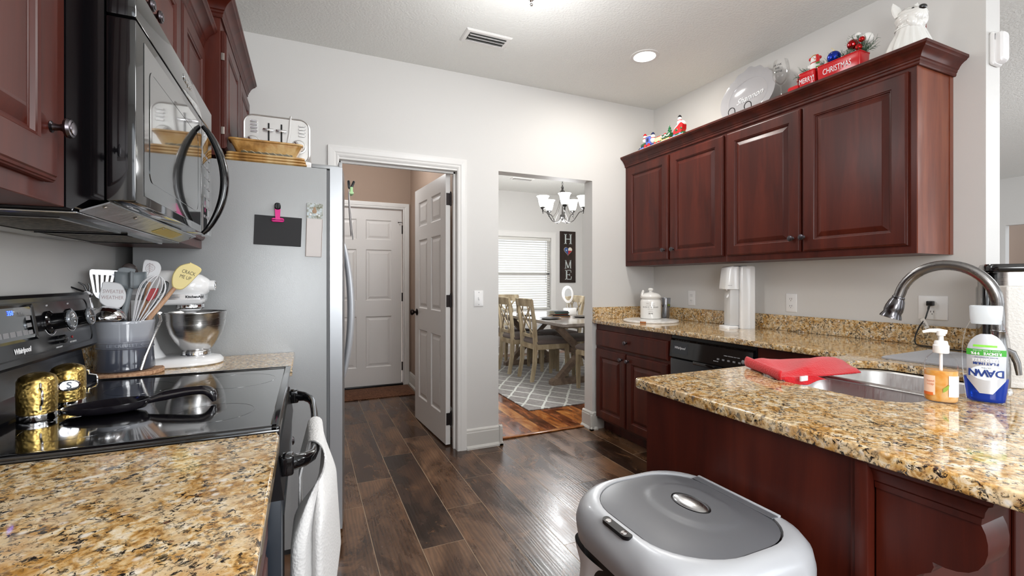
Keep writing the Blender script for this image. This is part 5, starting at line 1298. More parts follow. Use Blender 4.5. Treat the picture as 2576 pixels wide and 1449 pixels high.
mb = MB(); mb.loft([tring(-.108, .262, .196, .044, .035), tring(-.112, .270, .204, .040, .04), tring(-.108, .282, .210, .038, .048), tring(.108, .282, .210, .038, .048), tring(.112, .27, .204, .04, .04)]); mb.build('toaster_shell', M_TOS, ts, smooth=40)
mb = MB(); mb.box(-.146, .146, -.120, .118, .012, .048, .008, 3); mb.build('base', M_WHITEG, ts)
mb = MB()
for x in (-.115, .115):
    for y in (-.09, .09): mb.cyl((x, y, 0), (x, y, .014), .012)
mb.build('feet', M_BLACKS, ts)
mb = MB()
for x in (-.075, -.030, .030, .075): mb.box(x-.009, x+.009, -.075, .075, .2465, .2485)
mb.build('bread_slots', M_BLACKS, ts)
for x in (-.035, .018):
    mb = MB(); mb.box(x-.0035, x+.0035, -.1125, -.1115, .085, .212); sl = mb.build('lever_slot', M_BLACKS, ts, smooth=0)
    mb = MB(); mb.box(x-.023, x+.023, -.128, -.112, .172, .184, .004); mb.build('lever', M_CHROME, sl)
for x in (-.098, .092):
    mb = MB(); mb.at((x, -.1115, .116), (PI/2, 0, 0)); mb.lathe([(.033, 0), (.032, .003), (.028, .0035), (.027, .012), (.024, .016), (0, .017)], 36); k_ = mb.build('browning_dial', M_TOS, ts)
    mb = MB(); mb.at((x, -.1285, .116), (0, .85, 0)); mb.box(-.024, .024, -.006, .0, -.006, .006, .003); mb.build('dial_grip', M_CHROME, k_)
for x in (-.095, .105):
    for k in range(4):
        mb = MB(); mb.loft([[(a+x, -.1115-d, b_+.168+k*.0155) for a, b_ in rrect(.030-2*i, .009-2*i, .004)] for i, d in ((0, 0), (0, .003), (.001, .0045))]); mb.build('button', M_CHROME, ts)
mb = MB(); mb.tube([(.040, .10, .252), (.052, -.02, .262), (.056, -.095, .258), (.056, -.122, .235), (.052, -.124, .17), (.042, -.122, .11), (.026, -.120, .06)], .0045, 8); mb.build('power_cord', M_('white_cord', '#d9d8d6', .45), ts)
# ================================================================== dining room
bl = thing('window_blind', 'white slatted blind over the dining room window', 'blind', ((wx0+wx1)/2, 7.085, 0))
hw = (wx1-wx0)/2-.006
M_BLIND = M_('white_blind_slat', '#d9d7d1', .45)
MB().box(-hw, hw, -.030, .028, 1.925, 1.978, .004).build('headrail', M_BLIND, bl)
nS = 29
for k in range(nS):
    z = 1.900-k*.0405
    mb = MB(); mb.at((0, 0, z), (.42, 0, 0)); mb.box(-hw+.003, hw-.003, -.024, .024, -.0013, .0013); mb.build('slat', M_BLIND, bl, smooth=0)
MB().box(-hw, hw, -.025, .025, .736, .752, .003).build('bottom_rail', M_BLIND, bl)
for x in (-hw+.12, 0, hw-.12):
    mb = MB(); mb.cyl((x, -.026, .745), (x, -.026, 1.93), .0012, n=5); mb.build('ladder_cord', M_BLIND, bl)
mb = MB(); mb.tube([(hw-.10, -.036, 1.93), (hw-.10, -.038, 1.2)], .004, 6); mb.build('tilt_wand', M_('clear_wand', '#bfc1bd', .3), bl)
# sign
sg = thing('home_sign', 'tall dark wooden sign reading HOME with a painted heart for the O', 'sign', (4.239, 7.049, 1.655))
M_SIGN = wood_mat('dark_sign_wood', '#231a17', '#30241f', '#3f302a', .6, (5, 5, 1), 0)
MB().box(-.158, .158, -.022, 0, -.455, .455, .002, 1).build('board', M_SIGN, sg, smooth=0)
M_LET = M_('whitewashed_letter', '#c9d0cf', .6)
def serif(ch, z, s):
    mb = MB()
    def b(x0, x1, z0, z1): mb.box(x0*s, x1*s, -.026, -.021, z+z0*s, z+z1*s)
    def dg(p, q, w_): mb.loft([[((p[0]-w_/2)*s, y, z+p[1]*s), ((p[0]+w_/2)*s, y, z+p[1]*s), ((q[0]+w_/2)*s, y, z+q[1]*s), ((q[0]-w_/2)*s, y, z+q[1]*s)] for y in (-.026, -.021)])
    if ch == 'H':
        for sx in (-1, 1): b(sx*.30-.07, sx*.30+.07, -.5, .5); b(sx*.30-.15, sx*.30+.15, .44, .5); b(sx*.30-.15, sx*.30+.15, -.5, -.44)
        b(-.3, .3, -.035, .035)
    if ch == 'M':
        b(-.36, -.30, -.5, .5); b(.28, .40, -.5, .5); dg((-.34, .5), (.0, -.45), .12); dg((.34, .5), (.02, -.45), .07)
        for sx in (-.34, .34): b(sx-.12, sx+.12, -.5, -.44); b(sx-.1, sx+.1, .44, .5)
    if ch == 'E':
        b(-.25, -.11, -.5, .5); b(-.36, .36, .44, .5); b(-.36, .38, -.5, -.44); b(-.2, .2, -.03, .03); dg((.33, .5), (.36, .22), .05); dg((.36, -.5), (.40, -.18), .05); b(.17, .22, -.12, .12)
    return mb.build('letter', M_LET, sg, smooth=0)
serif('H', .318, .175); serif('M', -.130, .150); serif('E', -.315, .170)
def heart(s, n=40): 
    P = []
    for k in range(n):
        t = 2*PI*k/n; P.append((s*.062*16*math.sin(t)**3/16, s*.058*(13*math.cos(t)-5*math.cos(2*t)-2*math.cos(3*t)-math.cos(4*t))/15))
    return P
HZ = .110
def heartpart(name, test, col, y0, y1, s=1.25):
    P = [p for p in heart(s)]
    poly = clip(P, test); mb = MB(); mb.loft([[(x, y, z+HZ) for x, z in poly] for y in (y0, y1)]); return mb.build(name, M_(name+'_paint', col, .5), sg, smooth=0)
def clip(P, tests):
    for (a, b, c) in tests:      # keep a*x+b*z+c>=0
        out = []
        for i in range(len(P)):
            p, q = P[i-1], P[i]; dp, dq = a*p[0]+b*p[1]+c, a*q[0]+b*q[1]+c
            if (dp >= 0) != (dq >= 0): t = dp/(dp-dq); out.append((p[0]+(q[0]-p[0])*t, p[1]+(q[1]-p[1])*t))
            if dq >= 0: out.append(q)
        P = out
    return P
heartpart('heart_rim', [], '#b9a98f', -.024, -.022, 1.38)
heartpart('heart_blue', [(-1, 0, -.001)], '#30508c', -.029, -.023)
heartpart('heart_white', [(1, 0, -.001), (0, 1, -.004)], '#ddd8cc', -.029, -.023)
heartpart('heart_red', [(1, 0, -.001), (0, -1, .002)], '#b02a2c', -.029, -.023)
stp = []
for k in range(10):
    r = .020 if k % 2 == 0 else .008; a = PI/2+k*PI/5; stp.append((-.037+r*math.cos(a), -.030, HZ+.008+r*math.sin(a)))
mb = MB(); mb.loft([[(x, y+.001, z) for x, y, z in stp], stp]); mb.build('star', M_LET, sg, smooth=0)
# rug
def rug_mat():
    m, nt, b = new_mat('trellis_rug'); v = coords(nt, (1, 1, 1))
    sp = nt.nodes.new('ShaderNodeSeparateXYZ'); nt.links.new(v, sp.inputs[0])
    nz = noise(nt, v, 5, 3); 
    def band(sgn):
        s = mathn(nt, 'ADD', mathn(nt, 'MULTIPLY', sp.outputs['X'], 4.1), mathn(nt, 'MULTIPLY', sp.outputs['Y'], 2.9*sgn))
        s = mathn(nt, 'ADD', s, mathn(nt, 'MULTIPLY', nz, .22))
        f = mathn(nt, 'FRACT', s, 0); d = mathn(nt, 'ABSOLUTE', mathn(nt, 'SUBTRACT', f, .5), 0); return mathn(nt, 'LESS_THAN', d, .055)
    l = mathn(nt, 'MAXIMUM', band(1), band(-1))
    n2 = noise(nt, v, 30, 4, .7); r = ramp(nt, [(.35, '#6d6866'), (.65, '#8d8885')]); nt.links.new(n2, r.inputs[0])
    c = mix(nt, l, r.outputs[0], '#c9cbc5'); nt.links.new(c, b.inputs['Base Color']); b.inputs['Roughness'].default_value = 1; b.inputs['Sheen Weight'].default_value = .3
    nt.links.new(bump(nt, n2, .5), b.inputs['Normal']); return m
rug = MB().box(-1.06, 1.06, -1.43, 1.43, 0, .010, .003, 1).build('area_rug', rug_mat(), smooth=0)
tag(rug, 'grey rug with a white trellis pattern under the dining table', 'rug'); rug.location = (2.97, 5.306, .0045)
RZ = .0147
# table
M_TBL = wood_mat('grey_washed_wood', '#6a5a4e', '#857364', '#9c8b7b', .35, (6, 1, 6), .2)
M_TBLT = wood_mat('grey_table_top', '#7d746c', '#97908a', '#aaa6a0', .15, (6, .8, 6), .5)
tb = thing('dining_table', 'grey-washed trestle dining table with crossed legs, in the dining room', 'table', (3.02, 5.30, RZ))
def chamf(hx, hy, c): return [(-hx+c, -hy), (hx-c, -hy), (hx, -hy+c), (hx, hy-c), (hx-c, hy), (-hx+c, hy), (-hx, hy-c), (-hx, -hy+c)]
mb = MB(); mb.loft([[(x, y, z) for x, y in chamf(.465-i, .975-i, .035)] for i, z in ((.010, .705), (0, .712), (0, .742), (.004, .7455))]); mb.build('table_top', M_TBLT, tb, smooth=0)
mb = MB(); mb.box(-.40, .40, -.62, -.56, .655, .705); mb.box(-.40, .40, .72, .78, .655, .705); mb.box(-.05, .05, -.8, .9, .67, .705); mb.build('apron_rails', M_TBL, tb, smooth=0)
for y in (-.60, .76):
    mb = MB(); mb.prism([(-.42, .0), (.42, .0), (.42, .045), (.38, .075), (-.38, .075), (-.42, .045)], 'y', y-.045, y+.045); mb.build('foot', M_TBL, tb, smooth=0)
    for s in (-1, 1):
        mb = MB(); mb.prism([(-.31*s-.048, .07), (-.31*s+.048, .07), (.31*s+.048, .66), (.31*s-.048, .66)] if s > 0 else [(.31-.048, .07), (.31+.048, .07), (-.31+.048, .66), (-.31-.048, .66)], 'y', y-.04+(.002 if s > 0 else 0), y+.04-(.002 if s > 0 else 0)); mb.build('leg', M_TBL, tb, smooth=0)
mb = MB(); mb.box(-.04, .04, -.56, .72, .33, .40, .004); mb.build('stretcher', M_TBL, tb, smooth=0)
# chairs
M_CHW = wood_mat('antique_cream_wood', '#84755c', '#b0a083', '#cdc1a6', .5, (4, 4, 1.2), 0)
M_CUSH = M_('taupe_cushion', '#6b5f5a', .85, sheen=.2, bump=(80, .15))
def make_chair():
    """seat centre at origin, back at -y side, facing +y; floor z=0"""
    t = empty('dining_chair')
    def leg(pts, rads, nm='leg'):
        mb = MB(); 
        rings = []
        for (x, y, z), (a, b) in zip(pts, rads): rings.append([(x-a, y-b, z), (x+a, y-b, z), (x+a, y+b, z), (x-a, y+b, z)])
        mb.loft(rings); return mb.build(nm, M_CHW, t, smooth=0)
    for s in (-1, 1):
        leg([(s*.205, .205, 0), (s*.205, .210, .25), (s*.200, .212, .43)], [(.016, .016), (.020, .020), (.023, .023)])
        leg([(s*.180, -.265, 0), (s*.178, -.225, .22), (s*.178, -.215, .44), (s*.190, -.235, .70), (s*.205, -.285, .97)], [(.015, .022), (.016, .024), (.016, .026), (.015, .022), (.014, .016)])
    mb = MB(); mb.box(-.215, .215, .195, .225, .385, .445); mb.box(-.19, .19, -.225, -.195, .385, .445)
    for s in (-1, 1): mb.loft([[(s*.19-.013, -.21, z) for z in (.385, .445)]+[(s*.19+.013, -.21, z) for z in (.445, .385)], [(s*.205-.013, .21, z) for z in (.385, .445)]+[(s*.205+.013, .21, z) for z in (.445, .385)]])
    mb.build('seat_frame', M_CHW, t, smooth=0)
    def sr_(wb, wf, y0, y1, z, r=.04):
        P = []
        base = [(-wb, y0), (wb, y0), (wf, y1), (-wf, y1)]
        for i in range(4):
            p = Vector(base[i]); a = Vector(base[i-1]); c = Vector(base[(i+1) % 4])
            for k in range(5):
                q = k/4; e1 = p+(a-p).normalized()*r; e2 = p+(c-p).normalized()*r
                P.append(tuple((1-q)**2*e1+2*q*(1-q)*p+q*q*e2)+(z,))
        return P
    mb = MB(); mb.loft([sr_(.195, .225, -.205, .232, .445), sr_(.205, .238, -.212, .245, .460), sr_(.205, .238, -.212, .245, .478), sr_(.185, .215, -.19, .225, .500), sr_(.11, .13, -.12, .15, .513)]); mb.build('cushion', M_CUSH, t, smooth=70)
    # curved top rail with scrolled ends
    def rail(z0, z1, y, bow, hx, th, nm):
        mb = MB(); rings = []
        for k in range(13):
            u = k/12*2-1; x = hx*u; yy = y-bow*(1-u*u); rings.append([(x, yy-th, z0), (x, yy+th, z0), (x, yy+th-.010, z1), (x, yy-th-.012, z1)])
        mb.loft(rings); return mb.build(nm, M_CHW, t, smooth=30)
    rail(.905, .985, -.272, .022, .222, .013, 'top_rail'); rail(.525, .565, -.215, .015, .175, .010, 'lower_rail')
    mb = MB(); mb.tube([(-.222, -.286, .987), (-.1, -.301, .990), (0, -.308, .991), (.1, -.301, .990), (.222, -.286, .987)], .0125, 8); mb.build('rolled_edge', M_CHW, t)
    for s in (-1, 1):
        mb = MB(); rings = []
        for k in range(9):
            u = k/8; x = s*(-.150+.300*u); z = .555+.36*u; y = -.228-.045*u-.010*math.sin(u*PI)
            rings.append([(x-.014, y-.006, z), (x+.014, y-.006, z), (x+.014, y+.006, z), (x-.014, y+.006, z)])
        mb.loft(rings); mb.build('cross_slat', M_CHW, t, smooth=30)
        mb = MB(); rings = []
        for k in range(9):
            u = k/8; x = s*(.060+.05*math.sin(u*PI)); z = .555+.36*u; y = -.224-.045*u-.010*math.sin(u*PI)
            rings.append([(x-.009, y-.005, z), (x+.009, y-.005, z), (x+.009, y+.005, z), (x-.009, y+.005, z)])
        mb.loft(rings); mb.build('side_slat', M_CHW, t, smooth=30)
    return t
CG = 'cross-back dining chairs'
spots = [((2.735, 5.11, RZ), -PI/2, 'cream cross-back chair on the left of the dining table, fully in view'),
         ((2.680, 5.66, RZ), -PI/2, 'cream cross-back chair half hidden by the left side of the opening'),
         ((3.02, 4.235, RZ), 0.0, 'cream chair at the near end of the table, mostly hidden behind the opening'),
         ((3.29, 5.18, RZ), PI/2, 'cream chair on the right of the table, only its cushion showing'),
         ((3.33, 5.76, RZ), PI/2, 'cream chair on the right of the table, its back beside the round mirror'),
         ((2.84, 6.30, RZ), PI, 'cream chair at the far end of the table, before the window blind')]
proto = make_chair()
for i, (p, a, lb) in enumerate(spots):
    c = proto if i == 0 else copy_tree(proto)
    c.location = p; c.rotation_euler = (0, 0, a); tag(c, lb, 'chair', CG)
TZ = RZ+.746
M_PLT = M_('dark_charger', '#2b292c', .3); M_PRIM = M_('silver_rim', '#b9b5b0', .3, metal=.8)
for i, (x, y, lb) in enumerate(((2.755, 5.00, 'dark plate with a silver rim on the table, before the nearest full chair'), (2.745, 5.66, 'dark plate with a silver rim on the table, beside the half-hidden chair'), (3.27, 5.05, 'dark plate with a silver rim at the right edge of the view, on the table'))):
    t = thing('charger_plate', lb, 'plate', (x, y, TZ), 0, 'plates laid on the dining table')
    MB().lathe([(0, 0), (.09, 0), (.12, .008), (.128, .0115), (.12, .0115), (.095, .006), (0, .005)], 40).build('plate', M_PLT, t)
    MB().lathe([(.127, .009), (.144, .014), (.144, .016), (.127, .0135), (.127, .009)], 40, cap=False).build('rim', M_PRIM, t)
bks = [(.24, .17, .018, '#8c6b4a', .12, 'brown book at the bottom of the stack on the dining table'), (.23, .16, .014, '#26282a', -.15, 'black book second from the bottom on the dining table'),
       (.20, .13, .012, '#a5482c', .05, 'orange-spined book in the middle of the stack on the dining table'), (.22, .15, .017, '#2a4a42', .1, 'dark green book second from the top on the dining table'), (.20, .14, .017, '#45474a', -.05, 'charcoal book on top of the stack on the dining table')]
z = TZ+.0005
for w_, d_, h_, c_, a_, lb in bks:
    t = thing('book', lb, 'book', (3.00, 5.20, z), a_, 'books stacked on the dining table')
    mb = MB(); mb.box(-w_/2, w_/2, -d_/2, d_/2, 0, .0025); mb.box(-w_/2, w_/2, -d_/2, d_/2, h_-.0025, h_); mb.box(-w_/2, w_/2, -d_/2, -d_/2+.002, 0, h_); mb.build('cover', M_('book_cover'+c_, c_, .5), t, smooth=0)
    MB().box(-w_/2+.004, w_/2-.004, -d_/2+.002, d_/2-.004, .0025, h_-.0025).build('pages', M_('book_pages', '#cfc7b4', .8), t, smooth=0)
    z += h_+.0004
# ring mirror and white canister on the table
t = thing('vanity_mirror', 'round tabletop mirror with a white light ring, on the dining table', 'mirror', (3.42, 5.68, TZ), .38)
MB().lathe([(0, 0), (.075, 0), (.075, .010), (.02, .018), (.012, .03), (.009, .14), (0, .14)], 32).build('stand', M_CHROME, t)
mb = MB(); mb.at((0, 0, .275), (PI/2-.05, 0, 0)); mb.lathe([(.112, -.012), (.124, -.010), (.127, 0), (.124, .010), (.112, .012), (.088, .013), (.088, -.012)], 48, cap=False); mb.build('light_ring', M_WHITEG, t)
mb = MB(); mb.at((0, 0, .275), (PI/2-.05, 0, 0)); mb.lathe([(0, -.008), (.089, -.008), (.089, .009), (0, .009)], 48); mb.build('mirror_glass', M_('mirror', '#e8eaec', .02, metal=1), t)
t = thing('white_canister', 'small white box-like canister on the dining table before the mirror', 'canister', (3.33, 5.47, TZ), .3)
MB().box(-.075, .075, -.06, .06, 0, .095, .008, 2).build('box', M_WHITEP, t)
MB().lathe([(.05, .095), (.05, .102), (.045, .104), (0, .104)], 24).build('lid', M_CHROME, t)
# chandelier
M_IRON = M_('brushed_dark_iron', '#3f3d3c', .35, metal=.8); M_SHADE = M_('frosted_shade_lit', '#fffdf6', .5, emit=4.0)
ch = thing('chandelier', 'five-light chandelier with white glass shades over the dining table', 'chandelier', (2.935, 5.0, 0))
MB().lathe([(0, 1.975), (.012, 1.985), (.016, 2.0), (.010, 2.015), (.028, 2.03), (.032, 2.045), (.028, 2.06), (.010, 2.075), (.008, 2.20), (.014, 2.24), (.030, 2.27), (.038, 2.31), (.030, 2.345), (.034, 2.352), (.030, 2.36), (.012, 2.375), (.016, 2.39), (.030, 2.40), (.016, 2.41), (.008, 2.43), (0, 2.44)], 28).build('center_column', M_IRON, ch)
mb = MB(); z = 2.44; k = 0
while z < 2.72:
    a = (k % 2)*PI/2; pts = [(.009*math.cos(q)*math.cos(a), .009*math.cos(q)*math.sin(a), z+.013+.017*math.sin(q)) for q in [2*PI*i/10 for i in range(10)]]
    mb.tube(pts, .0022, 5, closed=True); z += .025; k += 1
mb.build('chain', M_IRON, ch)
MB().lathe([(.062, 2.743), (.062, 2.735), (.03, 2.715), (0, 2.712)], 28).build('canopy', M_IRON, ch)
va2 = math.atan2(-5.0, -2.935)
for i in range(5):
    a = va2+.10+i*2*PI/5; c, s = math.cos(a), math.sin(a)
    def q(r, z): return (r*c, r*s, z)
    mb = MB(); mb.tube(cr_spline([q(.018, 2.045), q(.045, 1.99), q(.09, 1.965), q(.14, 1.985), q(.18, 2.04), q(.215, 2.085), q(.255, 2.095), q(.262, 2.12)], 4), .0058, 8)
    mb.tube([q(.022, 2.30), q(.045, 2.20), q(.085, 2.09), q(.15, 2.0)], .0035, 6)
    arm = mb.build('arm', M_IRON, ch)
    mb = MB(); mb.at(q(.262, 0)); mb.lathe([(0, 2.065), (.008, 2.07), (.005, 2.08), (.010, 2.09), (.010, 2.115), (.024, 2.125), (.030, 2.14), (.030, 2.148)], 20, cap=False); mb.build('socket_cup', M_IRON, ch)
    mb = MB(); mb.at(q(.262, 0)); mb.lathe([(.028, 2.147), (.040, 2.16), (.052, 2.20), (.060, 2.25), (.070, 2.272), (.079, 2.280), (.078, 2.282), (.066, 2.275), (.056, 2.25), (.048, 2.20), (.030, 2.152)], 32, cap=False); mb.build('glass_shade', M_SHADE, ch)
vent('ceiling_vent', 'long white air vent in the dining room ceiling', 2.74, 3.09, 6.08, 6.20)
# ================================================================== things on and around the right counters
M_GLASS = thin_clear('clear_glass', 1.45)
M_CPL = thin_clear('clear_plastic', 1.14, '#fbfcfd')
M_CER = M_('white_ceramic', '#e9e7e3', .12, coat=.5)
M_MARB = new_mat('white_marble'); m, nt, b = M_MARB; M_MARB = m
v = coords(nt); n = noise(nt, v, 9, 6, .7, 1.5); r = ramp(nt, [(.42, '#dcdad6'), (.5, '#eae8e5'), (.6, '#efedea')]); nt.links.new(n, r.inputs[0]); nt.links.new(r.outputs[0], b.inputs['Base Color']); b.inputs['Roughness'].default_value = .2
# serving board
sb = thing('serving_board', 'round white marble serving board with a wood inset under the canister', 'board', (2.462, 2.835, ZC))
MB().lathe([(0, 0), (.205, 0), (.209, .002), (.209, .013), (.206, .0155), (0, .0155)], 72).build('marble_disc', M_MARB, sb)
mb = MB(); R_ = .2092
mb.loft([[(r*math.cos(a), r*math.sin(a), z) for a in [3.62+.22*i/8 for i in range(9)] for r in (R_+.0006,)]+[] for z in (.001, .0148)], False, False, closed=False); mb.build('wood_inset', M_('acacia_wood', '#a3693f', .5), sb, smooth=180)
# canister
cn = thing('treat_canister', 'white lidded ceramic canister with grey printed words on the marble board', 'canister', (2.523, 2.905, ZC+.0158))
MB().lathe([(0, 0), (.074, 0), (.080, .004), (.081, .012), (.081, .135), (.078, .148), (.070, .158), (.068, .162), (0, .162)], 56).build('jar', M_CER, cn, smooth=40)
ld_ = MB().lathe([(.066, .160), (.078, .1635), (.081, .168), (.080, .173), (.082, .176), (.079, .183), (.066, .197), (.045, .206), (.02, .210), (.014, .212), (.012, .220), (.020, .228), (.021, .236), (.016, .243), (0, .245)], 56, cap=False).build('lid', M_CER, cn, smooth=50)
mb = MB(); mb.tube([(-.072, .015, .172), (-.074, .016, .192), (-.068, .014, .213), (-.060, .012, .218)], [.008, .011, .010, .007], 10); mb.sphere((-.066, .014, .219), .010, 12, 8); mb.build('clamp', M_CER, cn)
cd = math.atan2(-2.895, -2.535)
def wrap(parent, body, R, z, size, mat, ang0=0, spacing=.62, depth=.0003, ry=1, name='printed_letter'):
    """lettering wrapped round a cylinder, reading left to right seen from the camera"""
    n = len(body); w_ = size*spacing/R
    for i, ch_ in enumerate(body):
        if ch_ == ' ': continue
        a = cd+ang0+(i-(n-1)/2)*w_; c, s = math.cos(a), math.sin(a)
        text_obj(name, ch_, size, mat, parent, ((R+.0004)*c, (R+.0004)*s, z), (-s, c, 0), (0, 0, 1), depth)
M_PRG = M_('grey_canister_print', '#77746f', .5)
wrap(cn, 'RICHIE & DRAKE', .0812, .094, .0150, M_PRG)
for z, tx in ((.124, 'BONES BISCUITS'), (.110, 'SIT STAY FETCH'), (.079, 'GOOD DOGS'), (.062, 'COOKIES')):
    wrap(cn, tx, .0812, z, .008, M_('pale_canister_print', '#aaa7a2', .5))
mb = MB(); a = cd; c, s = math.cos(a), math.sin(a)
mb.mat4(Matrix(((-s, 0, c, .0815*c), (c, 0, s, .0815*s), (0, 1, 0, .044), (0, 0, 0, 1))))
mb.box(-.012, .012, -.002, .002, 0, .001)
for sx in (-.012, .012):
    for sy in (-.003, .003): mb.sphere((sx, sy, 0), .0032, 8, 6, (1, 1, .35))
mb.build('bone_print', M_PRG, cn)
# tumbler
tm = thing('tumbler', 'silver steel tumbler half hidden behind the white canister', 'tumbler', (2.692, 2.925, ZC))
MB().lathe([(0, 0), (.030, 0), (.032, .003), (.040, .150), (.0415, .168), (.0425, .176), (.0405, .178), (.038, .160), (.030, .01), (0, .008)], 36).build('cup', M_('blue_grey_steel', '#a9adb5', .25, metal=.85), tm)
cd = math.atan2(-2.925, -2.692)
wrap(tm, 'VIBE', .0385, .112, .034, M_('navy_print', '#23263a', .5), ang0=.35, spacing=.66, depth=.0004)
mb = MB(); a = cd+.75; mb.mat4(Matrix.Translation((.0395*math.cos(a), .0395*math.sin(a), .120)) @ Matrix.Rotation(a+PI/2, 4, 'Z')); mb.sphere((0, 0, 0), .016, 10, 6, (1, .1, .55)); mb.build('green_emblem', M_('olive_print', '#6d7a2e', .5), tm)
cd = math.atan2(-2.895, -2.535)
# soda maker (front to the left in its own frame = -x)
sm_ = thing('soda_maker', 'tall white soda maker standing on the right counter', 'soda maker', (2.645, 2.205, ZC), -.42)
M_SODA = M_('soda_maker_white', '#eeeeee', .12, coat=.6)
mb = MB(); mb.loft([[(x, y, z) for x, y in rrect(w_, .128, .012, 4, cx_)] for w_, cx_, z in ((.098, .050, 0), (.102, .050, .004), (.100, .050, .40), (.096, .049, .412), (.086, .048, .4145))]); mb.build('tower', M_SODA, sm_, smooth=40)
mb = MB(); mb.loft([[(x, y, z) for x, y in rrect(w_, .120, .022, 5, -w_/2-.0015)] for w_, z in ((.092, .262), (.094, .268), (.080, .395), (.077, .408), (.068, .413))]); mb.build('head', M_SODA, sm_, smooth=40)
mb = MB(); mb.loft([[(x, y, z) for x, y in rrect(.098-2*i, .118-2*i, .03, 6, -.050)] for i, z in ((0, 0), (0, .014), (.004, .018))]); mb.build('drip_tray', M_SODA, sm_, smooth=40)
mb = MB(); mb.box(-.062, -.0015, -.045, .045, .018, .262, .006); mb.build('inner_back', M_('pale_grey_plastic', '#cfcfcf', .4), sm_)
mb = MB(); mb.at((-.040, 0, 0)); mb.lathe([(.028, .262), (.026, .252), (.018, .246), (.012, .244), (.011, .236), (0, .236)], 28, cap=False); mb.build('nozzle_ring', M_CHROME, sm_)
mb = MB(); mb.tube([(-.050, -.02, .244), (-.066, -.02, .215), (-.072, -.02, .205)], [.006, .006, .005], 8); mb.build('release_lever', M_SODA, sm_)
mb = MB(); mb.at((-.034, 0, 0), (0, .40, 0)); mb.lathe([(.020, .230), (.021, .215), (.021, .135), (.019, .128)], 24, cap=False); mb.build('clear_shield', M_CPL, sm_, smooth=180, solidify=.0015)
mb = MB(); mb.box(-.005, .060, -.03, .03, .4135, .419, .003); mb.build('carbonating_button', M_('dark_button', '#5c5c5c', .4), sm_)
text_obj('brand_lettering', 'sodastream', .0065, M_TXTG, sm_, (-.070, -.0603, .288), (1, 0, 0), (0, 0, 1), .0002)
# drying mat
mat_ = MB(); mat_.loft([[(x, y, z) for x, y in rrect(.43-2*i, .33-2*i, .02, 4)] for i, z in ((0, 0), (0, .006), (.003, .008))])
dm = tag(mat_.build('drying_mat', M_('grey_drying_mat', '#a6a6aa', .9, bump=(120, .4)), smooth=40), 'grey drying mat lying on the counter to the right of the sink', 'drying mat'); dm.location = (2.372, .948, ZC+.0003); dm.rotation_euler = (0, 0, .05)
# coffee maker
cf_ = thing('coffee_maker', 'black coffee maker with a steel band behind the faucet at the right edge', 'coffee maker', (2.60, .825, ZC), -1.12)
M_CB = M_('coffee_black', '#0e0e10', .15, coat=.5)
mb = MB(); mb.loft([[(x, y, z) for x, y in rrect(w_, .235, .03, 5)] for w_, z in ((.262, 0), (.266, .004), (.266, .035), (.258, .042))]); mb.build('base', M_CB, cf_, smooth=40)
mb = MB(); mb.box(-.131, .131, .035, .115, .04, .30, .015, 3); mb.build('water_tank', M_CB, cf_)
mb = MB(); mb.box(-.131, -.113, -.110, .05, .04, .352, .008, 3); mb.build('side_arm', M_CB, cf_)
mb = MB(); mb.loft([[(x, y, z) for x, y in rrect(w_, d_, .05, 6)] for w_, d_, z in ((.205, .205, .270), (.215, .215, .275), (.215, .215, .352))]); mb.build('brew_head', M_STEELH, cf_, smooth=40)
mb = MB(); mb.loft([[(x, y, z) for x, y in rrect(w_, d_, .04, 6)] for w_, d_, z in ((.24, .225, .352), (.25, .233, .358), (.25, .233, .375), (.242, .225, .384))]); mb.build('lid', M_CB, cf_, smooth=40)
mb = MB(); mb.at((-.01, -.02, .048)); mb.lathe([(0, 0), (.070, 0), (.078, .01), (.080, .10), (.066, .15), (.055, .165), (.055, .175), (0, .175)], 36); mb.build('carafe', M_CB, cf_)
mb = MB(); mb.at((-.01, -.02, .048)); mb.lathe([(.0805, .03), (.0812, .034), (.0812, .088), (.0805, .092)], 36, cap=False); mb.build('carafe_band', M_STEELH, cf_)
mb = MB(); mb.box(-.113, .131, -.02, .05, .255, .30, .01); mb.build('filter_housing', M_CB, cf_)
# cord plugged into the wide outlet
cr = thing('power_cord', 'black power cord with a white warning tag, plugged into the wide outlet', 'cord', (2.790, 1.2095, 1.122))
px_, py_, pz_ = cr.location
mb = MB(); mb.box(-.018, .0075, -.013, .013, -.012, .012, .004); mb.cyl((-.012, 0, -.002), (-.016, .004, -.030), .0055, .004, 8); mb.build('plug', M_BLACKS, cr)
cpts = [(2.775, 1.213, 1.094), (2.770, 1.216, 1.075), (2.764, 1.222, 1.045), (2.758, 1.240, 1.01), (2.752, 1.252, .97), (2.745, 1.254, .938), (2.735, 1.240, .9185), (2.715, 1.19, .9178), (2.700, 1.12, .9178), (2.68, 1.03, .9178), (2.67, .96, .9185)]
mb = MB(); mb.tube([p-cr.location for p in cr_spline(cpts)], .0032, 8); mb.build('cable', M_BLACKS, cr)
mb = MB(); mb.mat4(Matrix.Translation(Vector((2.759, 1.222, 1.028))-cr.location) @ Matrix.Rotation(-PI/2-.3, 4, 'Z') @ Matrix.Rotation(-.5, 4, 'Y')); mb.box(-.011, .011, -.0006, .0006, -.030, .022); tg_ = mb.build('warning_tag', M_WHITEP, cr, smooth=0)
mb = MB(); mb.mat4(Matrix.Translation(Vector((2.7575, 1.2212, 1.018))-cr.location) @ Matrix.Rotation(-PI/2-.3, 4, 'Z') @ Matrix.Rotation(-.5, 4, 'Y'))
for z in (-.006, 0, .006): mb.box(-.007, .007, -.0013, -.0008, z-.001, z+.001)
mb.build('tag_print', M_TXTK, tg_, smooth=0)
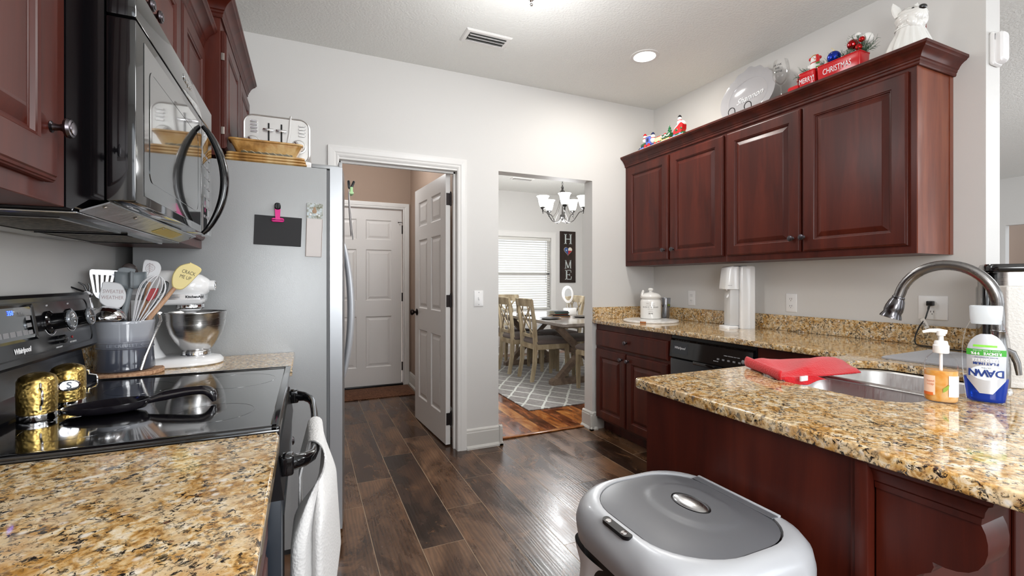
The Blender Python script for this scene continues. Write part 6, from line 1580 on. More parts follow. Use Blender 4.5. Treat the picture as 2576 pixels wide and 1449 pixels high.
# faucet
fa = thing('kitchen_faucet', 'tall arched brushed-nickel pull-down faucet behind the sink', 'faucet', (1.812, .630, ZC))
M_FAU = brushed('faucet_nickel', '#7f7d7c', .27, (3, 3, 3), .0)
MB().lathe([(0, 0), (.030, 0), (.030, .004), (.026, .012), (.024, .014)], 32, cap=False).build('base_ring', M_CHROME, fa)
MB().lathe([(.024, .012), (.0255, .035), (.025, .07), (.021, .11), (.0165, .145), (.0150, .170), (.0165, .172), (.0165, .176), (.0145, .178)], 32, cap=False).build('body', M_FAU, fa, smooth=60)
arc = [(0, 0, .175), (0, 0, .215), (0, .002, .245)]
cyy, czz, Ra = .110, .252, .109
for i in range(0, 23):
    a = PI-i*(PI*.93)/22; arc.append((-.046*(i/22), cyy+Ra*math.cos(a), czz+Ra*1.05*math.sin(a)))
arc.append(tuple(Vector(arc[-1])+(Vector(arc[-1])-Vector(arc[-2])).normalized()*.012))
mb = MB(); mb.tube(arc, .0148, 18, upv=(1, 0, 0)); mb.build('gooseneck', M_FAU, fa, smooth=60)
e = Vector(arc[-1]); dv = (Vector(arc[-1])-Vector(arc[-2])).normalized()
q_ = dv.to_track_quat('Z', 'X').to_matrix().to_4x4()
mb = MB(); mb.mat4(Matrix.Translation(e) @ q_); mb.lathe([(.0155, -.002), (.0172, .0), (.0172, .004), (.0168, .006), (.0205, .014), (.0245, .032), (.0255, .045), (.0240, .054), (.0290, .066), (.0300, .071), (.027, .072), (.0, .070)], 32, cap=False); mb.build('spray_head', M_('spray_head_nickel', '#5f5d5f', .2, metal=1), fa, smooth=60)
mb = MB(); mb.mat4(Matrix.Translation(e) @ q_ @ Matrix.Translation((0, .0235, .028))); mb.box(-.007, .007, -.003, .006, -.016, .016, .003); mb.build('spray_button', M_BLACKS, fa)
mb = MB(); mb.tube([(.012, -.010, .120), (.026, -.020, .112), (.034, -.027, .085), (.038, -.030, .050)], [.010, .010, .009, .007], 12, flat=.7); mb.build('side_lever', M_FAU, fa)
# soap pump
sp_ = thing('hand_soap', 'clear pump bottle of orange hand soap standing beside the sink', 'soap dispenser', (1.530, .642, ZC), -1.14)
def ell(w_, d_, z, p=2.4, n=36):
    P = []
    for k in range(n):
        a = 2*PI*k/n; c, s = math.cos(a), math.sin(a); q = (abs(c)**p+abs(s)**p)**(-1/p); P.append((w_/2*q*c, d_/2*q*s, z))
    return P
M_ORG = new_mat('orange_soap'); m, nt, b = M_ORG; M_ORG = m
v = coords(nt); n = noise(nt, v, 35, 3, .5, .5); r = ramp(nt, [(.35, '#e8983a'), (.5, '#f0b25e'), (.65, '#efc58d')]); nt.links.new(n, r.inputs[0]); nt.links.new(r.outputs[0], b.inputs['Base Color']); b.inputs['Roughness'].default_value = .2; b.inputs['Transmission Weight'].default_value = .25
mb = MB(); mb.loft([ell(.060, .045, .0), ell(.067, .052, .003), ell(.069, .054, .012), ell(.069, .054, .088), ell(.067, .052, .100), ell(.058, .046, .114), ell(.040, .036, .125), ell(.030, .030, .130), ell(.028, .028, .137)], cap1=False); mb.build('clear_bottle', M_CPL, sp_, smooth=60)
mb = MB(); mb.loft([ell(.056, .042, .002), ell(.0645, .0495, .005), ell(.0665, .0515, .013), ell(.0665, .0515, .0835)]); mb.build('liquid_soap', M_ORG, sp_, smooth=60)
mb = MB(); mb.lathe([(0, .128), (.0155, .128), (.0165, .130), (.0165, .148), (.0145, .150), (.0135, .158), (.012, .160), (.0055, .161), (.005, .172), (.009, .174), (.0095, .186), (.0, .187)], 28); mb.cyl((0, 0, .02), (0, 0, .13), .0035, n=8)
mb.tube([(.012, 0, .1835), (-.004, 0, .1860), (-.022, -.0, .1855), (-.036, -.0, .181)], [.0055, .0060, .005, .0035], 10, flat=.9); mb.build('pump', M_WHITEP, sp_)
M_LBL = M_('white_label', '#f2e8de', .5)
def front_label(x0, x1, z0, z1, d_, mat, name, parent, w_=.069, dd=.054, p=2.4, nn=10):
    mb = MB()
    def yy(x, off): return -((1-(abs(x)/(w_/2))**p)**(1/p))*(dd/2)-off if abs(x) < w_/2 else -off
    mb.loft([[(x0+(x1-x0)*i/nn, yy(x0+(x1-x0)*i/nn, d_), z) for i in range(nn+1)] for z in (z0, z1)], False, False, closed=False)
    return mb.build(name, mat, parent, smooth=180)
front_label(-.0335, -.012, .020, .070, .0006, M_('peach_label', '#f3cdb4', .5), 'front_label', sp_)
front_label(.014, .0335, .018, .072, .0006, M_LBL, 'back_label', sp_)
front_label(-.0335, -.016, .018, .026, .0010, M_('deep_orange_print', '#dd6b2c', .5), 'orange_band', sp_)
text_obj('label_lettering', 'hand\nsoap', .008, M_('terracotta_print', '#c9764f', .5), sp_, (-.021, -.0262, .052), (1, -.35, 0), (0, 0, 1), .0001)
mb = MB(); mb.loft([[(.003+a, -.0278, .028+b_) for a, b_ in ((0, 0), (.006, .004), (.011, .012), (.012, .022), (.006, .016), (.0, .010))], [(.003+a, -.0272, .028+b_) for a, b_ in ((0, 0), (.006, .004), (.011, .012), (.012, .022), (.006, .016), (.0, .010))]]); mb.build('leaf_print', M_('leaf_green', '#8fa83f', .5), sp_, smooth=0)
# dish soap bottle standing upside down label
ds = thing('dish_soap', 'clear bottle of blue dish soap with its label upside down, in front of the faucet', 'dish soap', (1.634, .592, ZC), -1.20)
M_BLU = M_('blue_detergent', '#1442b8', .08, trans=.45, ior=1.35)
prof_ = [(.066, .040, 0.0), (.074, .046, .004), (.076, .048, .012), (.082, .052, .04), (.090, .056, .08), (.0925, .057, .11), (.0915, .056, .14), (.085, .053, .17), (.076, .048, .192), (.064, .042, .208), (.058, .040, .213)]
mb = MB(); mb.loft([ell(a, b_, z, 2.2, 48) for a, b_, z in prof_], cap1=False); mb.build('clear_bottle', M_CPL, ds, smooth=60)
mb = MB(); mb.loft([ell(a-.003, b_-.003, z+(.002 if z == 0 else 0), 2.2, 48) for a, b_, z in prof_[:4]]+[ell(.084, .0515, .064, 2.2, 48)]); mb.build('blue_liquid', M_BLU, ds, smooth=60)
mb = MB(); mb.loft([ell(.056, .042, .205, 2.3), ell(.058, .044, .210, 2.3), ell(.058, .044, .214, 2.3), ell(.060, .045, .216, 2.3), ell(.063, .047, .250, 2.3), ell(.060, .044, .253, 2.3)]); mb.build('cap', M_('frosted_cap', '#dfe5ea', .25, trans=.25), ds, smooth=40)
def bl_y(x, z, off=.0008):
    for (a0, b0, z0), (a1, b1, z1) in zip(prof_, prof_[1:]):
        if z0 <= z <= z1:
            k = (z-z0)/(z1-z0); a, b_ = a0+(a1-a0)*k, b0+(b1-b0)*k
            u = min(.999, abs(x)/(a/2)); return -(1-u**2.2)**(1/2.2)*b_/2-off
    return -.02
def blabel(name, fx, z0, z1, mat, off, parent, n=16, m=14):
    """fx(z)->(x0,x1)"""
    mb = MB(); mb.grid(lambda u, v: ((lambda x, z: (x, bl_y(x, z, off), z))(fx(z0+(z1-z0)*v)[0]+(fx(z0+(z1-z0)*v)[1]-fx(z0+(z1-z0)*v)[0])*u, z0+(z1-z0)*v)), m, n); return mb.build(name, mat, parent, smooth=180)
def lab_w(z):
    if z < .062: return (-.012-.024*(z-.025)/.037, .012+.024*(z-.025)/.037)
    if z < .130: return (-.036, .036)
    k = (z-.130)/.052; h_ = .036*math.sqrt(max(0, 1-k*k)); return (-h_, h_)
lb_ = blabel('silver_label', lab_w, .025, .180, M_('silver_label', '#c6cad1', .3, metal=.4), .0008, ds, 30)
blabel('green_band', lambda z: (-.0365, .0365), .124, .140, M_('green_band', '#3f9d35', .45), .0014, lb_)
blabel('light_green_strip', lambda z: (-.024, .020), .146, .1515, M_('lime_strip', '#7fcf3f', .45), .0014, lb_)
blabel('white_emblem', lambda z: (-.030*math.sqrt(max(0, 1-((z-.079)/.019)**2)), .030*math.sqrt(max(0, 1-((z-.079)/.019)**2))), .0601, .0979, M_('emblem_white', '#dfe9f4', .4), .0014, lb_)
def btext(body, size, x, z, mat, bold=0, sx=1, off=.0022, chw=.62):
    n = len(body)
    for i, ch_ in enumerate(body):
        if ch_ == ' ': continue
        xx = x-(i-(n-1)/2)*size*chw*sx
        d_ = .001; sl = (bl_y(xx+d_, z)-bl_y(xx-d_, z))/(2*d_)
        text_obj('label_letter', ch_, size, mat, lb_, (xx, bl_y(xx, z, off), z), (-1, -sl, 0), (0, 0, -1), .0002, bold=bold, sx=sx)
M_NAVY = M_('navy_ink', '#16357e', .4)
btext('DAWN', .0255, .0, .0795, M_NAVY, .0006, .95, .0026, .68)
btext('ULTRA', .005, .0, .0925, M_TXTG, 0, 1, .0022, .7)
btext('PLATINUM', .0085, 0, .1035, M_NAVY, .0003, 1, .0022, .70)
btext('EZ-SQUEEZE', .0085, 0, .1125, M_TXTW, .0003, .9, .0022, .70)
btext('BLEACH ALTERNATIVE', .0035, 0, .1195, M_NAVY, 0, 1, .0022, .68)
btext('REMOVE 99%', .0095, 0, .1295, M_TXTW, .0003, .9, .0022, .66)
btext('GREASE & FOOD RESIDUE', .0036, 0, .1368, M_TXTW, 0, 1, .0022, .66)
# big white textured box at the right edge
wb = thing('white_box', 'white textured upright box cut off by the right edge, behind the faucet', 'box', (1.905, .645, ZC), -1.02)
M_LEA = M_('white_textured_board', '#d9d7d3', .5, bump=(140, .35))
MB().box(0, .24, 0, .11, .008, .303, .006, 3).build('box_body', M_LEA, wb)
MB().box(-.001, .241, -.001, .111, .0, .020, .004, 2).build('base_lip', M_LEA, wb)
# red dishcloth
rc = thing('dish_cloth', 'folded red waffle dishcloth hanging over the sink edge, with a white tag', 'dishcloth', (1.56, 1.04, ZC))
M_RED = towel_mat('red_waffle_cloth', '#c8141f')
def cloth_pt(u, v, top=True):
    # footprint quad corners (world)
    A = Vector((1.478, 1.185)); B = Vector((1.905, 1.100)); C = Vector((1.735, .945)); D = Vector((1.372, .985))
    p = A*(1-u)*(1-v)+B*u*(1-v)+C*u*v+D*(1-u)*v
    h = .016+.015*math.sin(u*PI*.9+.3)*math.sin(min(1, .15+v)*PI)+.010*math.sin(u*9+v*5)*(v*(1-v)*4)**.5
    edge = min(1, min(u, 1-u)*9)*min(1, (1-v)*6); h = h*(.35+.65*edge**.6)
    h += .012*math.exp(-((u-.02)/.12)**2)*(1-.2*v)
    if v > .80: h -= (v-.80)*.10*(1 if u < .4 else .2)
    return Vector((p.x-1.56, p.y-1.04, max(.004, h)))
mb = MB(); mb.grid(lambda u, v: cloth_pt(u, v), 40, 30)
mb.grid(lambda u, v: (lambda p: (p.x+.008*math.sin(v*6), p.y, max(.0015, p.z*.35-.003)))(cloth_pt(.03+u*.93, .02+v*.94)), 24, 18)
mb.build('folded_cloth', M_RED, rc, smooth=180, solidify=.004)
mb = MB()
def fold(u, v):   # rolled left edge
    a = PI*(.5+u); P0 = Vector((1.478-1.56, 1.185-1.04, .022)); P1 = Vector((1.375-1.56, .975-1.04, .018)); p = P0.lerp(P1, v); r = .017-.004*v
    return (p.x+r*math.cos(a)*.9, p.y+r*math.cos(a)*.2, p.z+r*math.sin(a))
mb.grid(fold, 10, 16); mb.build('rolled_fold', M_RED, rc, smooth=180, solidify=.004)
mb = MB()
def flap(u, v):   # corner hanging down into the sink
    P0 = Vector((1.376-1.56, .980-1.04, .010)); P1 = Vector((1.49-1.56, .945-1.04, .012)); p = P0.lerp(P1, u)
    return (p.x+.030*v, p.y-.014*v-.004*math.sin(u*7), p.z-.030*v*(1-.6*u)+.004*math.sin(u*9))
mb.grid(flap, 12, 8); mb.build('hanging_corner', M_RED, rc, smooth=180, solidify=.004)
mb = MB(); mb.box(-.150, -.118, -.103, -.098, .004, .019); mb.build('care_tag', M_WHITEP, rc, smooth=0)

# ================================================================== decorations on top of the right cabinets
ZT = 2.2850
mb = MB(); mb.box(2.5005, 2.805, 1.131, 3.190, 2.277, ZT-.0006); tp = mb.build('cabinet_top_board', M_CHERRY, smooth=0); tag(tp, 'flat dark board closing the top of the right-hand wall cabinets', 'board')
# --- ceramic train
tr = tag(MB().box(-.10, .10, -.345, .345, 0, .010, .002, 1).build('display_board', M_('pale_wood_board', '#d3b98d', .5), smooth=0), 'pale wooden board under the small festive train set', 'board'); tr.location = (2.590, 2.715, ZT)
ZB = ZT+.0105
sn = tag(MB().box(-.06, .06, -.26, .26, 0, .006, .003, 1).build('snow_cloth', M_('snow_cloth', '#e8e8e6', .9), smooth=0), 'strip of white snow cloth under the small festive train', 'cloth'); sn.location = (2.535, 2.775, ZB)
ZS = ZB+.0065
C_ = {k: M_('ceramic_'+k, c, .15, coat=.5) for k, c in dict(red='#c5161c', green='#1f5a34', white='#f0efec', blue='#5a6fd0', navy='#1d2750', cream='#dfd7a4', gold='#e8cf7a', skin='#e9c5a8', black='#15151a').items()}
def traincar(label, y0, L_, parts_):
    t = thing('toy_train_car', label, 'train car', (2.520, y0, ZS), -PI/2, 'cars of the small festive train')
    parts_(t, L_); return t
def wheels(t, xs, r, mat, z=None):
    for x in xs:
        for s in (-1, 1):
            mb = MB(); mb.at((x, s*.024, r), (PI/2, 0, 0)); mb.lathe([(0, -.004), (r*.5, -.004), (r, -.003), (r, .003), (r*.5, .004), (0, .004)], 16); mb.build('wheel', mat, t)
def snowman(t, x, y, z, s, hat, arm=True, name='snow_figure'):
    mb = MB(); mb.sphere((x, y, z+.016*s), .018*s, 14, 10); mb.sphere((x, y, z+.041*s), .014*s, 14, 10); f = mb.build(name, C_['white'], t)
    mb = MB(); mb.at((x, y, z+.051*s)); mb.lathe([(.0135*s, 0), (.0125*s, .006*s), (.006*s, .014*s), (0, .018*s)], 14); mb.build('hat', hat, f)
    mb = MB(); mb.at((x, y, z+.030*s)); mb.lathe([(.0125*s, -.003*s), (.0155*s, 0), (.0125*s, .003*s)], 14, cap=False); mb.build('scarf', C_['red'], f)
    return f
def engine(t, L_):
    mb = MB(); mb.box(-.062, .060, -.022, .022, .010, .020, .002); mb.loft([[(-.062, y, .010) for y in (-.02, .02)]+[(-.062, y, .022) for y in (.02, -.02)], [(-.092, y, .004) for y in (-.024, .024)]+[(-.090, y, .007) for y in (.024, -.024)]]); mb.build('chassis', C_['navy'], t)
    mb = MB(); mb.at((-.058, 0, .036), (0, PI/2, 0)); mb.lathe([(0, 0), (.016, 0), (.018, .004), (.018, .050), (.016, .054), (0, .054)], 20); mb.build('boiler', C_['green'], t)
    mb = MB(); mb.box(.010, .058, -.024, .024, .020, .086, .003); cab = mb.build('cab', C_['blue'], t)
    MB().box(.022, .046, -.0252, -.024, .045, .074, .002).build('cab_window', C_['navy'], cab, smooth=0)
    MB().box(.004, .064, -.028, .028, .086, .092, .003).build('cab_roof', C_['white'], t)
    wheels(t, (-.045, -.022), .009, C_['blue']); wheels(t, (.006, .046), .016, C_['red'])
    snowman(t, -.024, 0, .052, 1.15, C_['red'], name='waving_figure'); snowman(t, .074, -.004, .030, 1.25, C_['navy'], name='rear_figure')
def boxcar(t, L_):
    mb = MB(); mb.box(-.034, .034, -.021, .021, .010, .018, .002); mb.build('chassis', C_['green'], t)
    mb = MB(); mb.box(-.032, .032, -.020, .020, .018, .052, .003); mb.build('cream_box', C_['cream'], t)
    mb = MB()
    for x in (-.018, .0, .018): mb.sphere((x, 0, .057), .009, 10, 8)
    mb.build('candy_load', C_['red'], t); wheels(t, (-.020, .020), .010, C_['red'])
def gondola(t, L_):
    mb = MB(); mb.loft([[(x, y, z) for x, y in rrect(w_, d_, .008, 4)] for w_, d_, z in ((.080, .036, .012), (.084, .040, .018), (.100, .046, .046), (.102, .048, .050))]); mb.build('green_tub', C_['green'], t)
    mb = MB(); mb.tube([(-.046, -.025, .046), (-.032, -.026, .034), (-.012, -.026, .032), (.0, -.025, .046), (.012, -.026, .034), (.032, -.026, .032), (.046, -.025, .046)], .004, 8); mb.build('snow_swag', C_['white'], t)
    mb = MB(); mb.box(-.048, .048, -.0235, .0235, .011, .017, .002); mb.build('red_sill', C_['red'], t)
    wheels(t, (-.032, -.012, .012, .032), .008, C_['gold'])
    mb = MB(); mb.at((.022, 0, .050)); mb.lathe([(.020, 0), (.012, .022), (.016, .020), (.009, .040), (.012, .038), (.005, .055), (.0, .066)], 14, cap=False); tr_ = mb.build('tiny_tree', C_['green'], t)
    mb = MB()
    for k in range(16): a = k*2.4; z = .055+k*.0035; r = .018*(1-k/20); mb.sphere((.022+r*math.cos(a), r*math.sin(a), z), .0022, 6, 4)
    mb.build('tree_baubles', C_['white'], tr_)
    mb = MB(); mb.sphere((-.025, 0, .056), .013, 10, 8); mb.build('gift_sack', C_['red'], t)
def caboose(t, L_):
    mb = MB(); mb.box(-.048, .058, -.022, .022, .010, .022, .004); mb.build('chassis', C_['green'], t)
    mb = MB(); mb.loft([[(x, y, z) for x, z in ((-.040, .022), (.034, .022), (.048, .045), (.050, .075), (.036, .092), (.018, .088), (-.002, .074), (-.030, .060), (-.042, .045))] for y in (-.020, .020)]); mb.build('sleigh_body', C_['red'], t)
    mb = MB(); mb.tube([(-.044, 0, .052), (-.030, 0, .066), (-.002, 0, .080), (.018, 0, .094), (.038, 0, .098), (.055, 0, .080)], [.006, .009, .009, .010, .010, .006], 10, flat=2.2, upv=(0, 0, 1)); mb.build('snow_roof', C_['white'], t)
    mb = MB(); mb.sphere((-.010, -.021, .048), .010, 10, 8, (1.3, .4, 1)); mb.sphere((.038, -.021, .050), .009, 10, 8, (1, .4, 1)); mb.build('holly', C_['green'], t)
    wheels(t, (-.028, .030), .009, C_['blue'])
    snowman(t, .004, 0, .084, 1.10, C_['black'], name='roof_figure')
traincar('toy train engine with a blue cab, farthest left on the cabinet tops', 2.945, .13, engine)
traincar('cream and green toy boxcar behind the blue-cab engine on the cabinet top', 2.806, .07, boxcar)
traincar('green toy train wagon carrying a tiny fir tree on the cabinet top', 2.713, .10, gondola)
traincar('red toy sleigh car with snow on its roof, last of the festive train', 2.592, .11, caboose)
# --- platter on its stand
pt_ = thing('platter', 'large pale grey oval platter with the white name on it, on the cabinet top', 'platter', (2.690, 2.150, 2.465), 0)
pt_.rotation_euler = (PI/2-.16, 0, -PI/2)     # local x -> -Y, local y -> up, local z -> towards the room
def plat_ring(rx_, ry_, z, scal=0, n=96):
    P = []
    for k in range(n):
        a = 2*PI*k/n; s_ = 1+scal*(.5+.5*math.cos(a*16))*(1 if abs(math.sin(a)) > .75 else .0)
        bump_ = 1+scal*1.6*max(0, math.cos((a-PI/2)))**14
        P.append((rx_*math.cos(a)*s_, ry_*math.sin(a)*s_*bump_, z))
    return P
M_PLAT = M_('pearl_grey_glaze', '#a3a2a5', .1, coat=.6)
mb = MB(); mb.loft([plat_ring(.130, .118, -.004), plat_ring(.205, .172, .012, .06), plat_ring(.207, .174, .016, .06), plat_ring(.196, .166, .013, .02), plat_ring(.155, .128, .004), plat_ring(.146, .120, .0065), plat_ring(.138, .114, .0), plat_ring(.02, .015, -.0005)]); mb.build('oval_plate', M_PLAT, pt_, smooth=50)
text_obj('script_name', 'Shannon', .058, M_('white_script', '#f5f5f5', .3), pt_, (.012, -.010, .0025), (1, .10, 0), (0, 1, 0), .0006, shear=.45, bold=-.0004)
st_ = thing('plate_stand', 'black wire scroll stand holding the grey platter', 'plate stand', (2.640, 2.13, ZT))
for y in (-.062, .062):
    mb = MB(); pts = [(.06, y, .003), (.0, y, .003), (-.03, y, .006)]+[(-.034+.020*math.cos(a)*(1-k*.035), y, .024+.022*math.sin(a)*(1-k*.035)) for k, a in enumerate([-PI/2-i*.42 for i in range(16)])]
    mb.tube(pts, .0028, 6); mb.build('scroll_leg', M_BLACKS, st_)
    mb = MB(); pts = [(-.012, y, .006), (-.020, y+.0, .05)]+[(-.022, y+.026-.026*math.cos(a), .088+.026*math.sin(a)) for a in [i*.45 for i in range(9)]]
    mb.tube(pts, .0028, 6); mb.build('front_scroll', M_BLACKS, st_)
mb = MB(); mb.tube([(.06, -.062, .003), (.06, .062, .003)], .0028, 6); mb.tube([(.06, 0, .003), (.085, 0, .16)], .0028, 6); mb.build('back_frame', M_BLACKS, st_)
# --- wine glass
wg = thing('wine_glass', 'large stemmed wine glass with dark lettering on the cabinet top', 'glass', (2.600, 1.852, ZT))
MB().lathe([(0, .0), (.036, .0), (.037, .0015), (.012, .005), (.0042, .012), (.0036, .05), (.0040, .110), (.010, .122), (.030, .138), (.044, .165), (.0475, .195), (.044, .235), (.037, .268), (.0362, .2685), (.0425, .235), (.046, .195), (.0425, .166), (.029, .1405), (.008, .127), (0, .125)], 48, cap=False).build('glass', M_GLASS, wg, smooth=70)
cd = math.atan2(-1.852, -2.600)
wrap(wg, 'DRINK', .044, .232, .016, M_TXTK, ang0=-.45); wrap(wg, 'THE', .0465, .212, .016, M_TXTK, ang0=-.45); wrap(wg, 'WINE', .0475, .190, .016, M_TXTK, ang0=-.25)
# --- red ceramic train planter: small tub, big tub, engine nose
M_PR = M_('red_ceramic', '#c4141b', .18, coat=.15)
pl_ = thing('train_planter', 'red ceramic train-shaped planter lettered MERRY CHRISTMAS on the cabinet top', 'planter', (2.530, 1.545, ZT), -PI/2)
mb = MB(); mb.loft([[(x, y, z) for x, z in rrect(w_, .040, .012, 4, -.165, .022)] for w_, y in ((.060, -.030), (.066, -.024), (.066, .024), (.060, .030))]); mb.build('engine_nose', M_PR, pl_, smooth=40)
mb = MB(); mb.at((-.150, 0, .040)); mb.lathe([(.008, 0), (.008, .026), (.0115, .030), (.0115, .044), (.009, .047), (0, .047)], 20); mb.build('smokestack', M_('dark_red_ceramic', '#7d0f14', .12, coat=.6), pl_)
def tub(x0, x1, h, d_, nm):
    cx_ = (x0+x1)/2; w_ = x1-x0
    mb = MB(); mb.loft([[(x, y, z) for x, y in rrect(a, b_, .008, 4, cx_)] for a, b_, z in ((w_-.010, d_-.010, .004), (w_-.006, d_-.006, .008), (w_, d_, h-.006), (w_+.004, d_+.004, h-.004), (w_+.004, d_+.004, h), (w_-.008, d_-.008, h), (w_-.012, d_-.012, h-.02))]); return mb.build(nm, M_PR, pl_, smooth=40)
tub(-.128, -.040, .092, .075, 'small_tub'); tub(-.025, .185, .088, .085, 'large_tub')
mb = MB(); mb.box(-.042, -.022, -.01, .01, .012, .024); mb.build('coupling', M_PR, pl_)
text_obj('white_lettering', 'MERRY!', .040, M_TXTW, pl_, (-.084, -.0365, .045), (1, 0, 0), (0, 0, 1), .0006, sx=.62)
text_obj('white_lettering', 'CHRISTMAS', .043, M_TXTW, pl_, (.075, -.0418, .046), (1, 0, 0), (0, 0, 1), .0006, sx=.62)
# greenery sprays
M_PINE = M_('pine_needles', '#3c5a41', .7); M_LEAF = M_('holly_leaf', '#4c7f34', .5)
def sprig(label, loc, r, n, hdir=(0, 0, 1), seed=1, spread=1.0):
    rnd = random.Random(seed); t = tag(empty('pine_sprig', loc), label, 'greenery', None); mb = MB()
    for k in range(n):
        a = rnd.random()*2*PI; el = rnd.uniform(.15, 1.3); d = Vector((math.cos(a)*math.cos(el)*spread, math.sin(a)*math.cos(el)*spread, math.sin(el)))+Vector(hdir)*.35; d.normalize()
        ln = r*rnd.uniform(.6, 1.05); p1 = d*ln; mb.tube([(0, 0, 0), tuple(p1)], [.0014, .001], 4)
        for j in range(11):
            q = p1*(.15+.085*j); e = Vector((rnd.gauss(0, 1), rnd.gauss(0, 1), rnd.gauss(0, 1))).normalized()*.017+d*.010; mb.tube([tuple(q), tuple(q+e)], [.0009, .0004], 3, cap=False)
    mb.build('needles', M_PINE, t, smooth=0); return t
sprig('dark green pine sprig and leaves in the small MERRY tub', (2.530, 1.632, ZT+.062), .070, 22, (-.1, .5, .2), 3)
sprig('dark green pine sprig between the snowman and the blue bauble', (2.535, 1.520, ZT+.075), .058, 16, (-.2, .3, .1), 4)
sprig('green pine sprig beside the candy-red baubles in the CHRISTMAS tub', (2.530, 1.440, ZT+.070), .068, 18, (-.2, .2, .2), 5)
sprig('green pine sprig reaching right out of the CHRISTMAS tub', (2.530, 1.375, ZT+.075), .095, 26, (-.1, -.6, .3), 6)
sprig('tall pine sprig standing at the top of the red and white baubles', (2.545, 1.400, ZT+.110), .080, 16, (0, .1, 1.4), 7, .6)
# snowman pick with ear muffs
sw = thing('snowman_figure', 'small plush snowman with red ear muffs and a striped scarf in the small tub', 'snowman', (2.520, 1.598, ZT+.092), -PI/2+.5)
M_PLU = M_('white_plush', '#ecebe8', .95, bump=(200, .3))
mb = MB(); mb.sphere((0, 0, .018), .026, 18, 12); mb.sphere((0, -.002, .055), .0215, 18, 12); mb.sphere((-.026, 0, .022), .012, 10, 8); mb.sphere((.030, -.002, .030), .013, 10, 8); mb.build('plush_body', M_PLU, sw)
mb = MB(); mb.sphere((-.021, 0, .062), .009, 12, 8); mb.sphere((.021, 0, .064), .009, 12, 8); mb.build('ear_muffs', C_['red'], sw)
mb = MB(); mb.tube([(.021*math.cos(a), 0, .060+.022*math.sin(a)) for a in [i*PI/10 for i in range(11)]], .003, 6); mb.build('headband', M_('tan_headband', '#b98a52', .6), sw)
mb = MB(); mb.at((0, 0, .037)); mb.lathe([(.017, -.005), (.023, 0), (.017, .005)], 18, cap=False); mb.tube([(.010, -.022, .036), (.014, -.027, .015), (.013, -.026, -.008)], [.006, .008, .009], 8, flat=.5); mb.build('scarf', C_['red'], sw)
mb = MB()
for z in (.026, .004): mb.box(.006, .022, -.033, -.028, z-.004, z+.004)
mb.build('scarf_stripe', M_LEAF, sw, smooth=0)
mb = MB(); mb.at((0, -.022, .053), (PI/2, 0, 0)); mb.lathe([(.0035, 0), (0, .014)], 10); mb.build('carrot_nose', M_('carrot_orange', '#e0642c', .5), sw)
mb = MB(); mb.sphere((-.008, -.021, .060), .0025, 8, 6); mb.sphere((.008, -.021, .060), .0025, 8, 6); mb.build('eyes', M_BLACKS, sw)
# baubles
def glitter(nm, c):
    m, nt, b = new_mat(nm); b.inputs['Base Color'].default_value = hexc(c); b.inputs['Metallic'].default_value = .8; b.inputs['Roughness'].default_value = .25
    v = coords(nt); vo = nt.nodes.new('ShaderNodeTexVoronoi'); vo.inputs['Scale'].default_value = 260; nt.links.new(v, vo.inputs['Vector']); nt.links.new(bump(nt, vo.outputs['Color'], 1.0, .01), b.inputs['Normal'])
    r = ramp(nt, [(.86, 0), (.9, 1)]); nt.links.new(vo.outputs['Color'], r.inputs[0]); nt.links.new(mix(nt, r.outputs[0], c, '#dfe6ff'), b.inputs['Base Color']); return m
def bauble(label, loc, r, mat, cap=True, grp=None):
    t = thing('bauble', label, 'ornament', loc, 0, grp); mb = MB(); mb.sphere((0, 0, 0), r, 24, 16); mb.build('ball', mat, t)
    if cap:
        mb = MB(); mb.at((0, .0, r-.002), (0, 0, 0)); mb.lathe([(.005, 0), (.005, .006), (0, .007)], 10); mb.tube([(0, 0, .006), (.002, .006, .016), (-.002, .012, .024)], .001, 5); mb.build('gold_hook', C_['gold'], t)
    return t
bauble('glittering royal blue bauble at the left end of the CHRISTMAS tub', (2.505, 1.492, ZT+.112), .0305, glitter('blue_glitter', '#1c35a8'))
M_RSH = M_('shiny_red_bauble', '#b80f12', .1, metal=.6)
bauble('shiny red bauble, lower of the pair on the CHRISTMAS tub', (2.500, 1.372, ZT+.108), .0155, M_RSH, False)
bauble('shiny red bauble, upper of the pair on the CHRISTMAS tub', (2.500, 1.358, ZT+.140), .0135, M_RSH, False)
bauble('white pom-pom bauble at the very top of the greenery', (2.550, 1.402, ZT+.192), .0135, M_PLU, False)
bauble('red and white striped bauble lying behind the blue one', (2.545, 1.452, ZT+.100), .018, M_('striped_red', '#c93b2a', .3), False)
bauble('white candy bauble with a red swirl behind the shiny red pair', (2.530, 1.350, ZT+.148), .0265, C_['white'], False)
bauble('red beaded bauble with a white snow cap, left of the shiny red pair', (2.515, 1.408, ZT+.140), .0240, glitter('red_beads', '#a90f14'), False)
mb = MB(); mb.sphere((2.518, 1.408, ZT+.1655), .019, 14, 8, (1, 1, .35)); tag(mb.build('snow_puff', M_PLU), 'white fluffy snow cap on the red beaded bauble', 'snow cap')

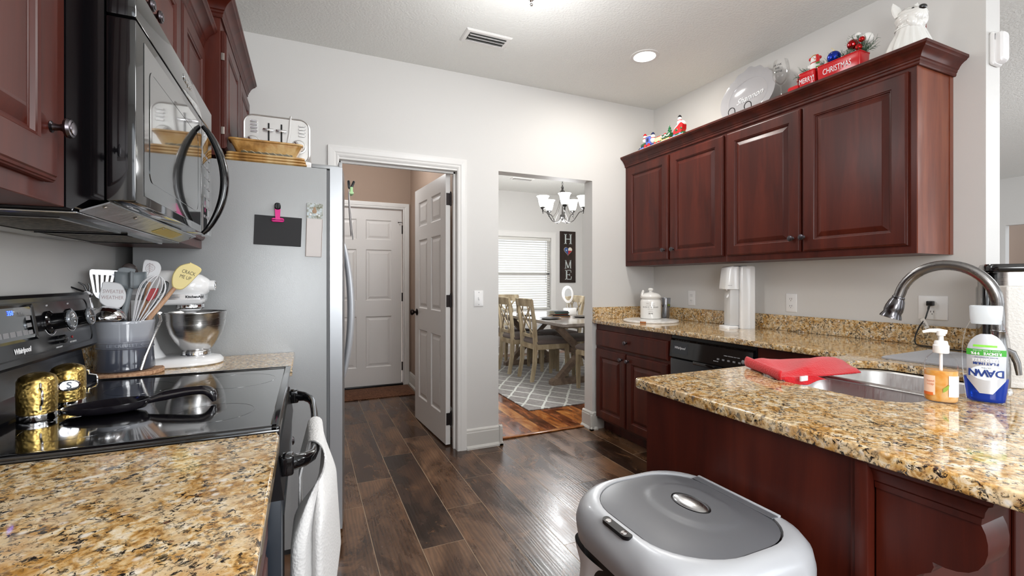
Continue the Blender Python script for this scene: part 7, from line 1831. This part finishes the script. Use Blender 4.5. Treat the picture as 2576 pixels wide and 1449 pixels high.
# --- white terrier cookie jar
dg_ = thing('terrier_jar', 'white ceramic terrier cookie jar with a black nose and plaid bow on the cabinet end', 'cookie jar', (2.580, 1.200, ZT), -.50)
M_DOG = M_('white_terrier_glaze', '#ebeae6', .14, coat=.5, bump=(26, .25, 1))
def fur_ring(hx, hy, z, cy_=0, amp=.004, n=64, f=15, ph=0):
    P = []
    for k in range(n):
        a = 2*PI*k/n; q = 1+amp/.07*math.sin(a*f+ph+1.3*math.sin(a*3)); P.append((hx*math.cos(a)*q, cy_+hy*math.sin(a)*q, z))
    return P
mb = MB(); mb.loft([fur_ring(.098, .100, 0, .006), fur_ring(.100, .102, .010, .006), fur_ring(.096, .096, .040, .005, ph=.4), fur_ring(.082, .082, .075, .003, ph=.8), fur_ring(.068, .070, .105, .0, ph=1.2), fur_ring(.060, .062, .125, -.002, .002, ph=1.5), fur_ring(.058, .060, .138, -.003, .001)]); mb.build('jar_body', M_DOG, dg_, smooth=70)
mb = MB(); mb.at((0, -.003, 0)); mb.lathe([(.057, .1375), (.0625, .139), (.0630, .144), (.0605, .148), (.056, .150)], 48, cap=False); mb.build('collar_rim', M_DOG, dg_)
# head: one loft along an axis tilted up, plus a shaggy muzzle
HM = Matrix.Translation((0, -.006, .190)) @ Matrix.Rotation(-.16, 4, 'X')
mb = MB(); mb.mat4(HM)
def hr(y, hx, hz, zc=0, amp=.003, ph=0): 
    P = []
    for k in range(48):
        a = 2*PI*k/48; q = 1+amp/.05*math.sin(a*13+ph); P.append((hx*math.cos(a)*q, y, zc+hz*math.sin(a)*q))
    return P
mb.loft([hr(.062, .012, .012, 0, 0), hr(.055, .034, .036), hr(.035, .052, .054), hr(.008, .060, .061), hr(-.016, .060, .060, -.002), hr(-.034, .056, .054, -.006, .004, .5), hr(-.050, .046, .044, -.010, .005, 1), hr(-.066, .036, .034, -.012, .004, 1.4), hr(-.078, .024, .024, -.008, .002), hr(-.084, .010, .010, -.004, 0)])
mb.sphere((-.024, -.042, -.026), .027, 20, 14, (.95, .85, 1.55)); mb.sphere((.024, -.042, -.026), .027, 20, 14, (.95, .85, 1.55)); mb.sphere((0, -.040, -.044), .026, 18, 12, (1, .85, 1.35)); mb.sphere((0, -.02, -.02), .05, 24, 16, (1, .9, 1.0))
mb.loft([fur_ring(.050, .048, -.050, .010, .003), fur_ring(.052, .050, -.030, .004, .003)])
mb.build('head', M_DOG, dg_, smooth=70)
for s in (-1, 1):
    mb = MB(); mb.mat4(HM @ Matrix.Translation((s*.040, .018, .040)) @ Matrix.Rotation(s*.30, 4, 'Y'))
    mb.loft([[(x*w_, y*d_, z) for x, y in [(math.cos(2*PI*k/20), math.sin(2*PI*k/20)) for k in range(20)]] for w_, d_, z in ((.026, .012, -.012), (.028, .012, .010), (.024, .009, .036), (.013, .006, .058), (.002, .002, .072))]); ear = mb.build('ear', M_DOG, dg_, smooth=60)
    mb = MB(); mb.mat4(HM @ Matrix.Translation((s*.0225, -.0535, .022))); mb.sphere((0, 0, 0), .0068, 14, 10, (1.1, .8, .9)); mb.build('eye', M_('glossy_black_glaze', '#0d0b0c', .06, coat=1), dg_)
mb = MB(); mb.mat4(HM); mb.sphere((0, -.084, .006), .0165, 20, 12, (1.15, .72, .80)); mb.build('nose', MATS['glossy_black_glaze'], dg_)
mb = MB(); mb.mat4(HM); mb.sphere((0, -.074, -.026), .010, 14, 8, (1.1, .5, .6)); mb.build('mouth', M_('pink_glaze', '#d6b0ad', .2), dg_)
M_PLD = new_mat('red_plaid_ribbon'); m, nt, b = M_PLD; M_PLD = m
v = coords(nt, (90, 90, 90)); ck_ = nt.nodes.new('ShaderNodeTexChecker'); ck_.inputs['Scale'].default_value = 1.3; ck_.inputs[1].default_value = hexc('#a8261f'); ck_.inputs[2].default_value = hexc('#5e1f1c'); nt.links.new(v, ck_.inputs[0]); nt.links.new(ck_.outputs[0], b.inputs['Base Color']); b.inputs['Roughness'].default_value = .6
mb = MB()
for (a0, a1, z0, z1) in (((.052, .002), (.078, -.004), .140, .156), ((.050, .0), (.072, -.008), .130, .100)):
    mb.loft([[(a0[0], a0[1]-.003, z0-.006), (a0[0], a0[1]+.003, z0-.006), (a0[0], a0[1]+.003, z0+.006), (a0[0], a0[1]-.003, z0+.006)], [(a1[0], a1[1]-.003, z1-.014), (a1[0], a1[1]+.003, z1-.014), (a1[0], a1[1]+.003, z1+.014), (a1[0], a1[1]-.003, z1+.014)]])
mb.sphere((.058, -.002, .136), .008, 10, 8); mb.build('plaid_bow', M_PLD, dg_)

dg_.scale = (.90, .90, .90)
